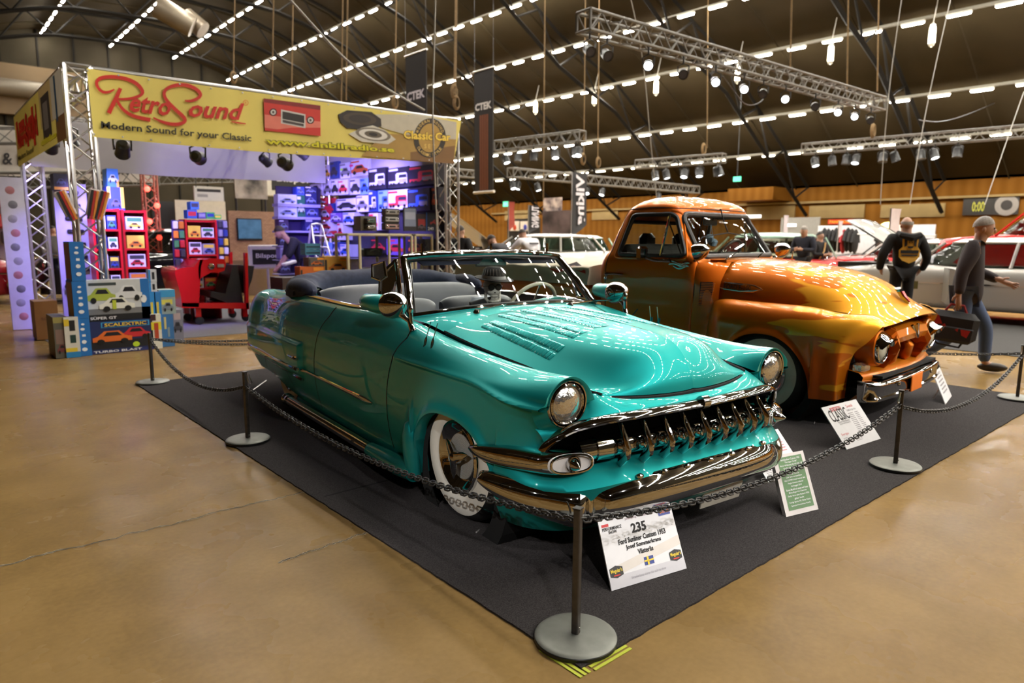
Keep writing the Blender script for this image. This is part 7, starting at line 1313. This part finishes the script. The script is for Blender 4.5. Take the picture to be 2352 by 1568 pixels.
b_ = wallboard(1247, 485, 1322, 537, 24, 'black billboard with a dim car picture behind the feather flag', DKP, 'billboard', foot=True); pb_ = wallboard(1249, 455, 1290, 484, 24.1, 'crowded poster board above the black billboard', mat('crowded_print', (.5, .4, .35), .6, col2=(.08, .06, .07), nscale=3), 'poster_board'); a, b = PX(1252, 480, 24.1), PX(1287, 480, 24.1)
for q in (a, b): MB().tube([(24.1, q[1], 0), q], .03, 6).build('post', ALU, pb_)
for x, col, lab in ((1172, (190, 70, 40), 'red'), (1196, (50, 60, 150), 'blue')): o = wallboard(x, 508, x+20, 530, 24.74, 'small lit white panel with a %s can behind the white coupe' % lab, cm(215, 205, 190), 'lit_panel', 'panel'); a = PX(x+10, 522, 24.7); MB().ball((24.7, a[1], a[2]), (.03, .14, .16), 12).build('print', cm(*col), o)
wallboard(1166, 503, 1240, 535, 24.8, 'dark stand wall behind the lit can panels', cm(26, 24, 24), 'stand_backdrop', 'panel', foot=True)
wallboard(1903, 504, 1972, 514, 36.9, 'red and yellow lettered sign on the pine wall', cm(200, 50, 25), 'wall_sign', 'sign', 'PANGBORREN', (225, 175, 40), .05)
o = wallboard(2214, 456, 2282, 493, 36.9, 'black electronic scoreboard on the pine wall', cm(28, 24, 20), 'scoreboard', 'scoreboard', '0:00', (150, 150, 50), .3); o = wallboard(2286, 450, 2338, 492, 36.9, 'black panel with a round grey emblem right of the scoreboard', cm(36, 32, 30), 'emblem_panel', 'panel')
a = PX(2312, 471, 36.84); MB().lathe([(.22, 0), (.45, 0)], a, (-1, 0, 0), 24, cap=False).build('ring', cm(120, 115, 110), o); 
wallboard(1795, 500, 1880, 560, 33, 'grey shutter under the pine wall beyond the truck windscreen', cm(120, 118, 112), 'shutter', 'shutter', foot=True); wallboard(1713, 494, 1748, 500, 36.9, 'white strip light over the grey shutter', emis('strip_light', (1, .97, .95), 3), 'strip_light', 'lamp')
wallboard(1808, 514, 1828, 520, 32.94, 'short white lamp over the grey shutter', bpy.data.materials['strip_light'], 'strip_light', 'lamp')
wallboard(1880, 518, 2145, 562, 31, 'bright white back wall of the clothing stall', cm(200, 200, 205), 'stall_backdrop', 'wall panel', foot=True); o = wallboard(2025, 528, 2052, 560, 30.5, 'pink and yellow stall corner with a lamp', cm(170, 110, 150), 'stall_panel', 'panel', foot=True); a = PX(2041, 521, 30.3); MB().ball(a, (.1, .35, .2), 14).build('lamp', emis('yellow_lamp', (1, .85, .25), 5), o)
for i in range(14):
    x = 1893+i*9+(45 if i > 8 else 0); a = PX(x, 542+2*(i % 3), 29.8)
    o = tag(MB().ball(a+np.array([0, 0, -.15]), (.30, .075, .52), 12).tube([a+[.2, 0, .2], a+[.32, 0, -.2]], .07, 6).tube([a+[-.2, 0, .2], a+[-.32, 0, -.2]], .07, 6).build('hanging_shirt', cm(*((24, 22, 24), (30, 26, 26), (20, 20, 22))[i % 3], .8) if i != 5 else cm(150, 30, 35, .8), None), 'dark shirt hanging in the clothing stall, %s from the left' % (ordn+['thirteenth', 'fourteenth'])[i] if i != 5 else 'red shirt hanging among dark ones in the clothing stall', 'shirt', 'shirts in the clothing stall')
rail = tag(MB().tube([PX(1885, 536, 29.8), PX(2150, 540, 29.8)], .03, 6).build('clothes_rail', STEEL, None), 'rail carrying the dark shirts in the clothing stall', 'rail')
for x in (1885, 2018, 2150):
    a = PX(x, 538, 29.8); MB().tube([a, (a[0], a[1], 0)], .03, 6).build('rail_post', STEEL, rail)
# left edge: white fascia with lettering, stage trusses
a, b = PY(-10, 402, 21), PY(345, 318, 21); o = tag(MB().box((a+b)/2, (b[0]-a[0], .06, b[2]-a[2])).build('stand_fascia', cm(200, 192, 180), None, smooth=False), 'white stand fascia lettered behind the booth at the left', 'sign')
txt('& Ro', 'lettering', cm(40, 36, 34), o, (PY(5, 350, 20.95), PY(78, 352, 20.95), PY(5, 378, 20.95)), .01, .02); txt('EEEON', 'lettering', cm(60, 56, 54), o, (PY(225, 385, 20.95), PY(295, 388, 20.95), PY(225, 400, 20.95)), .01, .02)
truss(PY(-10, 312, 20.5), PY(80, 312, 20.5), .35, 'short truss above the white stand fascia at the left edge', mt=GT_); truss(PY(-10, 415, 20.5), PY(360, 410, 20.5), .35, 'truss below the white stand fascia', mt=GT_)
a = PY(341, 400, 19.5); truss((a[0], 19.5, 0), a, .3, 'red lit truss tower behind the black sedan', mt=cm(190, 120, 105, .4), name='truss_tower')
for i, z in enumerate(np.linspace(.6, 2.6, 6)):
    o = tag(MB().ball((a[0]+.1*(-1)**i, 19.3, z), .07, 10).build('red_lamp', emis('red_glow', (1, .06, .04), 8) if i == 0 else bpy.data.materials['red_glow'], None), 'small red lamp on the red lit tower, %s from the bottom' % ordn[i], 'lamp', 'red tower lamps')
truss(PY(350, 412, 23), PY(540, 408, 23), .3, 'thin stage truss with small lamps behind the booth', mt=GT_)
a, b = PY(405, 530, 22), PY(515, 440, 22); tag(MB().box((a+b)/2*[1, 1, .5]+[0, 0, .0], (b[0]-a[0], .06, b[2])).build('stand_backdrop', cm(205, 195, 175), None, smooth=False), 'cream stand wall behind the middle red rack', 'panel')
a, b = PY(352, 530, 22.5), PY(403, 440, 22.5); tag(MB().box((a+b)/2*[1, 1, .5], (b[0]-a[0], .06, b[2])).build('stand_backdrop', cm(24, 22, 22), None, smooth=False), 'black stand wall left of the cream one', 'panel')
a, b = PY(-5, 545, 21.5), PY(45, 440, 21.5); o = tag(MB().box((a+b)/2*[1, 1, .5], (b[0]-a[0], .06, b[2])).build('stand_backdrop', cm(150, 130, 115), None, smooth=False), 'beige stand wall with red goods at the left edge', 'panel')
for i, (x, y, col) in enumerate(((8, 462, (190, 40, 30)), (22, 470, (60, 50, 45)), (5, 508, (200, 60, 45)), (30, 515, (30, 28, 28)), (20, 545, (90, 80, 75)))): p = PY(x, y, 21.2); tag(MB().rbox(p, (.3, .2, .35), .05).build('display_bag', cm(*col), None), '%s bag hung on the beige stand wall at the left edge' % ('red', 'brown', 'bright red', 'black', 'grey')[i], 'bag')
# ------------------------------------------------------------------ people
SKIN = mat('skin', (.50, .28, .19), .55, noise=.06, nscale=30); HAIRD = mat('dark_hair', (.025, .016, .01), .7, noise=.3, nscale=60); HAIRG = mat('grey_hair', (.30, .27, .24), .7, noise=.2, nscale=60)
def skin_mesh(nodes, edges, root, sub=2):
    names = list(nodes); me = bpy.data.meshes.new('s'); me.from_pydata([nodes[k][0] for k in names], [(names.index(a), names.index(b)) for a, b in edges], []); ob = bpy.data.objects.new('s', me); COL.objects.link(ob)
    m = ob.modifiers.new('skin', 'SKIN'); m.use_smooth_shade = True; m.branch_smoothing = .3
    for i, k in enumerate(names): r = nodes[k][1]; me.skin_vertices[0].data[i].radius = (r, r); me.skin_vertices[0].data[i].use_root = (k == root)
    s = ob.modifiers.new('sub', 'SUBSURF'); s.levels = sub; s.render_levels = sub
    dg = bpy.context.evaluated_depsgraph_get(); out = bpy.data.meshes.new_from_object(ob.evaluated_get(dg)); v = [tuple(p.co) for p in out.vertices]; f = [tuple(p.vertices) for p in out.polygons]
    bpy.data.objects.remove(ob); bpy.data.meshes.remove(out); o = MB(); o.v = v; o.f = f; return o
def person(label, loc, rz, J=None, top=(30, 30, 34), legs=(45, 55, 80), hair='dark', h=1.75, wide=1.12, shoes=(25, 22, 20), bald=False, jack=1.0, fingers=True, short=False, long=0.):
    """standing figure facing local +x; J overrides joints"""
    P = dict(pel=(0, 0, .96), sp=(0, 0, 1.15), ch=(0, 0, 1.34), nk=(0, 0, 1.49), hd=(.015, 0, 1.60), tp=(.0, 0, 1.69))
    for s, n in ((1, 'L'), (-1, 'R')):
        P.update({'sh'+n: (0, .18*s, 1.42), 'el'+n: (-.03, .25*s, 1.13), 'wr'+n: (.05, .26*s, .88), 'ha'+n: (.075, .26*s, .80), 'hp'+n: (0, .09*s, .90), 'kn'+n: (.02, .10*s, .50), 'an'+n: (-.02, .10*s, .09), 'to'+n: (.13, .12*s, .04)})
    P.update(J or {}); k = h/1.75; V = {n: np.array(p)*k for n, p in P.items()}
    t = thing('person', label, 'person', loc, rz)
    R = dict(pel=.105, sp=.10, ch=.105, nk=.055, hd=.092, tp=.062)
    for n in 'LR': R.update({'sh'+n: .046, 'el'+n: .041, 'wr'+n: .029, 'ha'+n: .034, 'hp'+n: .085, 'kn'+n: .058, 'an'+n: .042, 'to'+n: .034})
    E = [('pel', 'sp'), ('sp', 'ch'), ('ch', 'nk'), ('nk', 'hd'), ('hd', 'tp')]
    for n in 'LR': E += [('ch', 'sh'+n), ('sh'+n, 'el'+n), ('el'+n, 'wr'+n), ('wr'+n, 'ha'+n), ('pel', 'hp'+n), ('hp'+n, 'kn'+n), ('kn'+n, 'an'+n), ('an'+n, 'to'+n)]
    N = {n: (tuple(V[n]), R[n]*k) for n in V}
    hdv = V['hd']; up = V['tp']-V['nk']; up /= np.linalg.norm(up); fw = np.array([1., 0, 0])-up*up[0]; fw /= np.linalg.norm(fw)
    if fingers:
        for n, s in (('L', 1), ('R', -1)):
            d = V['ha'+n]-V['wr'+n]; d /= np.linalg.norm(d); sd = np.cross(d, [0, s, 0]); sd = sd/(np.linalg.norm(sd)+1e-6)
            for i in range(4):
                b = V['ha'+n]+d*.03+sd*(.030-.020*i); l = (.062, .072, .066, .052)[i]; m1 = b+d*l*.5+np.array([0, -s*.006, 0]); m2 = b+d*l*.9+np.array([0, -s*.024, 0])
                N['f%s%da' % (n, i)] = (tuple(m1), .0095); N['f%s%db' % (n, i)] = (tuple(m2), .0085); E += [('ha'+n, 'f%s%da' % (n, i)), ('f%s%da' % (n, i), 'f%s%db' % (n, i))]
            tb = V['wr'+n]+d*.035+sd*.045; N['th'+n] = (tuple(tb), .012); N['tg'+n] = (tuple(tb+d*.035+sd*.012), .010); E += [('wr'+n, 'th'+n), ('th'+n, 'tg'+n)]
    b = skin_mesh(N, E, 'pel', 1); sc = lambda o: setattr(o, 'v', [(x, y, z) for x, y, z in o.v]) or o
    b.ball(hdv+up*.01*k, (.095*k, .078*k, .115*k), 16); b.ball(hdv+fw*.098*k-up*.005, (.018, .014, .026), 8)
    for s in (-1, 1): b.ball(hdv+np.array([-.005, s*.08*k, 0])-up*.005, (.02, .012, .03), 8)
    b.build('body', SKIN, t, sharp=180)
    for s in (-1, 1): MB().ball(hdv+fw*.085*k+np.array([0, s*.032, 0])+up*.02, .011, 8).build('eye', BLACK, t)
    MB().tube([hdv+fw*.088*k+np.array([0, y, 0])-up*.052 for y in (-.022, 0, .022)], .006, 6).build('mouth', cm(130, 60, 55), t)
    hm = MB(); c = hdv+up*.02*k-fw*.012
    for ring in (np.linspace(.05, 1.0, 8),):
        rows = []
        for q in ring:
            r = []
            for a in np.linspace(0, 2*PI, 20, endpoint=False):
                lim = (1.15+.55*(.5-.5*math.cos(a))) if not bald else 1.45; low_ = (.75 if bald else 0); th = low_+(lim-low_)*q if not bald else 1.25+.45*q*(.5-.5*math.cos(a)); v = up*math.cos(th)*.122*k+(fw*math.cos(a)*.103*k+np.cross(up, fw)*math.sin(a)*.087*k)*math.sin(th); r.append(c+v)
            rows.append(r)
        hm.grid(rows, False, True)
    hm.build('hair', HAIRG if hair == 'grey' else HAIRD, t, sharp=180)
    g = 1.0*jack
    jn = {n: (tuple(V[n]), r*k*g) for n, r in dict(pel=.158, sp=.150, ch=.165, shL=.10, shR=.10, elL=.062, elR=.062, wrL=.047, wrR=.047).items()}; jn['pel'] = (tuple(V['pel']-np.array([0, 0, .06*k+long])), .158*k*g); jn['nk'] = (tuple(V['ch']*.35+V['nk']*.65), .085*k)
    if short: jn['wrL'] = (tuple(V['elL']*.8+V['wrL']*.2), .055); jn['wrR'] = (tuple(V['elR']*.8+V['wrR']*.2), .055)
    je = [('pel', 'sp'), ('sp', 'ch'), ('ch', 'nk')]+[('ch', 'sh'+n) for n in 'LR']+[('sh'+n, 'el'+n) for n in 'LR']+[('el'+n, 'wr'+n) for n in 'LR']
    j = skin_mesh(jn, je, 'pel', 2); cy = V['ch'][1]; j.v = [(x, cy+(y-cy)*wide, z) for x, y, z in j.v]; j.build('jacket', cm(*top, .85), t, sharp=180)
    ln = {n: (tuple(V[n]), r*k) for n, r in dict(pel=.140, hpL=.102, hpR=.102, knL=.076, knR=.076, anL=.062, anR=.062).items()}; le = [('pel', 'hp'+n) for n in 'LR']+[('hp'+n, 'kn'+n) for n in 'LR']+[('kn'+n, 'an'+n) for n in 'LR']
    skin_mesh(ln, le, 'pel', 2).build('trousers', cm(*legs, .85), t, sharp=180)
    for n in 'LR':
        d = V['to'+n]-V['an'+n]; yaw = math.atan2(d[1], d[0]); pit = math.atan2(-(d[2]+.05*k), math.hypot(d[0], d[1])); Rm = Matrix.Rotation(yaw, 3, 'Z') @ Matrix.Rotation(pit, 3, 'Y')
        c = (V['an'+n]+V['to'+n])/2; c[2] = V['an'+n][2]*.5+V['to'+n][2]*.5-.012*k; MB().ball(c, (.145*k, .052*k, .052*k), 14, Rm).build('shoe', cm(*shoes, .5), t)
    return t, V
def at_head(px, py, h): p = G(px, py, h); return (p[0], p[1], 0)
FWD = math.atan2(_fw[1], _fw[0])
# bald man seen from behind
p0 = at_head(2085, 498, 1.79)
t, V = person('bald man seen from behind in a black hoodie with a gold emblem', (p0[0], p0[1], .012), FWD-.10, dict(elL=(-.02, .30, 1.14), elR=(-.02, -.30, 1.14), wrL=(.12, .27, .93), wrR=(.10, -.28, .92), haL=(.19, .24, .90), haR=(.18, -.25, .88)), top=(20, 18, 18), legs=(24, 22, 24), h=1.80, wide=1.10, bald=True, hair='grey', jack=1.04)
GOLD_ = cm(190, 140, 30, .7); em = [(-.12, .18), (-.06, .21), (0, .235), (.06, .21), (.12, .18), (.11, .05), (.155, .0), (.15, -.10), (.10, -.16), (.0, -.20), (-.10, -.16), (-.15, -.10), (-.155, 0), (-.11, .05)]
def backpt(y, z, k=0): return (-.178-.008*k+.9*y*y, y, 1.27+z)
eo = MB().poly([backpt(y, z) for y, z in em]).build('emblem', GOLD_, t, smooth=False); BK = cm(24, 20, 18, .8)
for P in ([(-.135, .0), (.135, .0), (.13, -.05), (-.13, -.05)], [(-.125, -.065), (.125, -.065), (.11, -.09), (-.11, -.09)], [(-.09, .16), (-.05, .18), (-.05, .07), (-.085, .05)], [(.09, .16), (.05, .18), (.05, .07), (.085, .05)], [(-.03, .12), (-.01, .14), (-.01, .10)], [(.03, .12), (.01, .14), (.01, .10)], [(-.05, .06), (.05, .06), (.03, .03), (-.03, .03)]): MB().poly([backpt(y, z, .4) for y, z in P]).build('emblem_detail', BK, eo, smooth=False)
MB().tube([(-.16, -.14, 1.50), (-.2, 0, 1.46), (-.16, .14, 1.50), (-.02, .13, 1.54)], [.05, .06, .05, .03], 8).build('hood', cm(20, 18, 18, .85), t)
MB().poly([(-.178, -.10, .80), (-.178, -.16, .80), (-.178, -.16, .68), (-.178, -.10, .68)]).build('pocket_print', cm(90, 80, 30), t, smooth=False)
# walking man with a bag
f0, f1 = G(2268, 858), G(2128, 846); mid_ = (f0+f1)/2; d = f0-f1; wa = math.atan2(d[1], d[0]); hs = np.linalg.norm(d)/2
wm, V = person('grey haired man in a dark jacket and jeans walking past with a bag', (mid_[0], mid_[1], 0), wa, dict(pel=(.02, 0, .93), sp=(.03, 0, 1.13), ch=(.06, 0, 1.32), nk=(.09, 0, 1.47), hd=(.125, 0, 1.58), tp=(.12, 0, 1.67), shL=(.06, .18, 1.40), shR=(.05, -.18, 1.40),
            elL=(.10, .25, 1.12), wrL=(.33, .22, 1.02), haL=(.41, .20, .99), elR=(-.05, -.27, 1.12), wrR=(-.06, -.31, .88), haR=(-.06, -.32, .80), hpL=(.03, .09, .87), knL=(.24, .09, .51), anL=(hs-.03, .09, .10), toL=(hs+.13, .10, .05), hpR=(.0, -.09, .87), knR=(.0, -.09, .48), anR=(-hs-.06, -.09, .17), toR=(-hs+.07, -.10, .045)), top=(42, 32, 34), legs=(72, 88, 120), hair='grey', h=1.72, shoes=(52, 44, 34), jack=1.08, long=.14)
hand = V['haR']; Mw = Matrix.Translation((mid_[0], mid_[1], 0)) @ Matrix.Rotation(wa, 4, 'Z')
bag = thing('shoulder_bag', 'black bag with red patches carried by the walking man', 'bag', M=Mw @ Matrix.Translation(Vector(hand)+Vector((0, 0, -.02))) @ Matrix.Rotation(.12, 4, 'Y'))
BG = cm(28, 26, 28, .8); MB().rbox((0, 0, -.245), (.46, .17, .33), .06).build('bag_body', BG, bag); MB().tube([(-.1, 0, -.09), (-.06, 0, -.01), (.06, 0, -.01), (.1, 0, -.09)], .014, 6).build('handle', cm(150, 30, 30), bag)
for P in ([(-.19, -.13), (-.17, -.23), (-.10, -.22), (-.15, -.13)], [(-.08, -.21), (-.11, -.24), (-.06, -.24)], [(.02, -.26), (.05, -.24), (.05, -.28)], [(.07, -.25), (.16, -.25), (.14, -.33), (.09, -.31)]): MB().poly([(x, -.114, z) for x, z in P]).build('red_patch', cm(170, 24, 26), bag, smooth=False)
MB().rbox((0, -.095, -.31), (.38, .03, .15), .012).build('front_pocket', cm(34, 32, 34, .8), bag); MB().tube([(-.22, 0, -.12), (-.26, .02, -.35), (-.1, .05, -.45), (.1, .05, -.46), (.22, 0, -.16)], .012, 6).build('strap', BG, bag)
# couple beyond the hood
p0 = at_head(1850, 516, 1.80); person('man in a dark navy jacket looking down at a phone beside a woman', p0, FWD+PI*.72, dict(elR=(.02, -.24, 1.14), wrR=(.22, -.10, 1.16), haR=(.28, -.05, 1.18), elL=(.05, .25, 1.14), wrL=(.25, .08, 1.16), haL=(.30, .03, 1.17), hd=(.05, 0, 1.59), tp=(.06, 0, 1.68)), top=(26, 28, 42), legs=(30, 30, 36), hair='grey', h=1.80)
p0 = at_head(1884, 530, 1.66); person('woman in black with a tan shoulder strap beside the navy jacket man', p0, FWD+PI*1.15, dict(elR=(.05, -.22, 1.12), wrR=(.25, -.08, 1.12), haR=(.31, -.03, 1.13), elL=(.05, .22, 1.12), wrL=(.25, .08, 1.12), haL=(.31, .03, 1.13)), top=(22, 20, 22), legs=(26, 24, 26), hair='dark', h=1.66); wv = COL.objects[-1]
tw = [o for o in COL.objects if o.name.startswith('person')][-1]; MB().tube([(.10, .10, 1.36), (.175, -.02, 1.15), (.14, -.14, .95)], .018, 6).build('bag_strap', cm(190, 150, 90), tw)
# men at the white coupe
lean = dict(pel=(-.1, 0, .95), sp=(-.02, 0, 1.12), ch=(.12, 0, 1.27), nk=(.25, 0, 1.38), hd=(.33, 0, 1.45), tp=(.37, 0, 1.54), shL=(.14, .18, 1.33), shR=(.14, -.18, 1.33), elL=(.30, .27, 1.12), elR=(.30, -.27, 1.12), wrL=(.50, .22, 1.14), wrR=(.50, -.22, 1.14), haL=(.57, .2, 1.15), haR=(.57, -.2, 1.15), hpL=(-.1, .09, .89), hpR=(-.1, -.09, .89))
q = PY(1222, 560, 10.88); person('man in a white printed shirt leaning into the white coupe\'s window', (q[0], q[1], 0), PI/2-.1, lean, top=(215, 212, 215), legs=(60, 60, 70), hair='dark', h=1.80); tw = [o for o in COL.objects if o.name.startswith('person')][-1]
MB().rbox((-.07, 0, 1.33), (.02, .24, .045), .008, Matrix.Rotation(.75, 3, 'Y')).build('shirt_print', cm(70, 68, 72), tw)
q = PY(1158, 575, 10.85); person('man in black and white bending over the coupe beside the white shirt', (q[0], q[1], 0), PI/2+.25, lean, top=(34, 32, 38), legs=(40, 40, 46), hair='dark', h=1.66)
q = PY(1066, 545, 11.4); person('bearded man in black standing by the coupe\'s open engine bay', (q[0]-.1, q[1], 0), .3, dict(), top=(24, 22, 24), legs=(30, 30, 36), hair='dark', h=1.70)
# booth man
q = PY(688, 560, 13.1); person('dark haired man in a black shirt bending over boxes in the booth', (q[0], q[1], .012), PI-.15, dict(lean, elR=(.22, -.2, 1.05), wrR=(.36, -.14, .88), haR=(.41, -.12, .82), elL=(.28, .24, 1.05), wrL=(.42, .16, .86), haL=(.47, .13, .80), hd=(.36, 0, 1.47), tp=(.36, 0, 1.57)), top=(24, 24, 30), legs=(35, 35, 45), hair='dark', h=1.78, short=True)
a, b = PY(650, 611, 12.35), PY(678, 597, 12.35); tag(MB().rbox((a+b)/2, (b[0]-a[0], .16, .05), .01, Matrix.Rotation(-.25, 3, 'Y')).build('white_box', WHITE, None), 'flat white box held low by the bending booth man', 'box')
for i, (x, y) in enumerate(((380, 528), (120, 528), (2035, 545))):
    q = (PY(x, y, 23) if i < 2 else PX(x, y, 26)); person(('far visitor in dark clothes behind the black sedan', 'far visitor in grey clothes between the booth tower and red rack', 'far visitor in brown near the clothing stall')[i], (q[0], q[1], 0), FWD+PI+i, None, top=((40, 38, 40), (90, 86, 84), (80, 60, 50))[i], legs=(36, 36, 44), h=1.72, fingers=False)
